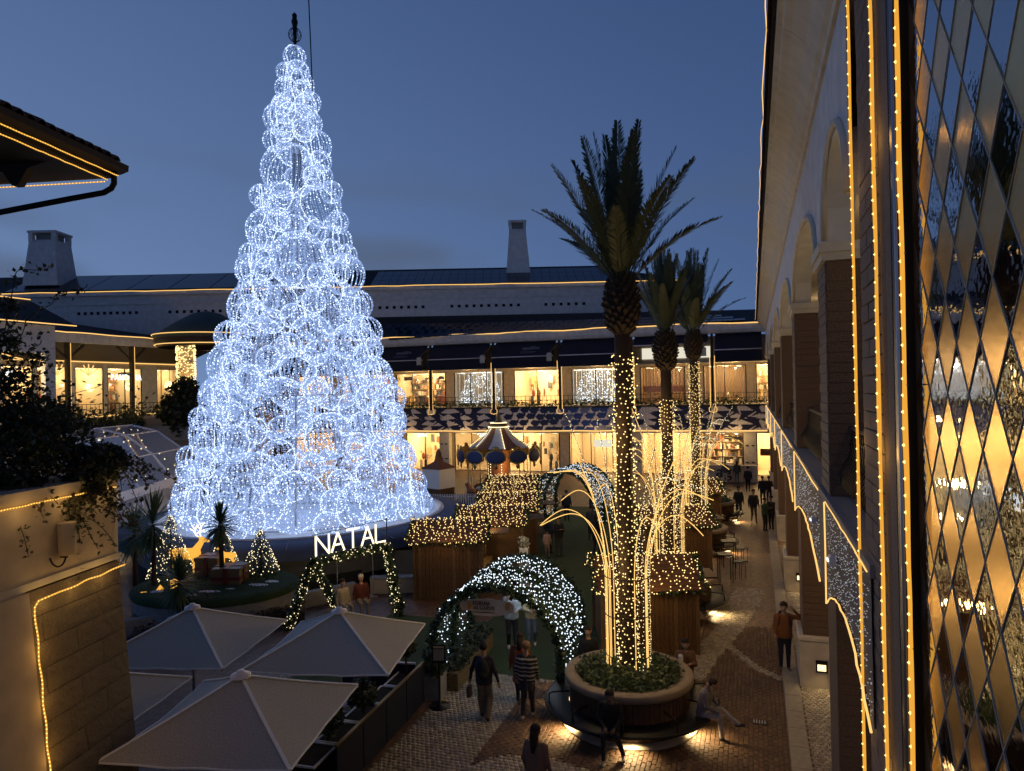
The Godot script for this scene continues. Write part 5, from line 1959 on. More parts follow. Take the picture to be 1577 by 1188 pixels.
func build_island() -> void:
	var C := Vector3(-18.2, 0, -20.9)
	var o := thing("turf_island", "oval planted island with grey wall and turf top standing in the pool", "planter island", C, deg_to_rad(18.5))
	var s := st(true)
	var sc := Basis.from_scale(Vector3(1.1, 1, 0.86))
	lathe(s, [Vector2(2.5, 0.2), Vector2(2.5, 0.98)], 48)
	put(o, "wall", s, M.grey_stone, "", Vector3.ZERO, sc)
	s = st(true)
	lathe(s, [Vector2(2.56, 0.86), Vector2(2.62, 1.0), Vector2(2.58, 1.1), Vector2(2.4, 1.16), Vector2(1.2, 1.24), Vector2(0, 1.26)], 48)
	put(o, "turf", s, mat("island_turf", Vector3(0.05, 0.095, 0.03), 0.95, tex_fine, Vector3(2, 2, 2), 1.0), "", Vector3.ZERO, sc)
	s = st()
	var bl := []
	for i in 5200:
		var a := rng.randf() * TAU
		var r := 2.55 * sqrt(rng.randf())
		bl.append(Vector3(cos(a) * r * 1.1, 1.25 - 0.15 * pow(r / 2.55, 3.0), sin(a) * r * 0.86))
	for p: Vector3 in bl:
		var d := Vector3(rnd(-0.5, 0.5), 1, rnd(-0.5, 0.5)).normalized() * rnd(0.04, 0.1)
		tri(s, p - Vector3(0.014, 0.02, 0), p + d, p + Vector3(0.014, -0.02, 0.008))
	put(o, "grass_blades", s, M.shrub_leaf, "stuff")
	s = st(true)
	for q in [[0.3, 1.35, 0.55, 0.16], [-0.3, 1.7, 0.4, 0.12], [1.6, 0.6, 0.5, 0.2], [0.9, 1.1, 0.3, 0.1], [-1.5, 1.2, 0.25, 0.12], [2.0, 0.2, 0.3, 0.18]]:
		ball(s, Vector3(q[0], 1.17, q[1]), Vector3(q[2], 0.06, q[3]), 10, 6)
	put(o, "snow_patch", s, M.white_paint)
	deer("reindeer_figure", "glowing golden reindeer with white antlers standing on the turf island", Vector3(-20.15, 1.2, -21.75), 0.85, deg_to_rad(18), true)
	deer("fawn_figure", "small glowing golden fawn lying beside the gift boxes", Vector3(-18.35, 1.62, -21.6), 0.42, deg_to_rad(195), false)
	var gp := thing("glowing_parcel", "small glowing golden parcel and cone at the front of the turf island", "decoration", Vector3(-18.95, 1.14, -19.75), 0.3)
	s = st()
	bevel_box(s, Vector3(0, 0.18, 0), Vector3(0.2, 0.36, 0.2), 0.02)
	put(gp, "parcel", s, M.deer_gold)
	s = st(true)
	lathe(s, [Vector2(0.16, 0.0), Vector2(0.12, 0.06), Vector2(0.0, 0.22)], 12, Vector3(-0.45, 0, 0.1))
	put(gp, "cone", s, M.deer_gold)
	s = st()
	box(s, Vector3(-0.55, 0.02, 0.25), Vector3(0.9, 0.03, 0.06), Basis(Vector3.UP, 0.2))
	put(gp, "stick", s, M.deer_gold)
	lamp("deer_glow", Vector3(-19.8, 2.3, -21.2), 0.10, Color(1, 0.68, 0.25), 0.3)
	xmas_tree(Vector3(-20.0, 1.18, -20.7), 2.3, 0.75, "tallest small lit fir, by the golden reindeer's tail on the turf island")
	xmas_tree(Vector3(-19.05, 1.2, -22.3), 1.55, 0.5, "slim lit fir behind the reindeer's head, in front of the stage skirt")
	xmas_tree(Vector3(-17.2, 1.2, -22.05), 1.65, 0.6, "broad bright lit fir at the garland swing's side of the island")
	gift(Vector3(-18.9, 1.18, -21.5), 0.85, 0.75, 0.2, "dark gift box beside the reindeer's chest")
	gift(Vector3(-17.55, 1.17, -20.85), 0.95, 0.62, 0.35, "wide gift box with red ribbon, under the small golden fawn")
	gift(Vector3(-18.35, 1.17, -22.1), 0.4, 0.4, 0.0, "smallest gift box, pale, behind the others")
	yucca(Vector3(-22.2, 0.4, -21.2), 2.2, 1.0, "spiky yucca beside the tent, furthest towards the ivy pier")
	yucca(Vector3(-20.0, 0.4, -19.9), 2.9, 1.15, "largest yucca, rising in front of the tallest small fir")
	yucca(Vector3(-17.75, 0.9, -20.7), 2.35, 0.75, "tall thin yucca against the white balls above the reindeer's antlers", Vector3(0.0, 0, 0.1))
	yucca(Vector3(-17.75, 0.6, -18.7), 1.15, 0.85, "low yucca at the front of the island above the parasol tip")
	# low hedge inside the pool kerb
	var h := thing("low_hedge", "low clipped hedge along the front of the pool by the swing", "hedge", Vector3(-16.7, 0, -19.4), deg_to_rad(43))
	var pts := []
	for i in 1500:
		pts.append(Vector3(rnd(-2.6, 2.6), rnd(0.1, 0.55), rnd(-0.35, 0.35)))
	s = st()
	foliage_cloud(pts, 0.12, s)
	put(h, "foliage", s, M.brown_leaf)
	s = st()
	span(s, Vector3(-2.6, 0, -0.3), Vector3(2.6, 0.4, 0.3))
	put(h, "stems", s, M.soil)

# ---------------------------------------------------------------- palms with their fountains of light
func frond(len: float, droop: float, seed_: int, m: Material) -> ArrayMesh:
	var g := RandomNumberGenerator.new()
	g.seed = seed_
	var s := st()
	# the rib lies in the xy plane, leaving the origin upwards and bending towards +x
	var pts := []
	var p := Vector3.ZERO
	var ang := 0.0
	var n := 26
	for i in n + 1:
		pts.append(p)
		var t := float(i) / n
		ang += droop / n * (0.35 + 1.3 * t)
		p += Vector3(sin(ang), cos(ang), 0) * len / n
	for i in n:
		var w := 0.035 * (1.0 - float(i) / n) + 0.006
		bar(s, pts[i], pts[i + 1], w, w * 0.6)
	for i in range(4, n * 6):
		var t := float(i) / (n * 6)
		if t < 0.16:
			continue
		var q := t * n
		var a: Vector3 = pts[int(q)]
		var b: Vector3 = pts[mini(int(q) + 1, n)]
		var c := a.lerp(b, q - int(q))
		var d := (b - a).normalized()
		var up := Vector3(0, 0, 1).cross(d).normalized()
		var l := len * 0.135 * (sin(PI * clampf(t * 0.88 + 0.12, 0, 1)) * 0.8 + 0.25) * g.randf_range(0.85, 1.1)
		for sd in [-1.0, 1.0]:
			var o := (Vector3(0, 0, sd) * g.randf_range(0.7, 1.0) + d * g.randf_range(0.85, 1.25) + up * g.randf_range(-0.1, 0.55)).normalized()
			var w := up.cross(o).normalized() * 0.02 + d * 0.012
			var tip := c + o * l - Vector3(0, 0.04 * l, 0)
			quad(s, c - w * 0.6, c + o * l * 0.5 - w, tip, c + o * l * 0.5 + w)
	return done(s, m)

func palm(at: Vector3, h: float, flen: float, spread: float, label: String, seed_: int, m: Material, light_top: float) -> void:
	var g := RandomNumberGenerator.new()
	g.seed = seed_
	var o := thing("palm_tree", label, "palm tree", at, 0.0, "palms down the middle of the walk")
	var s := st(true)
	var pr := []
	for i in 40:
		var t := i / 39.0
		pr.append(Vector2(0.205 - 0.02 * t + 0.012 * (i % 2), t * (h - 1.0)))
	lathe(s, pr, 14)
	put(o, "trunk", s, M.trunk_bark)
	# the pineapple of cut leaf bases
	s = st()
	for i in 150:
		var t := i / 150.0
		var a := i * 2.399963
		var r := 0.15 + 0.21 * sin(PI * clampf(t * 0.8 + 0.1, 0, 1))
		var b := Vector3(cos(a) * r, h - 1.2 + t * 1.3, sin(a) * r)
		var out := Vector3(cos(a), 0.75 + t * 0.6, sin(a)).normalized()
		bar(s, b - out * 0.15, b + out * g.randf_range(0.10, 0.19), 0.11 - 0.03 * t, 0.05)
	put(o, "leaf_bases", s, M.boot_bark, "stuff")
	s = st(true)
	lathe(s, [Vector2(0.18, h - 1.3), Vector2(0.34, h - 0.6), Vector2(0.26, h - 0.1), Vector2(0.1, h + 0.15)], 12)
	put(o, "heart", s, M.boot_bark)
	var kinds := []
	for k in 5:
		kinds.append(frond(flen * (1.05 - 0.075 * k), 0.08 + 0.13 * k, seed_ * 10 + k, m))
	var nf := 24
	for i in nf:
		var t := (i + 0.5) / nf
		var a := i * 2.399963 + g.randf_range(-0.15, 0.15)
		var tilt := spread * pow(t, 1.15) + g.randf_range(-0.05, 0.05)
		var k := int(clampf(t * 4.6 + g.randf_range(-0.4, 0.4), 0, 4))
		var b := Basis(Vector3.UP, a) * Basis(Vector3(0, 0, 1), -tilt)
		part(o, "frond", kinds[k], Vector3(cos(a) * 0.08, h - 0.15, -sin(a) * 0.08), b)
	# string lights wound round the trunk
	var pts := []
	var turns := 0.0
	var y := 0.1
	while y < light_top:
		var a := turns
		var r := 0.225 + g.randf_range(0.0, 0.055) + (0.10 if g.randf() < 0.18 else 0.0)
		pts.append(Vector3(cos(a) * r, y + g.randf_range(-0.06, 0.06), sin(a) * r))
		turns += 0.42 + g.randf_range(-0.2, 0.2)
		y += 0.0095
	part(o, "fairy_lights", lamps(pts, 0.019, M.led_warm), Vector3.ZERO, Basis.IDENTITY, "stuff")
	lamp("palm_glow", at + Vector3(-0.75, 2.6, 0.75), 0.33, Color(1, 0.82, 0.52), 0.08)
	lamp("palm_glow", at + Vector3(0.8, 4.6, -0.6), 0.33, Color(1, 0.82, 0.52), 0.08)
	lamp("palm_glow", at + Vector3(-0.5, 5.6, 0.8), 0.22, Color(1, 0.82, 0.52), 0.08)

# a ring of glowing rods that rise beside the trunk and arch outwards
func fountain(at: Vector3, label: String, seed_: int, base: float) -> void:
	var g := RandomNumberGenerator.new()
	g.seed = seed_
	var o := thing("light_fountain", label, "light fountain", at, 0.0, "fountains of light round the palms")
	# bearing (0 = towards +x), reach, top height, drop beyond the top, dotted
	var rods := []
	for i in 20:
		var a := (0.0 if i % 2 else PI) + 0.17 + (int(i / 2.0) - 4.5) * 0.21 + g.randf_range(-0.08, 0.08)
		var kind := int(i / 2.0) % 3
		if kind == 0:
			rods.append([a, g.randf_range(2.0, 2.5), g.randf_range(4.8, 5.3), g.randf_range(0.15, 0.4), 0])
		elif kind == 1:
			rods.append([a, g.randf_range(1.7, 2.2), g.randf_range(5.4, 6.2), g.randf_range(0.0, 0.12), i % 2])
		else:
			rods.append([a, g.randf_range(1.0, 1.9), g.randf_range(6.3, 7.3), 0.0, 1 if i % 4 < 2 else 0])
	for q in rods:
		var d := Vector3(cos(q[0]), 0, sin(q[0]))
		var pts := []
		var k0 := d * 0.52
		for i in 7:
			pts.append(k0 + Vector3(0, base + i * 0.36, 0))
		var bend := base + 2.16
		var n := 18
		for i in range(1, n + 1):
			var t := float(i) / n
			var x: float = 0.52 + (q[1] - 0.52) * pow(t, 1.7)
			var yy: float
			if q[3] > 0.0:
				var u: float = t * (1.0 + 0.35)
				yy = bend + (q[2] - bend) * sin(minf(u, 1.0) * PI / 2) - (q[3] * pow(maxf(u - 1.0, 0.0) / 0.35, 1.6))
			else:
				yy = bend + (q[2] - bend) * pow(t, 0.92)
			pts.append(d * x + Vector3(0, yy, 0))
		var s := st(true)
		if q[4] == 1:
			tube(s, pts, 0.008, 5)
			var rod := put(o, "rod", s, M.black_metal)
			var l := []
			for i in pts.size() - 1:
				for k in 4:
					var c: Vector3 = pts[i].lerp(pts[i + 1], k / 4.0)
					l.append(c + Vector3(g.randf_range(-1, 1), g.randf_range(-1, 1), g.randf_range(-1, 1)) * 0.022)
			part(rod, "fairy_lights", lamps(l, 0.012, M.led_pale), Vector3.ZERO, Basis.IDENTITY, "stuff")
		else:
			tube(s, pts, 0.0105, 5)
			put(o, "light_rod", s, M.branch_gold)
	for y in [base + 0.35, base + 1.3, base + 2.2]:
		var s2 := st(true)
		var ring := []
		for i in 25:
			ring.append(Vector3(cos(TAU * i / 24.0) * 0.54, y, sin(TAU * i / 24.0) * 0.54))
		tube(s2, ring, 0.014, 4, false)
		put(o, "hoop", s2, M.black_metal)

func planter(at: Vector3, label: String, detail: bool) -> void:
	var o := thing("round_planter", label, "planter", at, 0.0, "round planters with benches under the palms")
	var s := st(true)
	lathe(s, [Vector2(1.2, 0.98), Vector2(1.2, 1.08), Vector2(1.22, 1.1), Vector2(1.47, 1.1), Vector2(1.5, 1.07), Vector2(1.5, 0.95), Vector2(1.46, 0.92), Vector2(1.4, 0.92)], 64)
	put(o, "stone_rim", s, M.rim_stone)
	s = st(true)
	lathe(s, [Vector2(1.34, 0.0), Vector2(1.34, 0.93)], 48)
	put(o, "drum", s, M.shop_dark)
	var slat := st()
	bevel_box(slat, Vector3.ZERO, Vector3(0.118, 0.06, 0.9), 0.012)
	var sm := done(slat, M.planter_wood)
	for i in 72:
		var a := TAU * i / 72.0
		var d := Vector3(cos(a), 0, sin(a))
		part(o, "slat", sm, d * 1.37 + Vector3(0, 0.47, 0), Basis(Vector3(-d.z, 0, d.x), d, Vector3(0, 1, 0)))
	# bench ring on brackets, with arm hoops
	s = st(true)
	lathe(s, [Vector2(1.42, 0.40), Vector2(1.95, 0.40), Vector2(1.97, 0.42), Vector2(1.97, 0.44), Vector2(1.95, 0.46), Vector2(1.42, 0.46)], 72)
	put(o, "bench", s, M.black_metal)
	s = st(true)
	var ring := []
	for i in 73:
		var a := TAU * i / 72.0
		ring.append(Vector3(cos(a) * 1.97, 0.43, sin(a) * 1.97))
	tube(s, ring, 0.03, 6, false)
	put(o, "bench_edge", s, M.black_metal)
	for i in 10:
		var a := TAU * (i + 0.35) / 10.0
		var d := Vector3(cos(a), 0, sin(a))
		s = st(true)
		tube(s, [d * 1.42 + Vector3(0, 0.70, 0), d * 1.82 + Vector3(0, 0.70, 0), d * 1.90 + Vector3(0, 0.66, 0), d * 1.90 + Vector3(0, 0.45, 0)], 0.02, 6)
		put(o, "armrest", s, M.black_metal)
	# plinth
	s = st(true)
	lathe(s, [Vector2(1.62, 0.0), Vector2(1.62, 0.05), Vector2(1.3, 0.06)], 48)
	put(o, "plinth", s, M.pale_stone)
	s = st(true)
	lathe(s, [Vector2(0, 1.0), Vector2(1.2, 1.0)], 32)
	put(o, "soil", s, M.soil)
	s = st()
	var pts := []
	for i in (4200 if detail else 1500):
		var a := rng.randf() * TAU
		var r := 1.24 * sqrt(rng.randf())
		pts.append(Vector3(cos(a) * r, 1.02 + rng.randf() * 0.24 * (1.0 - 0.45 * r * r / 1.6) + (0.1 if rng.randf() < 0.08 else 0.0), sin(a) * r))
	foliage_cloud(pts, 0.09 if detail else 0.13, s)
	put(o, "ground_cover", s, M.shrub_leaf, "stuff")
	# lamps tucked under the bench
	for i in 6:
		var a := TAU * (i + 0.12) / 6.0 + 0.2
		var d := Vector3(cos(a), 0, sin(a))
		s = st(true)
		ball(s, d * 1.5 + Vector3(0, 0.36, 0), Vector3(0.05, 0.03, 0.05), 8, 4)
		put(o, "under_lamp", s, M.floor_lamp)
		if detail or i < 2:
			spot("bench_light", at + d * 1.56 + Vector3(0, 0.35, 0), at + d * 2.0 + Vector3(0, -0.4, 0), 0.75, 62.0)

func build_palms() -> void:
	var z := [-17.0, -25.9, -35.4]
	planter(Vector3(-2.93, 0, -17.0), "round wooden planter with stone rim and bench ring, closest to the camera", true)
	planter(Vector3(-2.93, 0, -25.9), "second round planter, behind the lit stall and under the middle palm", false)
	planter(Vector3(-2.75, 0, -35.4), "third round planter, under the furthest palm", false)
	planter(Vector3(-2.6, 0, -43.5), "furthest round planter, without a palm, near the far shops", false)
	palm(Vector3(-2.95, 1.0, -17.2), 9.3, 3.65, 0.86, "tallest looking palm with upright fronds, in the planter closest to the camera", 3, M.palm_leaf, 7.6)
	palm(Vector3(-2.95, 1.0, -26.2), 8.6, 3.1, 0.42, "middle palm with bushy narrow crown behind the closest one", 4, M.palm_leaf_pale, 6.3)
	palm(Vector3(-2.7, 1.0, -35.8), 9.3, 4.0, 0.80, "furthest palm of the row, its fronds spreading towards the arcade", 5, M.palm_leaf_pale, 7.9)
	fountain(Vector3(-2.95, 0, -17.2), "fountain of arching gold light rods round the closest palm", 8, 1.1)
	fountain(Vector3(-2.95, 0, -26.2), "fountain of arching gold light rods round the middle palm", 12, 1.1)
	fountain(Vector3(-2.7, 0, -35.8), "fountain of arching gold light rods round the furthest palm", 15, 1.1)

# ---------------------------------------------------------------- market huts
func hut(at: Vector3, turn: float, w: float, d: float, eave: float, ridge: float, label: String, shelf: bool, boards: bool) -> void:
	# local: front of the picture is +z; ridge runs along x
	var o := thing("market_hut", label, "market hut", at, turn, "wooden market huts with lit roofs")
	var s := st()
	span(s, Vector3(-w / 2 + 0.04, 0, -d / 2 + 0.04), Vector3(w / 2 - 0.04, eave, -d / 2 + 0.1))
	span(s, Vector3(-w / 2 + 0.04, 0, -d / 2), Vector3(-w / 2 + 0.1, eave, d / 2 - 0.05))
	span(s, Vector3(w / 2 - 0.1, 0, -d / 2), Vector3(w / 2 - 0.04, 0.95, d / 2 - 0.05))
	span(s, Vector3(-w / 2, 0, d / 2 - 0.06), Vector3(w / 2, eave, d / 2 - 0.03))
	put(o, "wall", s, M.hut_wood)
	if boards:
		var n := int(w / 0.135)
		for i in n:
			s = st()
			var x := -w / 2 + (i + 0.5) * w / n
			bevel_box(s, Vector3(x, eave / 2, d / 2 - 0.015 + rnd(-0.003, 0.003)), Vector3(w / n - 0.008, 0.03, eave), 0.005, Basis(Vector3.RIGHT, Vector3(0, 0, 1), Vector3.DOWN))
			put(o, "board", s, M.hut_wood if rng.randf() < 0.75 else M.hut_wood_pale)
	for x in [-w / 2, w / 2]:
		for z in [-d / 2, d / 2]:
			s = st()
			span(s, Vector3(x - 0.05, 0, z - 0.05), Vector3(x + 0.05, eave, z + 0.05))
			put(o, "corner_post", s, M.hut_wood_pale)
	# serving side towards the path: counter and an awning flap
	s = st()
	span(s, Vector3(w / 2 - 0.15, 0.95, -d / 2), Vector3(w / 2 + 0.3, 1.0, d / 2 - 0.1))
	put(o, "counter", s, M.hut_wood_pale)
	s = st()
	span(s, Vector3(w / 2, eave - 0.16, -d / 2), Vector3(w / 2 + 1.0, eave - 0.11, -0.1))
	put(o, "flap", s, M.hut_wood)
	# shingled gable roof
	var ov := 0.22
	var n := 7
	for k in 2:
		var sg := 1.0 if k == 0 else -1.0
		var a := Vector3(0, ridge, 0)
		var b := Vector3(0, eave - 0.08, sg * (d / 2 + ov))
		s = st()
		for i in n:
			var p := a.lerp(b, float(i) / n)
			var q := a.lerp(b, (i + 1.12) / n)
			p.y += 0.0
			q.y += 0.035
			var l := Vector3(-w / 2 - ov, 0, 0)
			var r := Vector3(w / 2 + ov, 0, 0)
			if k == 0:
				quad(s, p + l, p + r, q + r, q + l)
				quad(s, q + l, q + r, q + r - Vector3(0, 0.035, 0), q + l - Vector3(0, 0.035, 0))
			else:
				quad(s, p + r, p + l, q + l, q + r)
		put(o, "roof_slope", s, M.hut_shingle)
	s = st()
	for x in [-w / 2, w / 2]:
		tri(s, Vector3(x, eave, -d / 2), Vector3(x, ridge, 0), Vector3(x, eave, d / 2))
	put(o, "gable", s, M.hut_wood)
	# strings of lights down the slope, over a trim of garland
	var pts := []
	var c := int(w / 0.18)
	for i in c + 1:
		var x := -w / 2 - ov + (w + 2 * ov) * i / c
		for j in 16:
			var t := (j + rnd(-0.6, 0.6)) / 15.0
			if rng.randf() < 0.1:
				continue
			pts.append(Vector3(x + rnd(-0.07, 0.07) + 0.06 * sin(t * 5.0 + i), lerpf(ridge, eave - 0.05, t) + 0.04 + rnd(0, 0.06), lerpf(0, d / 2 + ov, t)))
			if j % 2 == 0:
				pts.append(Vector3(x + rnd(-0.05, 0.05), lerpf(ridge, eave - 0.05, t) + 0.06, -lerpf(0, d / 2 + ov, t)))
	for i in int(w * 9):
		pts.append(Vector3(rnd(-w / 2 - ov, w / 2 + ov), eave - 0.08 + rnd(-0.08, 0.04), d / 2 + ov + 0.03))
	part(o, "roof_lights", lamps(pts, 0.021, M.led_warm), Vector3.ZERO, Basis.IDENTITY, "stuff")
	s = st()
	var gp := []
	for i in int(w * 60):
		gp.append(Vector3(rnd(-w / 2 - ov, w / 2 + ov), eave - 0.1 + rnd(-0.08, 0.05), d / 2 + ov + rnd(-0.04, 0.05)))
	for i in 180:
		var t := rng.randf()
		gp.append(Vector3(-w / 2 - ov + rnd(-0.05, 0.05), lerpf(ridge, eave - 0.05, t) + 0.05, lerpf(0, d / 2 + ov, t)))
		gp.append(Vector3(w / 2 + ov + rnd(-0.05, 0.05), lerpf(ridge, eave - 0.05, t) + 0.05, lerpf(0, d / 2 + ov, t)))
	foliage_cloud(gp, 0.1, s)
	put(o, "garland", s, M.garland_leaf)
	var X := o.transform
	lamp("roof_glow", X * Vector3(0, eave + 0.25, d * 0.5 + 0.75), 0.075, Color(1, 0.78, 0.45), 0.1)
	if shelf:
		s = st()
		for k in 3:
			box(s, Vector3(0, 0.7 + k * 0.5, -d / 2 + 0.3), Vector3(w - 0.3, 0.04, 0.35))
		put(o, "shelf", s, M.hut_wood_pale)
		s = st()
		for i in 60:
			s.set_color(Color(rnd(0.1, 0.6), rnd(0.08, 0.5), rnd(0.05, 0.4)))
			box(s, Vector3(rnd(-w / 2 + 0.3, w / 2 - 0.3), 0.8 + (rng.randi() % 3) * 0.5, -d / 2 + rnd(0.2, 0.42)), Vector3(rnd(0.08, 0.2), rnd(0.1, 0.25), 0.12))
		put(o, "goods", s, M.goods, "stuff")
		lamp("hut_light", X * Vector3(0.2, eave - 0.3, -0.1), 0.30, Color(1, 0.85, 0.6), 0.15)

func build_huts() -> void:
	var turn := deg_to_rad(18.5)
	var rows := [[-11.35, -26.0, "closest wooden hut of the left row, its plain board back towards the parasols", true, true], [-10.85, -29.35, "second wooden hut of the left row, half hidden by the lit roof before it", true, false], [-11.4, -33.25, "third wooden hut of the left row, wide lit roof below the carousel", false, false], [-12.5, -36.7, "fourth wooden hut of the left row, beside the carousel base", false, false], [-13.4, -40.0, "furthest wooden hut of the left row, by the far white arch", false, false]]
	for q in rows:
		hut(Vector3(q[0], 0, q[1]), turn, 2.55, 2.6, 2.25, 2.75, q[2], q[3], q[4])
	hut(Vector3(-3.35, 0, -22.2), turn, 2.75, 2.4, 2.0, 2.65, "wooden hut standing between the closest palm and the middle palm", false, true)
	hut(Vector3(-3.4, 0, -30.6), turn, 2.7, 2.4, 2.3, 2.8, "tall wooden hut between the middle palm and the furthest palm", false, true)
	hut(Vector3(-3.3, 0, -39.4), turn, 2.5, 2.4, 2.3, 2.8, "small wooden hut past the furthest palm, before the last planter", false, false)
	# a lit white pedestal with a spray of white flowers by the huts
	var p := thing("flower_pedestal", "white pedestal with a bunch of white flowers beside the closest left hut", "pedestal", Vector3(-8.75, 0, -27.2), turn)
	var s := st()
	bevel_box(s, Vector3(0, 0.75, 0), Vector3(0.34, 1.5, 0.34), 0.02)
	put(p, "plinth", s, M.white_paint)
	s = st()
	var pts := []
	for i in 260:
		var a := rng.randf() * TAU
		pts.append(Vector3(cos(a) * rnd(0, 0.2), 1.52 + rng.randf() * 0.4, sin(a) * rnd(0, 0.2)))
	foliage_cloud(pts, 0.09, s)
	put(p, "flowers", s, M.canvas)
	lamp("pedestal_light", Vector3(-8.5, 2.2, -26.6), 0.04, Color(1, 0.92, 0.75), 0.1)

# ---------------------------------------------------------------- white light tunnels
func hoop_pts(r: float, leg: float, z: float, n := 28) -> Array:
	var out := [Vector3(-r, 0, z), Vector3(-r, leg * 0.5, z)]
	for i in n + 1:
		var a := PI - PI * i / n
		out.append(Vector3(cos(a) * r, leg + sin(a) * r, z))
	out.append(Vector3(r, leg * 0.5, z))
	out.append(Vector3(r, 0, z))
	return out

func garland(o: Node, called: String, path: Array, r: float, n: int, size: float, m: Material) -> void:
	var s := st()
	var tot := 0.0
	for i in path.size() - 1:
		tot += path[i].distance_to(path[i + 1])
	var pts := []
	for i in path.size() - 1:
		var a: Vector3 = path[i]
		var b: Vector3 = path[i + 1]
		var c := int(n * a.distance_to(b) / tot) + 1
		for k in c:
			var v := Vector3(rng.randfn(), rng.randfn(), rng.randfn()).normalized() * r * sqrt(rng.randf())
			pts.append(a.lerp(b, rng.randf()) + v)
	foliage_cloud(pts, size, s)
	put(o, called, s, m)

func tunnel(at: Vector3, turn: float, r: float, leg: float, l: float, label: String, sign_: bool) -> void:
	var o := thing("light_tunnel", label, "light tunnel", at, turn, "green garland tunnels covered in white lights")
	# local: mouth at z = 0, runs to z = -l
	for z in [0.0, -l * 0.5, -l]:
		garland(o, "garland_hoop", hoop_pts(r, leg, z), 0.13, 2600, 0.11, M.garland_leaf)
		var s := st(true)
		tube(s, hoop_pts(r, leg, z), 0.03, 5)
		put(o, "hoop_frame", s, M.black_metal)
	var s := st(true)
	var f := hoop_pts(r, leg, 0)
	for i in range(1, f.size(), 4):
		tube(s, [f[i], f[i] + Vector3(0, 0, -l)], 0.015, 4)
	put(o, "rail", s, M.black_metal)
	# netting of greenery between the hoops, strings of lights slanting over it
	s = st()
	var pts := []
	for i in 2600:
		var k := rng.randi() % (f.size() - 1)
		var p: Vector3 = f[k].lerp(f[k + 1], rng.randf()) + Vector3(0, 0, -rng.randf() * l)
		pts.append(p)
	foliage_cloud(pts, 0.075, s)
	put(o, "netting", s, M.garland_leaf, "stuff")
	var lights := []
	var n := 27
	for i in n * 3:
		var t0 := float(i) / (n * 3)
		for k in 14:
			var u := (k + rnd(-0.35, 0.35)) / 14.0
			if rng.randf() < 0.16:
				continue
			var q := fposmod(t0 + u * 0.035, 1.0) * (f.size() - 1.001)
			var p: Vector3 = f[int(q)].lerp(f[int(q) + 1], q - int(q))
			var c := Vector3(0, leg, p.z)
			lights.append(p + (p - c).normalized() * rnd(0.03, 0.10) + Vector3(rnd(-0.04, 0.04), rnd(-0.05, 0.05), -u * l))
	part(o, "fairy_lights", lamps(lights, 0.020, M.led_white), Vector3.ZERO, Basis.IDENTITY, "stuff")
	var X := o.transform
	for z in [-0.5, -l + 0.4]:
		lamp("tunnel_glow", X * Vector3(0, leg + r * 0.45, z), 0.075, Color(0.85, 0.93, 1.0), 0.5)
	if sign_:
		var b := thing("hanging_sign", "beige rounded sign reading FORUM ALGARVE hung inside the closest light tunnel", "sign", X * Vector3(-0.25, leg + r * 0.62, -0.35), turn)
		s = st()
		var poly := PackedVector2Array()
		for k in 9:
			var a := PI / 2 + PI * k / 8.0
			poly.append(Vector2(-0.62 + cos(a) * 0.15, 0.06 + sin(a) * 0.14))
		poly.append(Vector2(-0.42, -0.08))
		poly.append(Vector2(-0.42, -0.19))
		poly.append(Vector2(0.22, -0.19))
		for k in 9:
			var a := -PI / 2 + PI * k / 8.0
			poly.append(Vector2(0.55 + cos(a) * 0.16, 0.05 + sin(a) * 0.16))
		poly.append(Vector2(0.0, 0.26))
		slab(s, poly, -0.015, 0.015)
		put(b, "board", s, M.beige_sign)
		sign_text(b, "FORUM", Vector3(-0.18, 0.13, 0.02), 0.10, M.ink, Basis.IDENTITY, 0.006)
		sign_text(b, "ALGARVE", Vector3(-0.10, 0.01, 0.02), 0.10, M.ink, Basis.IDENTITY, 0.006)
		s = st()
		box(s, Vector3(-0.10, -0.10, 0.017), Vector3(0.58, 0.025, 0.006))
		put(b, "small_print", s, M.ink)
		for q in [[-0.50, 0.04, 0.06, 0.11], [0.53, 0.06, 0.07, 0.12]]:
			s = st()
			var p2 := PackedVector2Array()
			for k in 12:
				var a := TAU * k / 12.0
				p2.append(Vector2(q[0] + cos(a) * q[2], q[1] + sin(a) * q[3] * (1.0 if sin(a) > 0 else 0.7)))
			slab(s, p2, 0.015, 0.022)
			put(b, "leaf_emblem", s, M.amber_ink)
		s = st()
		for x in [-0.4, 0.4]:
			bar(s, Vector3(x, 0.15, 0), Vector3(x, 0.55, 0), 0.01)
		put(b, "hanger", s, M.black_metal)

func build_tunnels() -> void:
	tunnel(Vector3(-6.45, 0, -17.4), deg_to_rad(4), 1.72, 0.98, 3.4, "big arched garland tunnel with white lights over the near end of the turf path", true)
	tunnel(Vector3(-10.4, 0, -39.6), deg_to_rad(-8), 1.85, 1.25, 3.4, "far arched tunnel of white lights at the end of the turf path by the carousel", false)
	# low planters with flowers along the tunnel mouth
	var b := thing("flower_trough", "low wooden trough with plants along the outside of the closest light tunnel", "planter", Vector3(-7.72, 0, -18.6), deg_to_rad(4))
	var s := st()
	span(s, Vector3(-0.22, 0, -1.9), Vector3(0.22, 0.45, 1.4))
	put(b, "box", s, M.trough_wood)
	s = st()
	var pts := []
	for i in 700:
		pts.append(Vector3(rnd(-0.25, 0.25), 0.45 + absf(rng.randfn(0, 0.16)), rnd(-1.9, 1.3)))
	foliage_cloud(pts, 0.11, s)
	put(b, "plants", s, M.dark_leaf)

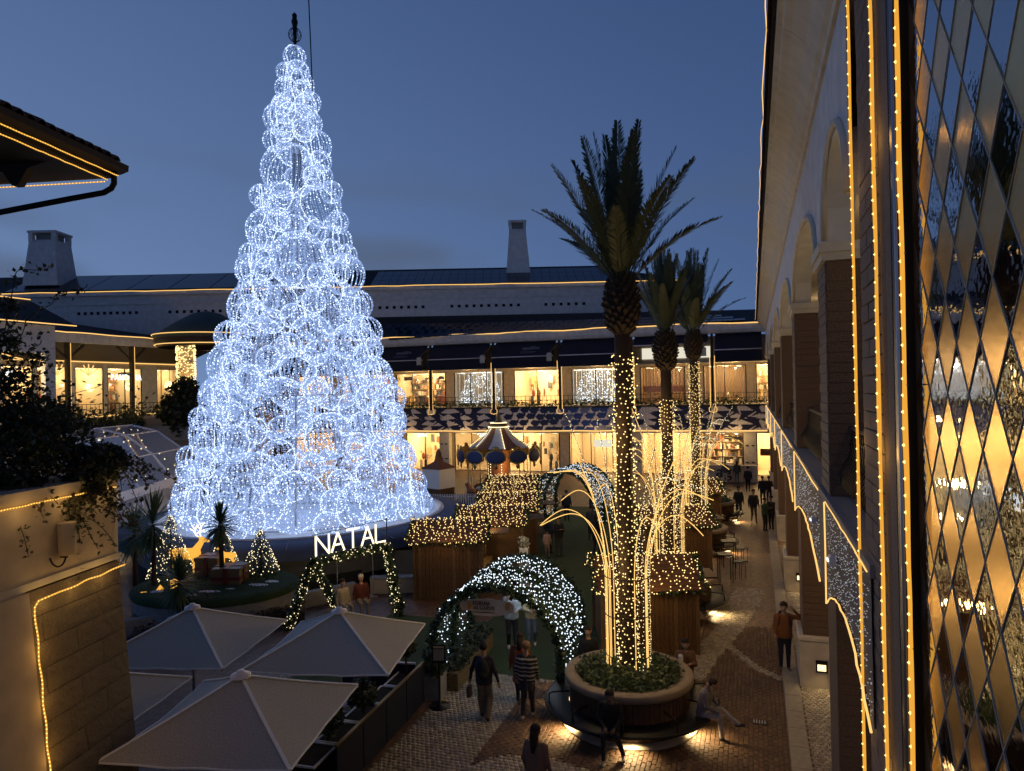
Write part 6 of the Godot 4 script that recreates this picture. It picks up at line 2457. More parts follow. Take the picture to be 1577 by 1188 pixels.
# ---------------------------------------------------------------- garland swing with letters
func build_swing() -> void:
	var o := thing("garland_swing", "garland wrapped swing frame with warm lights carrying white glowing letters NATAL", "swing", Vector3.ZERO)
	var A := Vector3(-14.2, 2.1, -20.9)
	var B := Vector3(-12.75, 2.2, -23.4)
	var legs := [[A, Vector3(-14.75, 0, -20.2)], [A, Vector3(-14.6, 0, -22.9)], [B, Vector3(-12.75, 0, -23.9)], [B, Vector3(-11.78, 0, -22.45)]]
	var paths := [[A, B]] + legs
	paths.append([Vector3(-12.6, 0.35, -23.6), Vector3(-11.85, 0.35, -22.6)])
	for p in paths:
		garland(o, "garland", p, 0.17, 900, 0.12, M.garland_leaf)
		var s := st(true)
		tube(s, p, 0.035, 6)
		put(o, "pole", s, M.black_metal)
		var l := []
		for i in int(38 * p[0].distance_to(p[1])):
			l.append(p[0].lerp(p[1], rng.randf()) + Vector3(rng.randfn(), rng.randfn(), rng.randfn()).normalized() * 0.17)
		part(o, "fairy_lights", lamps(l, 0.019, M.led_pale), Vector3.ZERO, Basis.IDENTITY, "stuff")
	# letters of thick white tube above the beam
	var dir := (B - A).normalized()
	var glyph := {"N": [[0, 0], [0, 1], [0.62, 0], [0.62, 1]], "A": [[0, 0], [0.31, 1], [0.62, 0]], "T": [[0, 1], [0.62, 1]], "L": [[0, 1], [0, 0], [0.5, 0]]}
	var x := 0.12
	for ch in ["N", "A", "T", "A", "L"]:
		var s := st(true)
		var h := 0.66
		var w := 0.78
		var pts := []
		for q in glyph[ch]:
			pts.append(A + dir * (x + q[0] * w) + Vector3(0, 0.18 + q[1] * h, 0))
		for i in pts.size() - 1:
			tube(s, [pts[i], pts[i + 1]], 0.033, 6)
		if ch == "A":
			tube(s, [A + dir * (x + 0.13 * w) + Vector3(0, 0.18 + 0.36 * h, 0), A + dir * (x + 0.49 * w) + Vector3(0, 0.18 + 0.36 * h, 0)], 0.033, 6)
		if ch == "T":
			tube(s, [A + dir * (x + 0.31 * w) + Vector3(0, 0.18, 0), A + dir * (x + 0.31 * w) + Vector3(0, 0.18 + h, 0)], 0.033, 6)
		put(o, "letter", s, M.letter_white)
		x += 0.58
	var s := st()
	bar(s, A + Vector3(0, 0.14, 0), B + Vector3(0, 0.14, 0), 0.03)
	bar(s, A + Vector3(0, 0.9, 0), B + Vector3(0, 0.95, 0), 0.02)
	bar(s, B + Vector3(0, 0.1, 0), B + Vector3(0, 1.0, 0), 0.03)
	put(o, "letter_rail", s, M.black_metal)
	# hanging seat
	var m := A.lerp(B, 0.55)
	s = st()
	var seat := Basis(Vector3.UP.cross(dir).normalized() * -1.0, Vector3.UP, dir)
	for i in 4:
		box(s, m + Vector3(0, -1.68, 0) + seat.x * (i * 0.11 - 0.16), Vector3(0.09, 0.03, 1.5), seat)
	put(o, "seat", s, M.hut_wood_pale)
	s = st(true)
	for k in [-0.7, 0.7]:
		tube(s, [m + dir * k, m + dir * k + Vector3(0, -1.68, 0)], 0.012, 4)
	put(o, "rope", s, M.wire_white)
	lamp("swing_glow", Vector3(-12.6, 1.9, -21.5), 0.09, Color(1, 0.85, 0.6), 0.3)
	# beige curved bench wall beyond the swing
	var w := thing("curved_wall", "low beige wall with turf behind the garland swing", "wall", Vector3(-13.1, 0, -25.2), deg_to_rad(20))
	s = st()
	span(s, Vector3(-1.2, 0, -0.2), Vector3(2.2, 0.55, 0.2))
	put(w, "body", s, M.cream_wall)
	s = st()
	span(s, Vector3(-1.22, 0.55, -0.22), Vector3(2.22, 0.62, 0.22))
	put(w, "coping", s, M.pale_stone)
	# short pale wall ends beside the closest hut
	var e := thing("wall_end", "pale low wall end with a dark rail between the swing and the closest hut", "wall", Vector3(-13.9, 0, -27.6), deg_to_rad(18))
	s = st()
	bevel_box(s, Vector3(0, 0.55, 0), Vector3(1.3, 1.1, 0.4), 0.02)
	put(e, "body", s, M.pale_stone)
	s = st(true)
	tube(s, [Vector3(0.5, 0.9, 0.25), Vector3(1.5, 0.9, 0.6), Vector3(1.5, 0.0, 0.6)], 0.03, 6)
	put(e, "rail", s, M.black_metal)

# ---------------------------------------------------------------- carousel
func build_carousel() -> void:
	var C := Vector3(-16.8, 0, -47.1)
	var o := thing("carousel", "small carousel with brown and white striped canopy, blue painted shields and rows of bulbs", "carousel", C)
	var n := 12
	for i in n:
		var s := st()
		var a := TAU * i / n
		var b := TAU * (i + 1) / n
		var pr := [Vector2(0.5, 5.3), Vector2(0.85, 4.75), Vector2(1.4, 4.25), Vector2(2.15, 3.8)]
		for k in 3:
			quad(s, Vector3(cos(a) * pr[k].x, pr[k].y, sin(a) * pr[k].x), Vector3(cos(b) * pr[k].x, pr[k].y, sin(b) * pr[k].x), Vector3(cos(b) * pr[k + 1].x, pr[k + 1].y, sin(b) * pr[k + 1].x), Vector3(cos(a) * pr[k + 1].x, pr[k + 1].y, sin(a) * pr[k + 1].x))
		put(o, "canopy_panel", s, M.carousel_brown if i % 2 else M.carousel_white)
	for i in 12:
		var a := TAU * (i + 0.5) / 12
		var d := Vector3(cos(a), 0, sin(a))
		var bs := Basis(Vector3(-d.z, 0, d.x), Vector3.UP, d)
		var s := st(true)
		ball(s, Vector3.ZERO, Vector3(0.72, 0.50, 0.05), 20, 10)
		var sh := put(o, "shield", s, M.gold_metal, "", d * 2.85 + Vector3(0, 3.35, 0), bs)
		s = st(true)
		ball(s, Vector3(0, 0, 0.04), Vector3(0.62, 0.40, 0.04), 18, 10)
		put(sh, "painted_oval", s, M.carousel_blue)
		s = st(true)
		ball(s, Vector3(0, -0.6, 0), Vector3(0.14, 0.22, 0.06), 8, 6)
		ball(s, Vector3(0, 0.55, 0), Vector3(0.24, 0.16, 0.06), 8, 6)
		put(sh, "crest", s, M.gold_metal)
	var s := st(true)
	lathe(s, [Vector2(0.0, 6.9), Vector2(0.06, 6.2), Vector2(0.22, 5.6), Vector2(0.35, 5.5), Vector2(0.6, 5.45), Vector2(0.62, 5.15)].duplicate(), 14)
	put(o, "spire", s, M.gold_metal)
	s = st(true)
	lathe(s, [Vector2(0.75, 0.2), Vector2(0.75, 3.6)], 16)
	put(o, "drum", s, M.carousel_brown)
	s = st(true)
	lathe(s, [Vector2(0, 0.3), Vector2(2.95, 0.3), Vector2(3.0, 0.0)], 32)
	put(o, "platform", s, M.dark_wood)
	var pts := []
	for i in 56:
		var a := TAU * i / 56.0
		pts.append(Vector3(cos(a) * 0.72, 5.2, sin(a) * 0.72))
		pts.append(Vector3(cos(a) * 0.55, 5.48, sin(a) * 0.55))
	for i in range(0, n, 2):
		var a := TAU * i / n
		for k in 16:
			var t := k / 15.0
			pts.append(Vector3(cos(a), 0, sin(a)) * lerpf(0.55, 2.15, pow(t, 1.1)) + Vector3(0, lerpf(5.33, 3.85, pow(t, 0.85)), 0))
	for i in 6:
		var a := TAU * i / 6.0
		for k in 16:
			pts.append(Vector3(cos(a) * 0.8, 0.5 + k * 0.18, sin(a) * 0.8))
	part(o, "bulbs", lamps(pts, 0.042, M.led_pale), Vector3.ZERO, Basis.IDENTITY, "stuff")
	# a ring of horses on poles
	for i in 9:
		var a := TAU * i / 9.0 + 0.2
		var p := Vector3(cos(a), 0, sin(a)) * 2.2
		var hy := 0.95 + 0.2 * sin(i * 2.0)
		s = st(true)
		tube(s, [p + Vector3(0, 0.3, 0), p + Vector3(0, 3.6, 0)], 0.03, 6)
		var pole := put(o, "pole", s, M.gold_metal)
		s = st(true)
		var t := Vector3(-sin(a), 0, cos(a))
		tube(s, [p - t * 0.5 + Vector3(0, hy, 0), p - t * 0.3 + Vector3(0, hy + 0.06, 0), p + t * 0.3 + Vector3(0, hy + 0.04, 0), p + t * 0.55 + Vector3(0, hy + 0.5, 0), p + t * 0.85 + Vector3(0, hy + 0.38, 0)], [0.12, 0.21, 0.2, 0.13, 0.07], 8)
		for q in [-0.3, 0.3]:
			for w in [-0.1, 0.1]:
				tube(s, [p + t * q + Vector3(0, hy, 0) + p.normalized() * w, p + t * (q * 1.4) + Vector3(0, hy - 0.35, 0) + p.normalized() * w, p + t * (q * 1.1) + Vector3(0, hy - 0.62, 0) + p.normalized() * w], [0.08, 0.05, 0.035], 6)
		put(pole, "horse", s, M.carousel_brown if i % 2 else M.carousel_white)
	lamp("carousel_light", C + Vector3(1.2, 2.7, 1.4), 0.5)
	# ticket kiosk with white pitched roof, and its fence
	var k := thing("ticket_kiosk", "small brown kiosk with white sheeted sides and dark pitched roof beside the carousel", "kiosk", Vector3(-20.9, 0, -46.0), deg_to_rad(-20))
	s = st()
	span(s, Vector3(-0.75, 0, -0.75), Vector3(0.75, 1.05, 0.75))
	put(k, "counter", s, M.hut_wood)
	s = st()
	span(s, Vector3(-0.8, 1.05, -0.8), Vector3(0.8, 2.45, 0.8))
	put(k, "sheeted_side", s, M.white_paint)
	s = st()
	for q in [[-1, -1], [1, -1], [1, 1], [-1, 1]]:
		pass
	lathe(s, [Vector2(1.3, 2.4), Vector2(0.32, 2.85), Vector2(0.25, 3.1), Vector2(0.17, 3.5), Vector2(0.0, 3.8)], 4, Vector3.ZERO, PI / 4, PI / 4 + TAU)
	put(k, "roof", s, M.carousel_brown)
	var f := thing("picket_fence", "pale picket fence in front of the carousel and kiosk", "fence", Vector3(-19.4, 0, -43.4), deg_to_rad(14))
	for i in 34:
		s = st()
		span(s, Vector3(-2.6 + i * 0.155, 0.0, -0.015), Vector3(-2.53 + i * 0.155, 1.0, 0.015))
		put(f, "picket", s, M.white_metal)
	s = st()
	span(s, Vector3(-2.65, 0.8, -0.03), Vector3(2.7, 0.86, -0.016))
	span(s, Vector3(-2.65, 0.2, -0.03), Vector3(2.7, 0.26, -0.016))
	put(f, "rail", s, M.white_metal)

# ---------------------------------------------------------------- clear marquee on its deck
func build_tent() -> void:
	var a0 := Vector3(-30.9, 0, -27.5)
	var dir := Vector3(-2.9, 0, -7.7).normalized()
	var o := thing("clear_marquee", "clear film marquee with white ribs between the ivy pier and the light tree", "marquee", Vector3(a0.x, 0.3, a0.z), atan2(-dir.x, -dir.z))
	# local: -z runs along the tent, -x across it
	var prof := [Vector2(0, 0), Vector2(0, 2.25), Vector2(-1.3, 3.95), Vector2(-2.9, 5.15), Vector2(-4.6, 5.6), Vector2(-6.3, 5.15), Vector2(-7.9, 3.95), Vector2(-9.2, 2.25), Vector2(-9.2, 0)]
	for i in 4:
		var z := -i * 4.25
		var s := st()
		for k in prof.size() - 1:
			bar(s, Vector3(prof[k].x, prof[k].y, z), Vector3(prof[k + 1].x, prof[k + 1].y, z), 0.10)
		put(o, "rib", s, M.white_metal)
		if i == 3:
			continue
		for k in prof.size() - 1:
			s = st()
			var p := Vector3(prof[k].x, prof[k].y, z)
			var q := Vector3(prof[k + 1].x, prof[k + 1].y, z)
			var l := Vector3(0, 0, -4.25)
			quad(s, p, q, q + l, p + l)
			put(o, "film_panel", s, M.tent_film)
			if k > 0:
				s = st()
				bar(s, p, p + l, 0.05)
				put(o, "purlin", s, M.white_metal)
	var s := st()
	span(s, Vector3(-0.03, 2.0, -12.75), Vector3(0.04, 2.5, 0))
	put(o, "eave_valance", s, M.white_metal)
	var pts := []
	for i in 60:
		var t := rng.randf() * 3.0
		var k := 1 + int(t)
		var p: Vector2 = prof[k].lerp(prof[k + 1], t - int(t))
		pts.append(Vector3(p.x, p.y - 0.15, -rng.randf() * 12.7))
	part(o, "festoon_bulbs", lamps(pts, 0.06, M.led_pale), Vector3.ZERO, Basis.IDENTITY, "stuff")
	s = st()
	for i in 7:
		box(s, Vector3(rnd(-6, -1.5), 0.4, rnd(-11.5, -1.5)), Vector3(0.8, 0.8, 0.8))
	put(o, "table", s, M.white_paint, "stuff")
	lamp("marquee_light", Vector3(-35.5, 3.2, -32.0), 0.35, Color(1, 0.82, 0.55), 0.4)
	var d := thing("marquee_deck", "dark blue grey deck and skirt under the clear marquee", "deck", Vector3(a0.x, 0, a0.z), atan2(-dir.x, -dir.z))
	s = st()
	span(s, Vector3(-10, 0.0, -14), Vector3(1.6, 0.28, 3))
	put(d, "floor", s, M.stage_cloth)

# ---------------------------------------------------------------- parasols
func parasol(at: Vector3, turn: float, label: String) -> void:
	var o := thing("parasol", label, "parasol", at, turn, "square parasols over the terrace")
	var c := []
	var hw := 1.5
	for i in 4:
		var a := TAU * i / 4.0 + PI / 4
		c.append(Vector3(cos(a) * hw * 1.414, 2.38, sin(a) * hw * 1.414))
	var top := Vector3(0, 3.12, 0)
	for i in 4:
		var s := st(true)
		var p: Vector3 = c[i]
		var q: Vector3 = c[(i + 1) % 4]
		var n := 16
		var g := []
		for j in n + 1:
			var row := []
			for k in j + 1:
				var t := float(j) / n
				var u := float(k) / maxi(j, 1)
				var v := top.lerp(p.lerp(q, u), t)
				v.y -= 0.085 * sin(PI * u) * t * (1.1 - 0.5 * t) + 0.02 * sin(PI * t)
				var inw := Vector3(-(p + q).x, 0, -(p + q).z).normalized()
				v += inw * 0.05 * sin(PI * u) * pow(t, 6.0)
				v.y += 0.010 * sin(u * 17.0 + i * 2.0) * t * sin(PI * u) + 0.006 * sin(t * 11.0 + i) * sin(PI * u) + rnd(-0.002, 0.002)
				row.append(v)
			g.append(row)
		for j in n:
			for k in j + 1:
				tri(s, g[j][k], g[j + 1][k + 1], g[j + 1][k])
				if k < j:
					tri(s, g[j][k], g[j][k + 1], g[j + 1][k + 1])
		put(o, "canopy_panel", s, M.canvas)
		s = st()
		var prev := top
		for j in range(1, 9):
			var v := top.lerp(p, j / 8.0) + Vector3(0, 0.012 - 0.02 * sin(PI * j / 8.0), 0)
			bar(s, prev, v, 0.05, 0.02)
			prev = v
		put(o, "seam", s, M.canvas_hem)
		s = st()
		for j in 16:
			bar(s, g[16][j], g[16][j + 1], 0.022)
		put(o, "hem", s, M.canvas_hem)
		s = st()
		bar(s, top - Vector3(0, 0.1, 0), p - Vector3(0, 0.03, 0), 0.03)
		bar(s, Vector3(0, 2.25, 0), top.lerp(p, 0.55) - Vector3(0, 0.05, 0), 0.022)
		put(o, "rib", s, M.steel)
	var s := st(true)
	lathe(s, [Vector2(0.17, 3.1), Vector2(0.16, 3.14), Vector2(0.07, 3.17), Vector2(0.06, 3.2), Vector2(0, 3.21)], 16)
	put(o, "cap", s, M.white_metal)
	s = st(true)
	tube(s, [Vector3(0, 0, 0), Vector3(0, 3.1, 0)], 0.035, 8)
	put(o, "pole", s, M.steel)
	s = st()
	bevel_box(s, Vector3(0, 0.05, 0), Vector3(0.9, 0.1, 0.9), 0.02)
	put(o, "foot", s, M.grey_stone)

func build_umbrellas() -> void:
	var t := deg_to_rad(12)
	parasol(Vector3(-8.5, 0, -13.45), t, "square off-white parasol in front of the garland swing")
	parasol(Vector3(-11.85, 0, -12.85), t, "square off-white parasol in front of the turf island wall")
	parasol(Vector3(-8.2, 0, -9.95), t, "largest looking off-white parasol, lowest in the picture")
	parasol(Vector3(-11.5, 0, -9.4), t, "off-white parasol mostly hidden behind the stone pier")

# ---------------------------------------------------------------- terrace under the parasols
func chair(at: Vector3, turn: float, label: String) -> void:
	var o := thing("cafe_chair", label, "chair", at, turn, "dark cafe chairs on the terrace")
	var s := st()
	bevel_box(s, Vector3(0, 0.45, 0), Vector3(0.44, 0.04, 0.44), 0.01)
	put(o, "seat", s, M.dark_wood)
	s = st()
	bevel_box(s, Vector3(0, 0.72, 0.2), Vector3(0.42, 0.36, 0.03), 0.01)
	put(o, "backrest", s, M.dark_wood)
	for x in [-0.19, 0.19]:
		for z in [-0.19, 0.19]:
			s = st()
			bar(s, Vector3(x, 0, z), Vector3(x, 0.9 if z > 0 else 0.45, z), 0.03)
			put(o, "leg", s, M.black_metal)

func cafe_table(at: Vector3, label: String) -> void:
	var o := thing("round_table", label, "table", at, 0.0, "round cafe tables")
	var s := st(true)
	lathe(s, [Vector2(0, 0.72), Vector2(0.39, 0.72), Vector2(0.4, 0.735), Vector2(0.39, 0.75), Vector2(0, 0.75)], 28)
	put(o, "table_top", s, M.steel)
	s = st(true)
	tube(s, [Vector3(0, 0, 0), Vector3(0, 0.72, 0)], 0.035, 8)
	lathe(s, [Vector2(0.26, 0.0), Vector2(0.24, 0.03), Vector2(0.0, 0.06)], 16)
	put(o, "pedestal", s, M.black_metal)

func topiary(at: Vector3, h: float, r: float, label: String) -> void:
	var o := thing("topiary", label, "topiary", at, 0.0, "clipped ball trees in the terrace planters")
	var s := st(true)
	tube(s, [Vector3.ZERO, Vector3(0, h, 0)], 0.025, 6)
	put(o, "trunk", s, M.trunk_bark)
	s = st()
	var pts := []
	for i in 420:
		pts.append(Vector3(0, h, 0) + Vector3(rng.randfn(), rng.randfn(), rng.randfn()).normalized() * r * rnd(0.6, 1.0))
	foliage_cloud(pts, 0.1, s)
	put(o, "crown", s, M.dark_leaf)

func build_terrace() -> void:
	# screen of dark panels running beside the walk
	var A := Vector3(-7.72, 0, -12.0)
	var B := Vector3(-7.95, 0, -16.35)
	var o := thing("terrace_screen", "dark blue screen with pale top rail along the cafe terrace", "screen", Vector3.ZERO)
	var n := 4
	for i in n:
		var p := A.lerp(B, float(i) / n)
		var q := A.lerp(B, (i + 1.0) / n)
		var s := st()
		bar(s, p.lerp(q, 0.02) + Vector3(0, 0.52, 0), p.lerp(q, 0.98) + Vector3(0, 0.52, 0), 0.04, 0.96)
		put(o, "panel", s, M.navy_cloth)
	var s := st()
	bar(s, A + Vector3(0, 1.03, 0), B + Vector3(0, 1.03, 0), 0.06, 0.035)
	put(o, "top_rail", s, M.gold_metal)
	# planter frames behind the screen with clipped balls
	for i in 5:
		var c := Vector3(-8.3, 0, -12.1 - i * 0.95)
		var b := thing("planter_box", "dark planter box with white rim behind the screen, %s from the camera" % ["first", "second", "third", "fourth", "fifth"][i], "planter", c, deg_to_rad(3), "planter boxes behind the terrace screen")
		s = st()
		span(s, Vector3(-0.28, 0, -0.44), Vector3(0.28, 0.72, 0.44))
		put(b, "body", s, M.black_metal)
		s = st()
		for q in [[-0.3, -0.46, 0.3, -0.42], [-0.3, 0.42, 0.3, 0.46], [-0.3, -0.42, -0.26, 0.42], [0.26, -0.42, 0.3, 0.42]]:
			span(s, Vector3(q[0], 0.72, q[1]), Vector3(q[2], 0.755, q[3]))
		put(b, "rim", s, M.white_metal)
		s = st()
		span(s, Vector3(-0.26, 0.7, -0.42), Vector3(0.26, 0.735, 0.42))
		put(b, "soil", s, M.soil)
	topiary(Vector3(-8.65, 0.7, -15.75), 0.75, 0.26, "ball shaped bush on a thin stem, at the terrace corner beside the larger parasol")
	topiary(Vector3(-8.25, 0.7, -16.0), 0.8, 0.25, "ball shaped bush on a thin stem, touching the garland tunnel's leg")
	topiary(Vector3(-8.3, 0.72, -14.0), 0.45, 0.33, "dark ball bush midway along the terrace screen")
	topiary(Vector3(-8.35, 0.72, -12.7), 0.45, 0.36, "broad dark bush low beside the closest parasol")
	# turned rail closing the terrace at the far end
	var r := thing("end_screen", "dark blue end screen with white rail across the terrace corner", "screen", Vector3(-9.9, 0, -16.1), deg_to_rad(8))
	s = st()
	span(s, Vector3(-0.2, 0.02, -0.02), Vector3(1.75, 0.95, 0.02))
	put(r, "panel", s, M.navy_cloth)
	s = st()
	span(s, Vector3(-0.2, 0.95, -0.03), Vector3(1.75, 0.99, 0.03))
	put(r, "rail", s, M.white_metal)
	cafe_table(Vector3(-9.15, 0, -14.3), "round cafe table with a shiny top under the parasol's edge")
	cafe_table(Vector3(-9.2, 0, -11.6), "round cafe table in the shade beside the lowest parasol")
	cafe_table(Vector3(-10.3, 0, -12.4), "round cafe table in the gap between the parasols")
	for q in [[-9.7, -14.5, 1.4, "cafe chair drawn up beside the shiny table"], [-9.15, -13.6, 0.1, "cafe chair with its back to the lowest parasol"], [-9.0, -12.3, 2.9, "cafe chair facing the camera past the lowest parasol"], [-9.9, -11.9, 1.2, "cafe chair in the gap between the parasols"]]:
		chair(Vector3(q[0], 0, q[1]), q[2], q[3])
	# notice on a post at the tunnel mouth
	var g := thing("notice_post", "grey framed notice on a black post with round foot before the garland tunnel", "sign", Vector3(-7.5, 0, -16.3), deg_to_rad(14))
	s = st(true)
	lathe(s, [Vector2(0.27, 0), Vector2(0.26, 0.03), Vector2(0.03, 0.05), Vector2(0.03, 1.1)], 20)
	put(g, "post", s, M.black_metal)
	s = st()
	bevel_box(s, Vector3(0, 1.3, 0.02), Vector3(0.34, 0.46, 0.03), 0.008)
	put(g, "frame", s, M.black_metal)
	s = st()
	box(s, Vector3(0, 1.28, 0.037), Vector3(0.27, 0.28, 0.004))
	put(g, "sheet", s, M.grey_stone)
	s = st()
	box(s, Vector3(0, 1.47, 0.037), Vector3(0.27, 0.05, 0.004))
	put(g, "heading", s, M.beige_sign)
	var pb := thing("tub_planter", "square pale tub with a dark bush at the garland tunnel's foot", "planter", Vector3(-7.85, 0, -16.75), 0.1)
	s = st()
	bevel_box(s, Vector3(0, 0.3, 0), Vector3(0.5, 0.6, 0.5), 0.02)
	put(pb, "tub", s, M.grey_stone)
	s = st()
	var pts := []
	for i in 320:
		pts.append(Vector3(rnd(-0.25, 0.25), 0.6 + rng.randf() * 0.55, rnd(-0.25, 0.25)))
	foliage_cloud(pts, 0.12, s)
	put(pb, "bush", s, M.dark_leaf)

# ---------------------------------------------------------------- plants
func leaf_shape(m: Material, l: float) -> ArrayMesh:
	var s := st()
	var w := l * 0.36
	var a := Vector3.ZERO
	var t := Vector3(0, l, l * 0.18)
	var p := Vector3(-w, l * 0.45, 0.0)
	var q := Vector3(w, l * 0.45, 0.0)
	var mid := Vector3(0, l * 0.5, l * 0.12)
	tri(s, a, p, mid)
	tri(s, a, mid, q)
	tri(s, p, t, mid)
	tri(s, mid, t, q)
	return done(s, m)

func build_plants() -> void:
	# ivy hanging over the pier
	var o := thing("trailing_shrub", "dark trailing shrub spilling over the top of the cream pier", "shrub", Vector3(-10.3, 6.5, -8.0))
	var g := RandomNumberGenerator.new()
	g.seed = 77
	var cl := []    # centre, radius
	for q in [[-0.6, 0.35, 0.8, 0.8], [0.1, 0.45, 0.2, 0.62], [-0.2, 0.62, -0.5, 0.6], [0.45, 0.25, -0.7, 0.42], [0.6, 0.1, -0.4, 0.3], [0.3, 0.0, 0.6, 0.45], [0.45, 0.3, -0.85, 0.22], [-0.9, 0.8, 0.1, 0.6], [-1.2, 0.9, -1.0, 0.55], [0.55, -0.22, 0.1, 0.22], [0.5, -0.2, 0.8, 0.28], [0.62, -0.1, -0.35, 0.2], [0.4, 0.3, -0.9, 0.3], [0.0, 0.1, 1.4, 0.6]]:
		cl.append([Vector3(q[0], q[1], q[2]), q[3]])
	var xf := [[], [], []]
	var cols := []
	for i in 13000:
		var c: Array = cl[g.randi() % cl.size()]
		var d := Vector3(g.randfn(), g.randfn(), g.randfn()).normalized()
		var p: Vector3 = c[0] + d * c[1] * pow(g.randf(), 0.4) * Vector3(1, 0.8, 1)
		xf[g.randi() % 3 if g.randf() < 0.45 else 0].append(Transform3D(Basis.from_euler(Vector3(g.randf() * TAU, g.randf() * TAU, g.randf() * TAU)) * g.randf_range(0.7, 1.3), p))
	var stems := st()
	# loose sprays that hang and reach out
	for k in 60:
		var c: Array = cl[g.randi() % cl.size()]
		var p: Vector3 = c[0]
		var v := Vector3(g.randf_range(0.0, 1.0), g.randf_range(-0.25, 0.6), g.randf_range(-0.6, 0.3)).normalized() * 0.05
		for i in 14:
			var q := p + v
			bar(stems, p, q, 0.008)
			v += Vector3(g.randf_range(-0.012, 0.012), -0.006, g.randf_range(-0.012, 0.012))
			for n in 3:
				xf[g.randi() % 3].append(Transform3D(Basis.from_euler(Vector3(g.randf() * TAU, g.randf() * TAU, g.randf() * TAU)) * g.randf_range(0.6, 1.1), q + Vector3(g.randf_range(-0.05, 0.05), g.randf_range(-0.05, 0.05), g.randf_range(-0.05, 0.05))))
			p = q
	put(o, "stems", stems, M.trunk_bark)
	many(o, "leaves", leaf_shape(M.dark_leaf, 0.10), xf[0], [])
	many(o, "pale_leaves", leaf_shape(M.shrub_leaf, 0.08), xf[1], [])
	many(o, "brown_leaves", leaf_shape(M.brown_leaf, 0.08), xf[2], [])
	# climbing sprays against the sky, at the frame's edge
	var b := thing("climbing_shrub", "dark climbing shrub with thin leafy shoots crossing the white chimney", "shrub", Vector3(-10.6, 7.2, -8.1))
	stems = st()
	var lf := []
	var paths := [[Vector3(-0.35, 0.0, 0.4), Vector3(-0.2, 0.9, 0.2), Vector3(0.05, 1.75, 0.0), Vector3(0.35, 2.15, -0.25), Vector3(0.62, 2.4, -0.6)], [Vector3(-0.3, 0.2, 0.4), Vector3(-0.15, 1.5, 0.2), Vector3(0.0, 2.5, 0.1), Vector3(0.3, 2.65, -0.2)], [Vector3(-0.3, 0.0, 0.2), Vector3(0.1, 0.8, 0.0), Vector3(0.35, 1.15, -0.2)], [Vector3(-0.2, 0.0, 0.0), Vector3(0.2, 0.5, -0.2), Vector3(0.7, 0.85, -0.8)], [Vector3(-0.3, 0.3, 0.3), Vector3(0.1, 1.3, 0.0), Vector3(0.25, 1.5, -0.1)], [Vector3(0.2, 0.0, -0.4), Vector3(0.7, 0.2, -0.9), Vector3(1.1, 0.6, -1.3)]]
	for pi in paths.size():
		var c := Curve3D.new()
		for p in paths[pi]:
			c.add_point(p, Vector3(0, -0.15, 0), Vector3(0, 0.15, 0))
		var bp := c.tessellate(3, 6)
		for i in bp.size() - 1:
			bar(stems, bp[i], bp[i + 1], 0.01)
		var L := c.get_baked_length()
		for i in int(L * 42):
			var d := g.randf() * L
			var p := c.sample_baked(d)
			var w := 0.06 + 0.16 * (1.0 - d / L)
			if pi > 1:
				w += 0.1
			lf.append(Transform3D(Basis.from_euler(Vector3(g.randf() * TAU, g.randf() * TAU, g.randf() * TAU)) * g.randf_range(0.6, 1.1), p + Vector3(g.randfn(), g.randfn(), g.randfn()) * w * 0.7))
	for q in [[-0.25, 1.5, 0.1, 0.22, 260], [-0.1, 0.9, 0.1, 0.3, 420], [0.05, 0.45, 0.0, 0.33, 480], [0.55, 0.42, -0.2, 0.2, 160], [-0.15, 2.0, 0.1, 0.14, 90], [0.2, 1.2, -0.1, 0.14, 80], [-0.3, 0.5, 0.3, 0.5, 700]]:
		for i in int(q[4]):
			lf.append(Transform3D(Basis.from_euler(Vector3(g.randf() * TAU, g.randf() * TAU, g.randf() * TAU)) * g.randf_range(0.7, 1.2), Vector3(q[0], q[1], q[2]) + Vector3(g.randfn(), g.randfn(), g.randfn()) * q[3] * 0.55))
	put(b, "stems", stems, M.trunk_bark)
	many(b, "leaves", leaf_shape(M.dark_leaf, 0.085), lf, [])
	# big dark bush on the far terrace by the pavilion
	var t := thing("terrace_bush", "large dark rounded bush on the upper terrace in front of the gold lit column", "bush", Vector3(-43.8, 6.3, -46.9))
	var s := st()
	var pts := []
	for q in [[0, 0.9, 0, 1.6], [0.9, 0.1, 0.4, 1.3], [-0.9, 0.3, 0.2, 1.2], [0.3, 2.0, 0, 1.0], [0.6, -0.8, 0.5, 1.1]]:
		for i in 700:
			pts.append(Vector3(q[0], q[1], q[2]) + Vector3(g.randfn(), g.randfn(), g.randfn()).normalized() * q[3] * pow(g.randf(), 0.35))
	foliage_cloud(pts, 0.34, s)
	put(t, "foliage", s, M.dark_leaf)
	s = st()
	span(s, Vector3(-2.2, -2.0, -1), Vector3(2.4, -0.9, 1.2))
	put(t, "trough", s, M.grey_stone)
	var h := thing("terrace_hedge", "dark hedge with flowers along the upper walkway below the left shop windows", "hedge", Vector3(-49.5, 5.6, -46))
	s = st()
	pts = []
	for i in 3000:
		pts.append(Vector3(g.randf_range(-1, 1.6), absf(g.randfn()) * 0.75 - 0.4, g.randf_range(-10, 10)))
	foliage_cloud(pts, 0.32, s)
	put(h, "foliage", s, M.dark_leaf)
	s = st()
	span(s, Vector3(-1, -0.8, -10), Vector3(1.2, -0.1, 10))
	put(h, "trough", s, M.grey_stone)

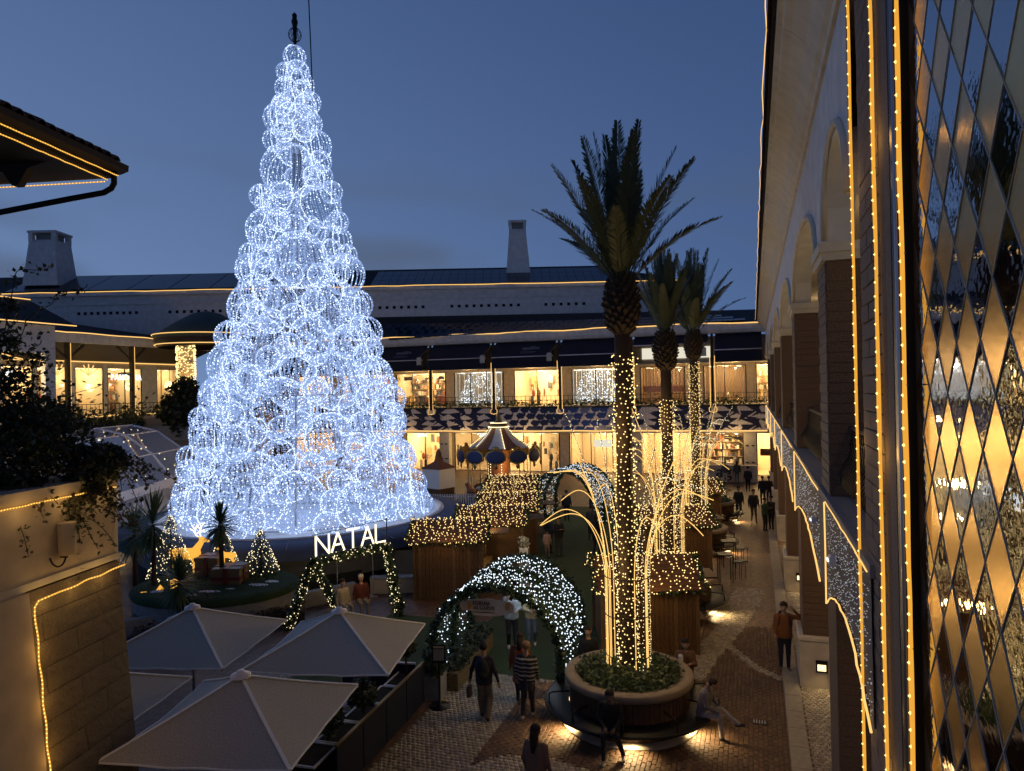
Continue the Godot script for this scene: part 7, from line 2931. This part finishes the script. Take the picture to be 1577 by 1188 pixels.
func build_small_things() -> void:
	# drain cover in the brick
	var d := thing("drain_cover", "small square drain cover set in the brick near the kerb", "drain cover", Vector3(-0.02, 0.006, -17.55))
	var s := st()
	bevel_box(s, Vector3.ZERO, Vector3(0.34, 0.016, 0.22), 0.004)
	put(d, "plate", s, M.black_metal)
	s = st()
	for i in 5:
		box(s, Vector3(-0.12 + i * 0.06, 0.010, 0), Vector3(0.02, 0.006, 0.16))
	put(d, "bars", s, M.steel)
	# dark tables and stools past the middle planter
	for q in [[-1.2, -29.8, "dark high table with stools against the tall hut wall"], [-1.15, -32.3, "dark high table with stools beyond the tall hut"]]:
		var t := thing("high_table", q[2], "table", Vector3(q[0], 0, q[1]), 0.2, "high tables beside the huts")
		s = st()
		bevel_box(s, Vector3(0, 1.08, 0), Vector3(0.6, 0.05, 0.6), 0.01)
		put(t, "table_top", s, M.black_metal)
		for x in [-0.25, 0.25]:
			for z in [-0.25, 0.25]:
				s = st()
				bar(s, Vector3(x, 0, z), Vector3(x, 1.06, z), 0.035)
				put(t, "leg", s, M.black_metal)
		for x in [0.55, 0.75]:
			s = st()
			box(s, Vector3(x, 0.72, 0.3 - x), Vector3(0.3, 0.04, 0.3))
			for xx in [-0.12, 0.12]:
				bar(s, Vector3(x + xx, 0, 0.3 - x), Vector3(x + xx, 0.72, 0.3 - x), 0.025)
			put(t, "stool", s, M.black_metal)

func build_gallery_lights() -> void:
	for x in [-40.0, -32.5, -26.2, -19.8, -13.4, -6.6, -1.5]:
		lamp("gallery_lamp", Vector3(x, 9.3, -65.0), 0.4, Color(1, 0.82, 0.55), 0.1)
		lamp("gallery_lamp", Vector3(x, 3.4, -62.6), 0.35, Color(1, 0.82, 0.55), 0.1)
	lamp("balcony_lamp", Vector3(2.2, 9.4, -9.4), 0.12, Color(1, 0.86, 0.65), 0.1)
	lamp("arcade_lamp", Vector3(1.6, 3.6, -8.2), 0.16, Color(1, 0.8, 0.5), 0.1)
	for z in [-16.4, -25.0, -34.0, -43.0, -52.0]:
		lamp("arcade_lamp", Vector3(2.6, 5.0, z), 0.5, Color(1, 0.8, 0.5), 0.1)
		lamp("balcony_lamp", Vector3(3.0, 10.6, z), 0.22, Color(1, 0.84, 0.6), 0.1)

# ---------------------------------------------------------------- bodies as one skin round a skeleton
class Field:
	var cell: float
	var lo: Vector3
	var n: Vector3i
	var f: PackedFloat32Array
	var col: PackedColorArray
	var best: PackedFloat32Array
	const K := 0.035

	func _init(c: float, a: Vector3, b: Vector3) -> void:
		cell = c
		lo = a
		n = Vector3i(((b - a) / c).ceil()) + Vector3i(2, 2, 2)
		f.resize(n.x * n.y * n.z)
		f.fill(9.0)
		best.resize(f.size())
		best.fill(9.0)
		col.resize(f.size())

	func bone(a: Vector3, b: Vector3, ra: float, rb: float, c: Color) -> void:
		var m := maxf(ra, rb) + cell * 2.5 + K
		var p0 := Vector3i(((Vector3(minf(a.x, b.x), minf(a.y, b.y), minf(a.z, b.z)) - Vector3.ONE * m - lo) / cell).floor()).clamp(Vector3i.ZERO, n - Vector3i.ONE)
		var p1 := Vector3i(((Vector3(maxf(a.x, b.x), maxf(a.y, b.y), maxf(a.z, b.z)) + Vector3.ONE * m - lo) / cell).ceil()).clamp(Vector3i.ZERO, n - Vector3i.ONE)
		var ab := b - a
		var inv := 1.0 / maxf(ab.length_squared(), 1e-8)
		for z in range(p0.z, p1.z + 1):
			for y in range(p0.y, p1.y + 1):
				var i := (z * n.y + y) * n.x + p0.x
				var p := lo + Vector3(p0.x, y, z) * cell
				for x in range(p0.x, p1.x + 1):
					var t := clampf((p - a).dot(ab) * inv, 0.0, 1.0)
					var d := p.distance_to(a + ab * t) - ra - (rb - ra) * t
					var o := f[i]
					if d < best[i]:
						best[i] = d
						col[i] = c
					var h := K - absf(d - o)
					f[i] = minf(d, o) - (h * h * 0.25 / K if h > 0.0 else 0.0)
					i += 1
					p.x += cell

	func mesh(m: Material) -> ArrayMesh:
		var ids := {}
		var v := PackedVector3Array()
		var c := PackedColorArray()
		var idx := PackedInt32Array()
		var off := [0, 1, n.x, n.x + 1, n.x * n.y, n.x * n.y + 1, n.x * n.y + n.x, n.x * n.y + n.x + 1]
		for z in n.z - 1:
			for y in n.y - 1:
				var i := (z * n.y + y) * n.x
				for x in n.x - 1:
					var inside := 0
					for k in 8:
						if f[i + off[k]] < 0.0:
							inside += 1
					if inside > 0 and inside < 8:
						var s := Vector3.ZERO
						var w := 0
						for e in [[0, 1], [2, 3], [4, 5], [6, 7], [0, 2], [1, 3], [4, 6], [5, 7], [0, 4], [1, 5], [2, 6], [3, 7]]:
							var u := f[i + off[e[0]]]
							var q := f[i + off[e[1]]]
							if (u < 0.0) != (q < 0.0):
								var t := u / (u - q)
								var pa := Vector3(e[0] & 1, (e[0] >> 1) & 1, e[0] >> 2)
								var pb := Vector3(e[1] & 1, (e[1] >> 1) & 1, e[1] >> 2)
								s += pa.lerp(pb, t)
								w += 1
						ids[i] = v.size()
						v.append(lo + (Vector3(x, y, z) + s / w) * cell)
						c.append(col[i])
					i += 1
		var nx := n.x
		var ny := n.x * n.y
		for i in ids:
			if f[i] < 0.0 or true:
				pass
			# the three edges that leave this cell's low corner
			for q in [[1, nx, ny], [nx, ny, 1], [ny, 1, nx]]:
				var j: int = i + q[0]
				if j >= f.size():
					continue
				var u := f[i]
				var w := f[j]
				if (u < 0.0) == (w < 0.0):
					continue
				var a: int = i - q[1] - q[2]
				var b: int = i - q[2]
				var d: int = i - q[1]
				if not (ids.has(a) and ids.has(b) and ids.has(d)):
					continue
				if u < 0.0:
					idx.append_array([ids[a], ids[d], ids[i], ids[a], ids[i], ids[b]])
				else:
					idx.append_array([ids[a], ids[i], ids[d], ids[a], ids[b], ids[i]])
		var nr := PackedVector3Array()
		nr.resize(v.size())
		for i in range(0, idx.size(), 3):
			var g := (v[idx[i + 2]] - v[idx[i]]).cross(v[idx[i + 1]] - v[idx[i]])
			for k in 3:
				nr[idx[i + k]] += g
		for i in nr.size():
			nr[i] = nr[i].normalized()
		var arr := []
		arr.resize(Mesh.ARRAY_MAX)
		arr[Mesh.ARRAY_VERTEX] = v
		arr[Mesh.ARRAY_NORMAL] = nr
		arr[Mesh.ARRAY_COLOR] = c
		arr[Mesh.ARRAY_INDEX] = idx
		var me := ArrayMesh.new()
		me.add_surface_from_arrays(Mesh.PRIMITIVE_TRIANGLES, arr)
		me.surface_set_material(0, m)
		return me

# pose: a dictionary; the figure faces +z in its own axes, feet on y = 0
func person(label: String, at: Vector3, turn: float, q: Dictionary) -> Node3D:
	var o := thing("person", label, "person", at, turn)
	var k: float = q.get("h", 1.74) / 1.74
	var skin: Color = q.get("skin", Color(0.36, 0.22, 0.15))
	var top: Color = q.get("top", Color(0.05, 0.05, 0.06))
	var leg: Color = q.get("leg", Color(0.02, 0.022, 0.03))
	var shoe: Color = q.get("shoe", Color(0.03, 0.03, 0.03))
	var hair: Color = q.get("hair", Color(0.02, 0.014, 0.01))
	var sit: bool = q.get("sit", false)
	var f := Field.new(q.get("cell", 0.024), Vector3(-0.65, -0.03, -0.6) * k, Vector3(0.65, 1.95, 0.95) * k)
	var hip := Vector3(0, 0.93, 0)
	if sit:
		hip = Vector3(0, 0.55, 0)
	var lean: float = q.get("lean", 0.0)
	var up := Vector3(0, cos(lean), sin(lean))
	var chest := hip + up * 0.40
	var neck := hip + up * 0.55
	var head := neck + Vector3(0, cos(lean + q.get("nod", 0.1)), sin(lean + q.get("nod", 0.1))) * 0.20
	var bulk: float = q.get("bulk", 1.0)
	# trunk
	for s in [-1.0, 1.0]:
		f.bone((hip + Vector3(0.075 * s, 0.0, 0)) * k, (chest + Vector3(0.085 * s, 0, 0)) * k, 0.125 * bulk * k, 0.13 * bulk * k, top)
		f.bone((chest + Vector3(0.05 * s, 0.05, 0)) * k, (neck + Vector3(0.165 * s, -0.055, 0)) * k, 0.10 * bulk * k, 0.068 * bulk * k, top)
	f.bone(neck * k + Vector3(0, -0.03, 0), (neck + up * 0.09) * k, 0.06 * k, 0.052 * k, skin)
	f.bone((head + Vector3(0, 0.045, -0.012)) * k, (head + Vector3(0, -0.045, 0.022)) * k, 0.092 * k, 0.066 * k, skin)
	f.bone((head + Vector3(0, 0.0, 0.085)) * k, (head + Vector3(0, -0.022, 0.104)) * k, 0.012 * k, 0.018 * k, skin)
	for s in [-1.0, 1.0]:
		f.bone((head + Vector3(0.088 * s, 0.01, -0.01)) * k, (head + Vector3(0.088 * s, -0.03, -0.005)) * k, 0.018 * k, 0.012 * k, skin)
	# legs: each entry is knee, ankle relative to the hip joint
	var legs: Array = q.get("legs", [[Vector3(0, -0.43, 0.03), Vector3(0, -0.85, 0.0)], [Vector3(0, -0.43, 0.03), Vector3(0, -0.85, 0.0)]])
	if sit and not q.has("legs"):
		legs = [[Vector3(0.02, 0.0, 0.43), Vector3(0.02, -0.44, 0.46)], [Vector3(0.02, 0.0, 0.43), Vector3(0.02, -0.44, 0.42)]]
	var wide: float = q.get("wide", 1.0)
	for i in 2:
		var s := -1.0 if i == 0 else 1.0
		var h := hip + Vector3(0.095 * s, -0.03, 0)
		var kn: Vector3 = h + legs[i][0] * Vector3(s, 1, 1)
		var an: Vector3 = h + legs[i][1] * Vector3(s, 1, 1)
		f.bone(h * k, kn * k, 0.098 * k * bulk, 0.064 * k * lerpf(1.0, wide, 0.6), leg)
		f.bone(kn * k, (an + Vector3(0, 0.03, 0)) * k, 0.064 * k * wide, 0.046 * k * wide, leg)
		var toe: Vector3 = Vector3(0.02 * s, -0.045, 0.15)
		if legs[i].size() > 2:
			toe = legs[i][2]
		f.bone((an + Vector3(0, -0.01, -0.03)) * k, (an + toe) * k, 0.042 * k, 0.034 * k, shoe)
	if q.has("skirt"):
		for i in 8:
			var a := TAU * i / 8.0
			f.bone((hip + Vector3(cos(a) * 0.09, 0.05, sin(a) * 0.07)) * k, (hip + Vector3(cos(a) * 0.16, -q.skirt, sin(a) * 0.12)) * k, 0.06 * k, 0.05 * k, q.get("skirt_col", top))
	# arms: elbow and hand relative to the shoulder
	var arms: Array = q.get("arms", [[Vector3(0.07, -0.27, -0.02), Vector3(0.08, -0.50, 0.08)], [Vector3(0.07, -0.27, -0.02), Vector3(0.08, -0.50, 0.08)]])
	var fs := st(true)
	for i in 2:
		var s := -1.0 if i == 0 else 1.0
		var sh := neck + Vector3(0.185 * s, -0.06, 0)
		var el: Vector3 = sh + arms[i][0] * Vector3(s, 1, 1)
		var wr: Vector3 = sh + arms[i][1] * Vector3(s, 1, 1)
		f.bone(sh * k, el * k, 0.062 * bulk * k, 0.05 * bulk * k, q.get("sleeve", top))
		f.bone(el * k, wr * k, 0.05 * bulk * k, 0.034 * k, q.get("sleeve", top))
		var d := (wr - el).normalized()
		f.bone((wr + d * 0.02) * k, (wr + d * 0.07) * k, 0.032 * k, 0.034 * k, skin)
		var side := d.cross(Vector3(0, 0, 1) if absf(d.z) < 0.8 else Vector3.UP).normalized()
		var palm := d.cross(side)
		fs.set_color(skin)
		for n in 4:
			var b := wr + d * 0.085 + side * (n - 1.5) * 0.019
			var l: float = [0.062, 0.074, 0.070, 0.055][n]
			tube(fs, [b * k, (b + d * l * 0.6 + palm * 0.008) * k, (b + d * l * 0.9 + palm * 0.03) * k], [0.009 * k, 0.008 * k, 0.006 * k], 5)
		var tb := wr + d * 0.04 + side * -0.034
		tube(fs, [tb * k, (tb + d * 0.035 - side * 0.022) * k, (tb + d * 0.065 - side * 0.02) * k], [0.011 * k, 0.009 * k, 0.007 * k], 5)
	var mesh := f.mesh(M.people)
	if q.has("stripes"):
		var arr := mesh.surface_get_arrays(0)
		var cc: PackedColorArray = arr[Mesh.ARRAY_COLOR]
		var vv: PackedVector3Array = arr[Mesh.ARRAY_VERTEX]
		for i in cc.size():
			if absf(cc[i].r - top.r) + absf(cc[i].g - top.g) + absf(cc[i].b - top.b) < 0.02:
				cc[i] = Color(0.42, 0.40, 0.36) if fposmod(vv[i].y, 0.095) < 0.030 else Color(0.012, 0.012, 0.014)
		arr[Mesh.ARRAY_COLOR] = cc
		mesh = ArrayMesh.new()
		mesh.add_surface_from_arrays(Mesh.PRIMITIVE_TRIANGLES, arr)
		mesh.surface_set_material(0, M.people)
	fs.generate_normals()
	fs.set_material(M.people)
	mesh = fs.commit(mesh)
	part(o, "body", mesh)
	# hair
	if not q.get("bald", false):
		var hs := st(true)
		hs.set_color(hair)
		ball(hs, (head + Vector3(0, 0.055, -0.028)) * k, Vector3(0.103, 0.098, 0.108) * k, 12, 8)
		if q.has("long"):
			var l: float = q.long
			tube(hs, [(head + Vector3(0, 0.03, -0.07)) * k, (head + Vector3(0, -0.12, -0.095)) * k, (head + Vector3(0, -0.12 - l, -0.13)) * k], [0.09 * k, 0.085 * k, 0.04 * k], 8)
		put(o, "hair", hs, M.people)
	# eyes
	var es := st(true)
	es.set_color(Color(0.01, 0.01, 0.01))
	for s in [-1.0, 1.0]:
		ball(es, (head + Vector3(0.032 * s, 0.015, 0.083)) * k, Vector3(0.011, 0.008, 0.008) * k, 6, 4)
	put(o, "eyes", es, M.people)
	if q.has("pack"):
		var ps := st(true)
		ps.set_color(q.pack)
		var c := (chest + up * -0.06 - Vector3(0, -0.0, 0.235)) * k
		ball(ps, c, Vector3(0.165, 0.25, 0.105) * k, 12, 10)
		ball(ps, c + Vector3(0, -0.1, -0.05) * k, Vector3(0.12, 0.11, 0.07) * k, 10, 8)
		put(o, "backpack", ps, M.people)
		ps = st(true)
		ps.set_color(q.pack * 0.7)
		for s in [-1.0, 1.0]:
			tube(ps, [(neck + Vector3(0.11 * s, -0.03, -0.13)) * k, (neck + Vector3(0.12 * s, 0.02, 0.0)) * k, (neck + Vector3(0.13 * s, -0.1, 0.145 * bulk)) * k, (chest + Vector3(0.16 * s, -0.2, 0.09)) * k], 0.017 * k, 5)
		put(o, "strap", ps, M.people)
	if q.has("bag"):
		var bs := st(true)
		bs.set_color(q.bag)
		var bp: Vector3 = q.get("bag_at", Vector3(-0.3, 0.78, 0.05))
		bevel_box(bs, bp * k, Vector3(0.10, 0.26, 0.20) * k, 0.02)
		put(o, "bag", bs, M.people)
	if q.has("phone"):
		var bs := st(true)
		bs.set_color(Color(0.02, 0.02, 0.025))
		box(bs, q.phone * k, Vector3(0.075, 0.15, 0.012) * k)
		put(o, "phone", bs, M.people)
	if q.has("bundle"):
		var bs := st(true)
		bs.set_color(q.bundle)
		ball(bs, Vector3(0.05, 1.22, 0.21) * k, Vector3(0.15, 0.13, 0.11) * k, 12, 8)
		ball(bs, Vector3(0.17, 1.37, 0.20) * k, Vector3(0.085, 0.09, 0.085) * k, 10, 8)
		put(o, "bundle", bs, M.people)
	return o

func build_people() -> void:
	var walk := [[Vector3(0.0, -0.42, 0.12), Vector3(0.0, -0.82, -0.10), Vector3(0.0, -0.05, 0.13)], [Vector3(0.0, -0.43, 0.10), Vector3(0.0, -0.85, 0.20), Vector3(0.0, -0.02, 0.14)]]
	var walk2 := [walk[1], walk[0]]
	var crossed := [[Vector3(0.02, 0.02, 0.43), Vector3(0.02, -0.43, 0.46)], [Vector3(-0.02, 0.10, 0.42), Vector3(-0.05, -0.12, 0.78), Vector3(0, 0.03, 0.13)]]
	var phone := [[Vector3(0.04, -0.25, 0.08), Vector3(-0.10, -0.16, 0.32)], [Vector3(0.04, -0.25, 0.08), Vector3(-0.10, -0.16, 0.32)]]
	var lap := [[Vector3(0.05, -0.26, 0.06), Vector3(-0.08, -0.38, 0.28)], [Vector3(0.05, -0.26, 0.06), Vector3(-0.08, -0.38, 0.28)]]
	var A := PI    # facing away from the camera, down the walk
	var fine := 0.021
	var far := 0.034
	# walking towards the tunnel
	person("person walking away in dark jacket and loose trousers, small backpack, holding a flat bag", Vector3(-6.18, 0, -15.95), A + 0.15, {"top": Color(0.018, 0.022, 0.035), "leg": Color(0.16, 0.13, 0.10), "wide": 1.5, "legs": walk, "pack": Color(0.01, 0.012, 0.02), "cell": fine, "h": 1.74, "bag": Color(0.12, 0.06, 0.05), "bag_at": Vector3(0.36, 0.66, 0.0), "arms": [[Vector3(0.10, -0.26, -0.06), Vector3(0.16, -0.50, -0.02)], [Vector3(0.12, -0.26, 0.04), Vector3(0.17, -0.50, 0.10)]]})
	person("person walking away in black and white striped jumper, black leggings", Vector3(-5.22, 0, -16.25), A + 0.1, {"top": Color(0.3, 0.29, 0.26), "stripes": 1, "leg": Color(0.02, 0.02, 0.024), "legs": walk2, "skirt": 0.2, "skirt_col": Color(0.03, 0.03, 0.04), "hair": Color(0.22, 0.13, 0.07), "cell": fine, "h": 1.76, "shoe": Color(0.4, 0.38, 0.35), "arms": [[Vector3(0.06, -0.27, 0.0), Vector3(0.05, -0.48, 0.14)], [Vector3(0.06, -0.27, 0.0), Vector3(0.05, -0.5, 0.06)]]})
	person("person with long dark hair in rust coat, walking beside the striped jumper", Vector3(-5.62, 0, -17.0), A + 0.2, {"top": Color(0.20, 0.06, 0.022), "leg": Color(0.02, 0.02, 0.025), "skirt": 0.34, "skirt_col": Color(0.20, 0.06, 0.022), "long": 0.16, "cell": fine, "h": 1.68, "legs": walk})
	# couple coming out of the tunnel
	person("person in pale grey hooded top and black trousers drinking, walking out of the tunnel", Vector3(-7.02, 0, -20.5), 0.35, {"top": Color(0.30, 0.33, 0.38), "leg": Color(0.012, 0.012, 0.016), "hair": Color(0.02, 0.015, 0.012), "cell": fine, "h": 1.84, "shoe": Color(0.6, 0.6, 0.6), "legs": walk, "arms": [[Vector3(0.05, -0.24, 0.10), Vector3(-0.06, 0.02, 0.22)], [Vector3(0.06, -0.26, 0.02), Vector3(-0.05, -0.28, 0.24)]]})
	person("person in cream jumper and blue jeans holding a pale bundle against the shoulder", Vector3(-6.52, 0, -20.9), 0.3, {"top": Color(0.42, 0.36, 0.22), "leg": Color(0.09, 0.12, 0.19), "cell": fine, "h": 1.70, "long": 0.1, "legs": walk2, "bundle": Color(0.42, 0.33, 0.24), "shoe": Color(0.5, 0.5, 0.5), "arms": [[Vector3(0.06, -0.25, 0.08), Vector3(-0.12, -0.26, 0.26)], [Vector3(0.06, -0.24, 0.10), Vector3(-0.04, -0.12, 0.26)]]})
	# by the arcade
	person("person in orange brown jacket with backpack, hand raised to the head beside a pillar", Vector3(0.66, 0.03, -20.95), 0.1, {"top": Color(0.22, 0.085, 0.02), "leg": Color(0.014, 0.016, 0.026), "cell": fine, "bulk": 1.08, "h": 1.76, "pack": Color(0.012, 0.012, 0.016), "shoe": Color(0.10, 0.08, 0.07), "nod": 0.2, "arms": [[Vector3(0.06, -0.27, 0.02), Vector3(0.06, -0.44, 0.16)], [Vector3(0.25, -0.02, 0.06), Vector3(0.06, 0.20, 0.10)]]})
	# seated on the planter bench
	person("person in grey shirt seated on the planter bench, legs crossed, head bowed over a phone", Vector3(-1.22, -0.02, -16.6), PI / 2 - 0.25, {"sit": true, "legs": crossed, "lean": 0.22, "nod": 0.75, "top": Color(0.17, 0.16, 0.17), "leg": Color(0.30, 0.29, 0.27), "cell": fine, "h": 1.72, "arms": lap, "phone": Vector3(0, 0.84, 0.38)})
	person("person all in black with a cap seated facing the camera on the planter bench", Vector3(-3.05, -0.02, -15.32), 0.12, {"sit": true, "top": Color(0.008, 0.008, 0.012), "leg": Color(0.008, 0.009, 0.016), "lean": 0.12, "nod": 0.5, "cell": fine, "h": 1.74, "arms": lap, "skin": Color(0.16, 0.10, 0.07), "shoe": Color(0.16, 0.15, 0.15), "legs": [[Vector3(0.02, 0.02, 0.43), Vector3(0.02, -0.42, 0.60)], [Vector3(0.06, 0.0, 0.40), Vector3(0.18, -0.40, 0.36)]]})
	person("person with long dark hair and white scarf, seated behind the planter against the hut", Vector3(-1.75, 0.05, -18.5), 0.2, {"sit": true, "top": Color(0.16, 0.09, 0.05), "long": 0.14, "cell": fine, "h": 1.74, "arms": phone, "bag": Color(0.5, 0.5, 0.55), "bag_at": Vector3(-0.13, 0.92, 0.14), "nod": 0.35})
	person("person with dark hair half hidden behind the planter shrubs, back to the hut", Vector3(-4.25, 0.1, -18.6), 0.0, {"sit": true, "top": Color(0.01, 0.01, 0.012), "cell": far, "h": 1.74})
	# bottom edge
	person("person with a dark ponytail and tan coat, only head and shoulders in the frame", Vector3(-3.85, 0, -12.45), A - 0.2, {"top": Color(0.20, 0.12, 0.075), "long": 0.24, "cell": fine, "h": 1.68})
	# swing
	person("person in red jacket and pale hat seated on the garland swing", Vector3(-13.2, -0.02, -22.3), PI / 4, {"sit": true, "top": Color(0.10, 0.022, 0.012), "leg": Color(0.2, 0.17, 0.13), "hair": Color(0.4, 0.38, 0.33), "cell": 0.028, "h": 1.74})
	person("person with dark hair and cream coat seated by the swing's hanging rope", Vector3(-13.6, -0.02, -21.75), PI / 4 + 0.3, {"sit": true, "top": Color(0.34, 0.28, 0.2), "leg": Color(0.3, 0.26, 0.2), "cell": 0.028, "h": 1.66})
	# along the turf path
	var list := [
		["person in dark clothes standing on the turf path under the far tunnel's light rod", -10.5, -41.0, A, Color(0.008, 0.009, 0.012), Color(0.01, 0.01, 0.014), 1.75, 0],
		["person in black coat at a hut counter on the turf path, arms folded", -8.7, -32.4, 0.6, Color(0.012, 0.012, 0.016), Color(0.05, 0.05, 0.06), 1.76, 1],
		["child in pale pink coat beside the hut counter", -9.15, -32.0, A, Color(0.32, 0.22, 0.22), Color(0.25, 0.2, 0.2), 1.25, 0],
		["person in navy jacket leaning at the hut counter behind the child", -9.3, -32.9, A - 0.5, Color(0.03, 0.05, 0.10), Color(0.03, 0.03, 0.04), 1.72, 0],
		["person in long dark coat walking on turf beside the gold light fountain", -7.1, -33.2, A, Color(0.010, 0.010, 0.014), Color(0.015, 0.015, 0.03), 1.78, 2],
		["person in blue grey jacket on the turf, behind the long dark coat", -8.0, -36.2, A + 0.3, Color(0.05, 0.055, 0.075), Color(0.03, 0.03, 0.04), 1.72, 0],
		["person pushing a dark pram on the turf near the far tunnel", -8.8, -40.5, 0.4, Color(0.02, 0.02, 0.03), Color(0.02, 0.02, 0.03), 1.7, 1],
		["person in black walking alone near the far shop counter", -0.5, -55.0, A, Color(0.006, 0.006, 0.009), Color(0.006, 0.007, 0.01), 1.78, 2],
		["person in dark jacket and jeans facing the camera on the brick walk", -0.95, -44.4, 0.1, Color(0.015, 0.013, 0.016), Color(0.05, 0.06, 0.09), 1.74, 2],
		["person in wide dark coat and brown trousers strolling on the brick walk", -0.12, -42.9, 0.2, Color(0.014, 0.016, 0.022), Color(0.07, 0.04, 0.025), 1.80, 2],
		["person in green jacket leaning together with another beside the arcade", 0.45, -40.6, 0.9, Color(0.04, 0.085, 0.05), Color(0.02, 0.025, 0.03), 1.68, 1],
		["person in dark hooded coat leaning over the green jacket", 0.78, -40.9, -0.7, Color(0.03, 0.016, 0.014), Color(0.015, 0.016, 0.022), 1.76, 1],
		["person in black jacket of the pair walking by the far arcade pillars", 0.45, -49.6, A, Color(0.01, 0.01, 0.012), Color(0.012, 0.012, 0.016), 1.76, 2],
		["person of the pair by the far arcade pillars, dark brown coat", 0.85, -50.4, A, Color(0.03, 0.018, 0.014), Color(0.014, 0.014, 0.018), 1.66, 0],
		["person in white trousers standing at the far beige counter", -2.25, -59.6, A, Color(0.06, 0.06, 0.075), Color(0.45, 0.42, 0.36), 1.68, 0],
		["person with long hair and blue jeans standing at the far beige counter", -1.35, -59.7, A, Color(0.03, 0.045, 0.04), Color(0.06, 0.09, 0.10), 1.7, 0],
	]
	for i in list.size():
		var q: Array = list[i]
		var d := {"top": q[4], "leg": q[5], "h": q[6], "cell": far, "skin": Color(0.26, 0.16, 0.11)}
		if q[7] == 1:
			d["arms"] = phone
		elif q[7] == 2:
			d["legs"] = walk if i % 2 else walk2
		if i in [4, 15]:
			d["long"] = 0.16
		person(q[0], Vector3(q[1], 0, q[2]), q[3], d)
	# guests under the parasols
	person("person in beige top seated at the shiny table on the terrace", Vector3(-9.35, 0, -12.7), 2.4, {"sit": true, "top": Color(0.26, 0.2, 0.15), "leg": Color(0.05, 0.045, 0.04), "cell": 0.026, "arms": lap})
	person("person in dark top seated low in the gap beside the lowest parasol", Vector3(-9.75, 0, -12.15), 1.4, {"sit": true, "top": Color(0.05, 0.045, 0.045), "cell": 0.026, "arms": phone})
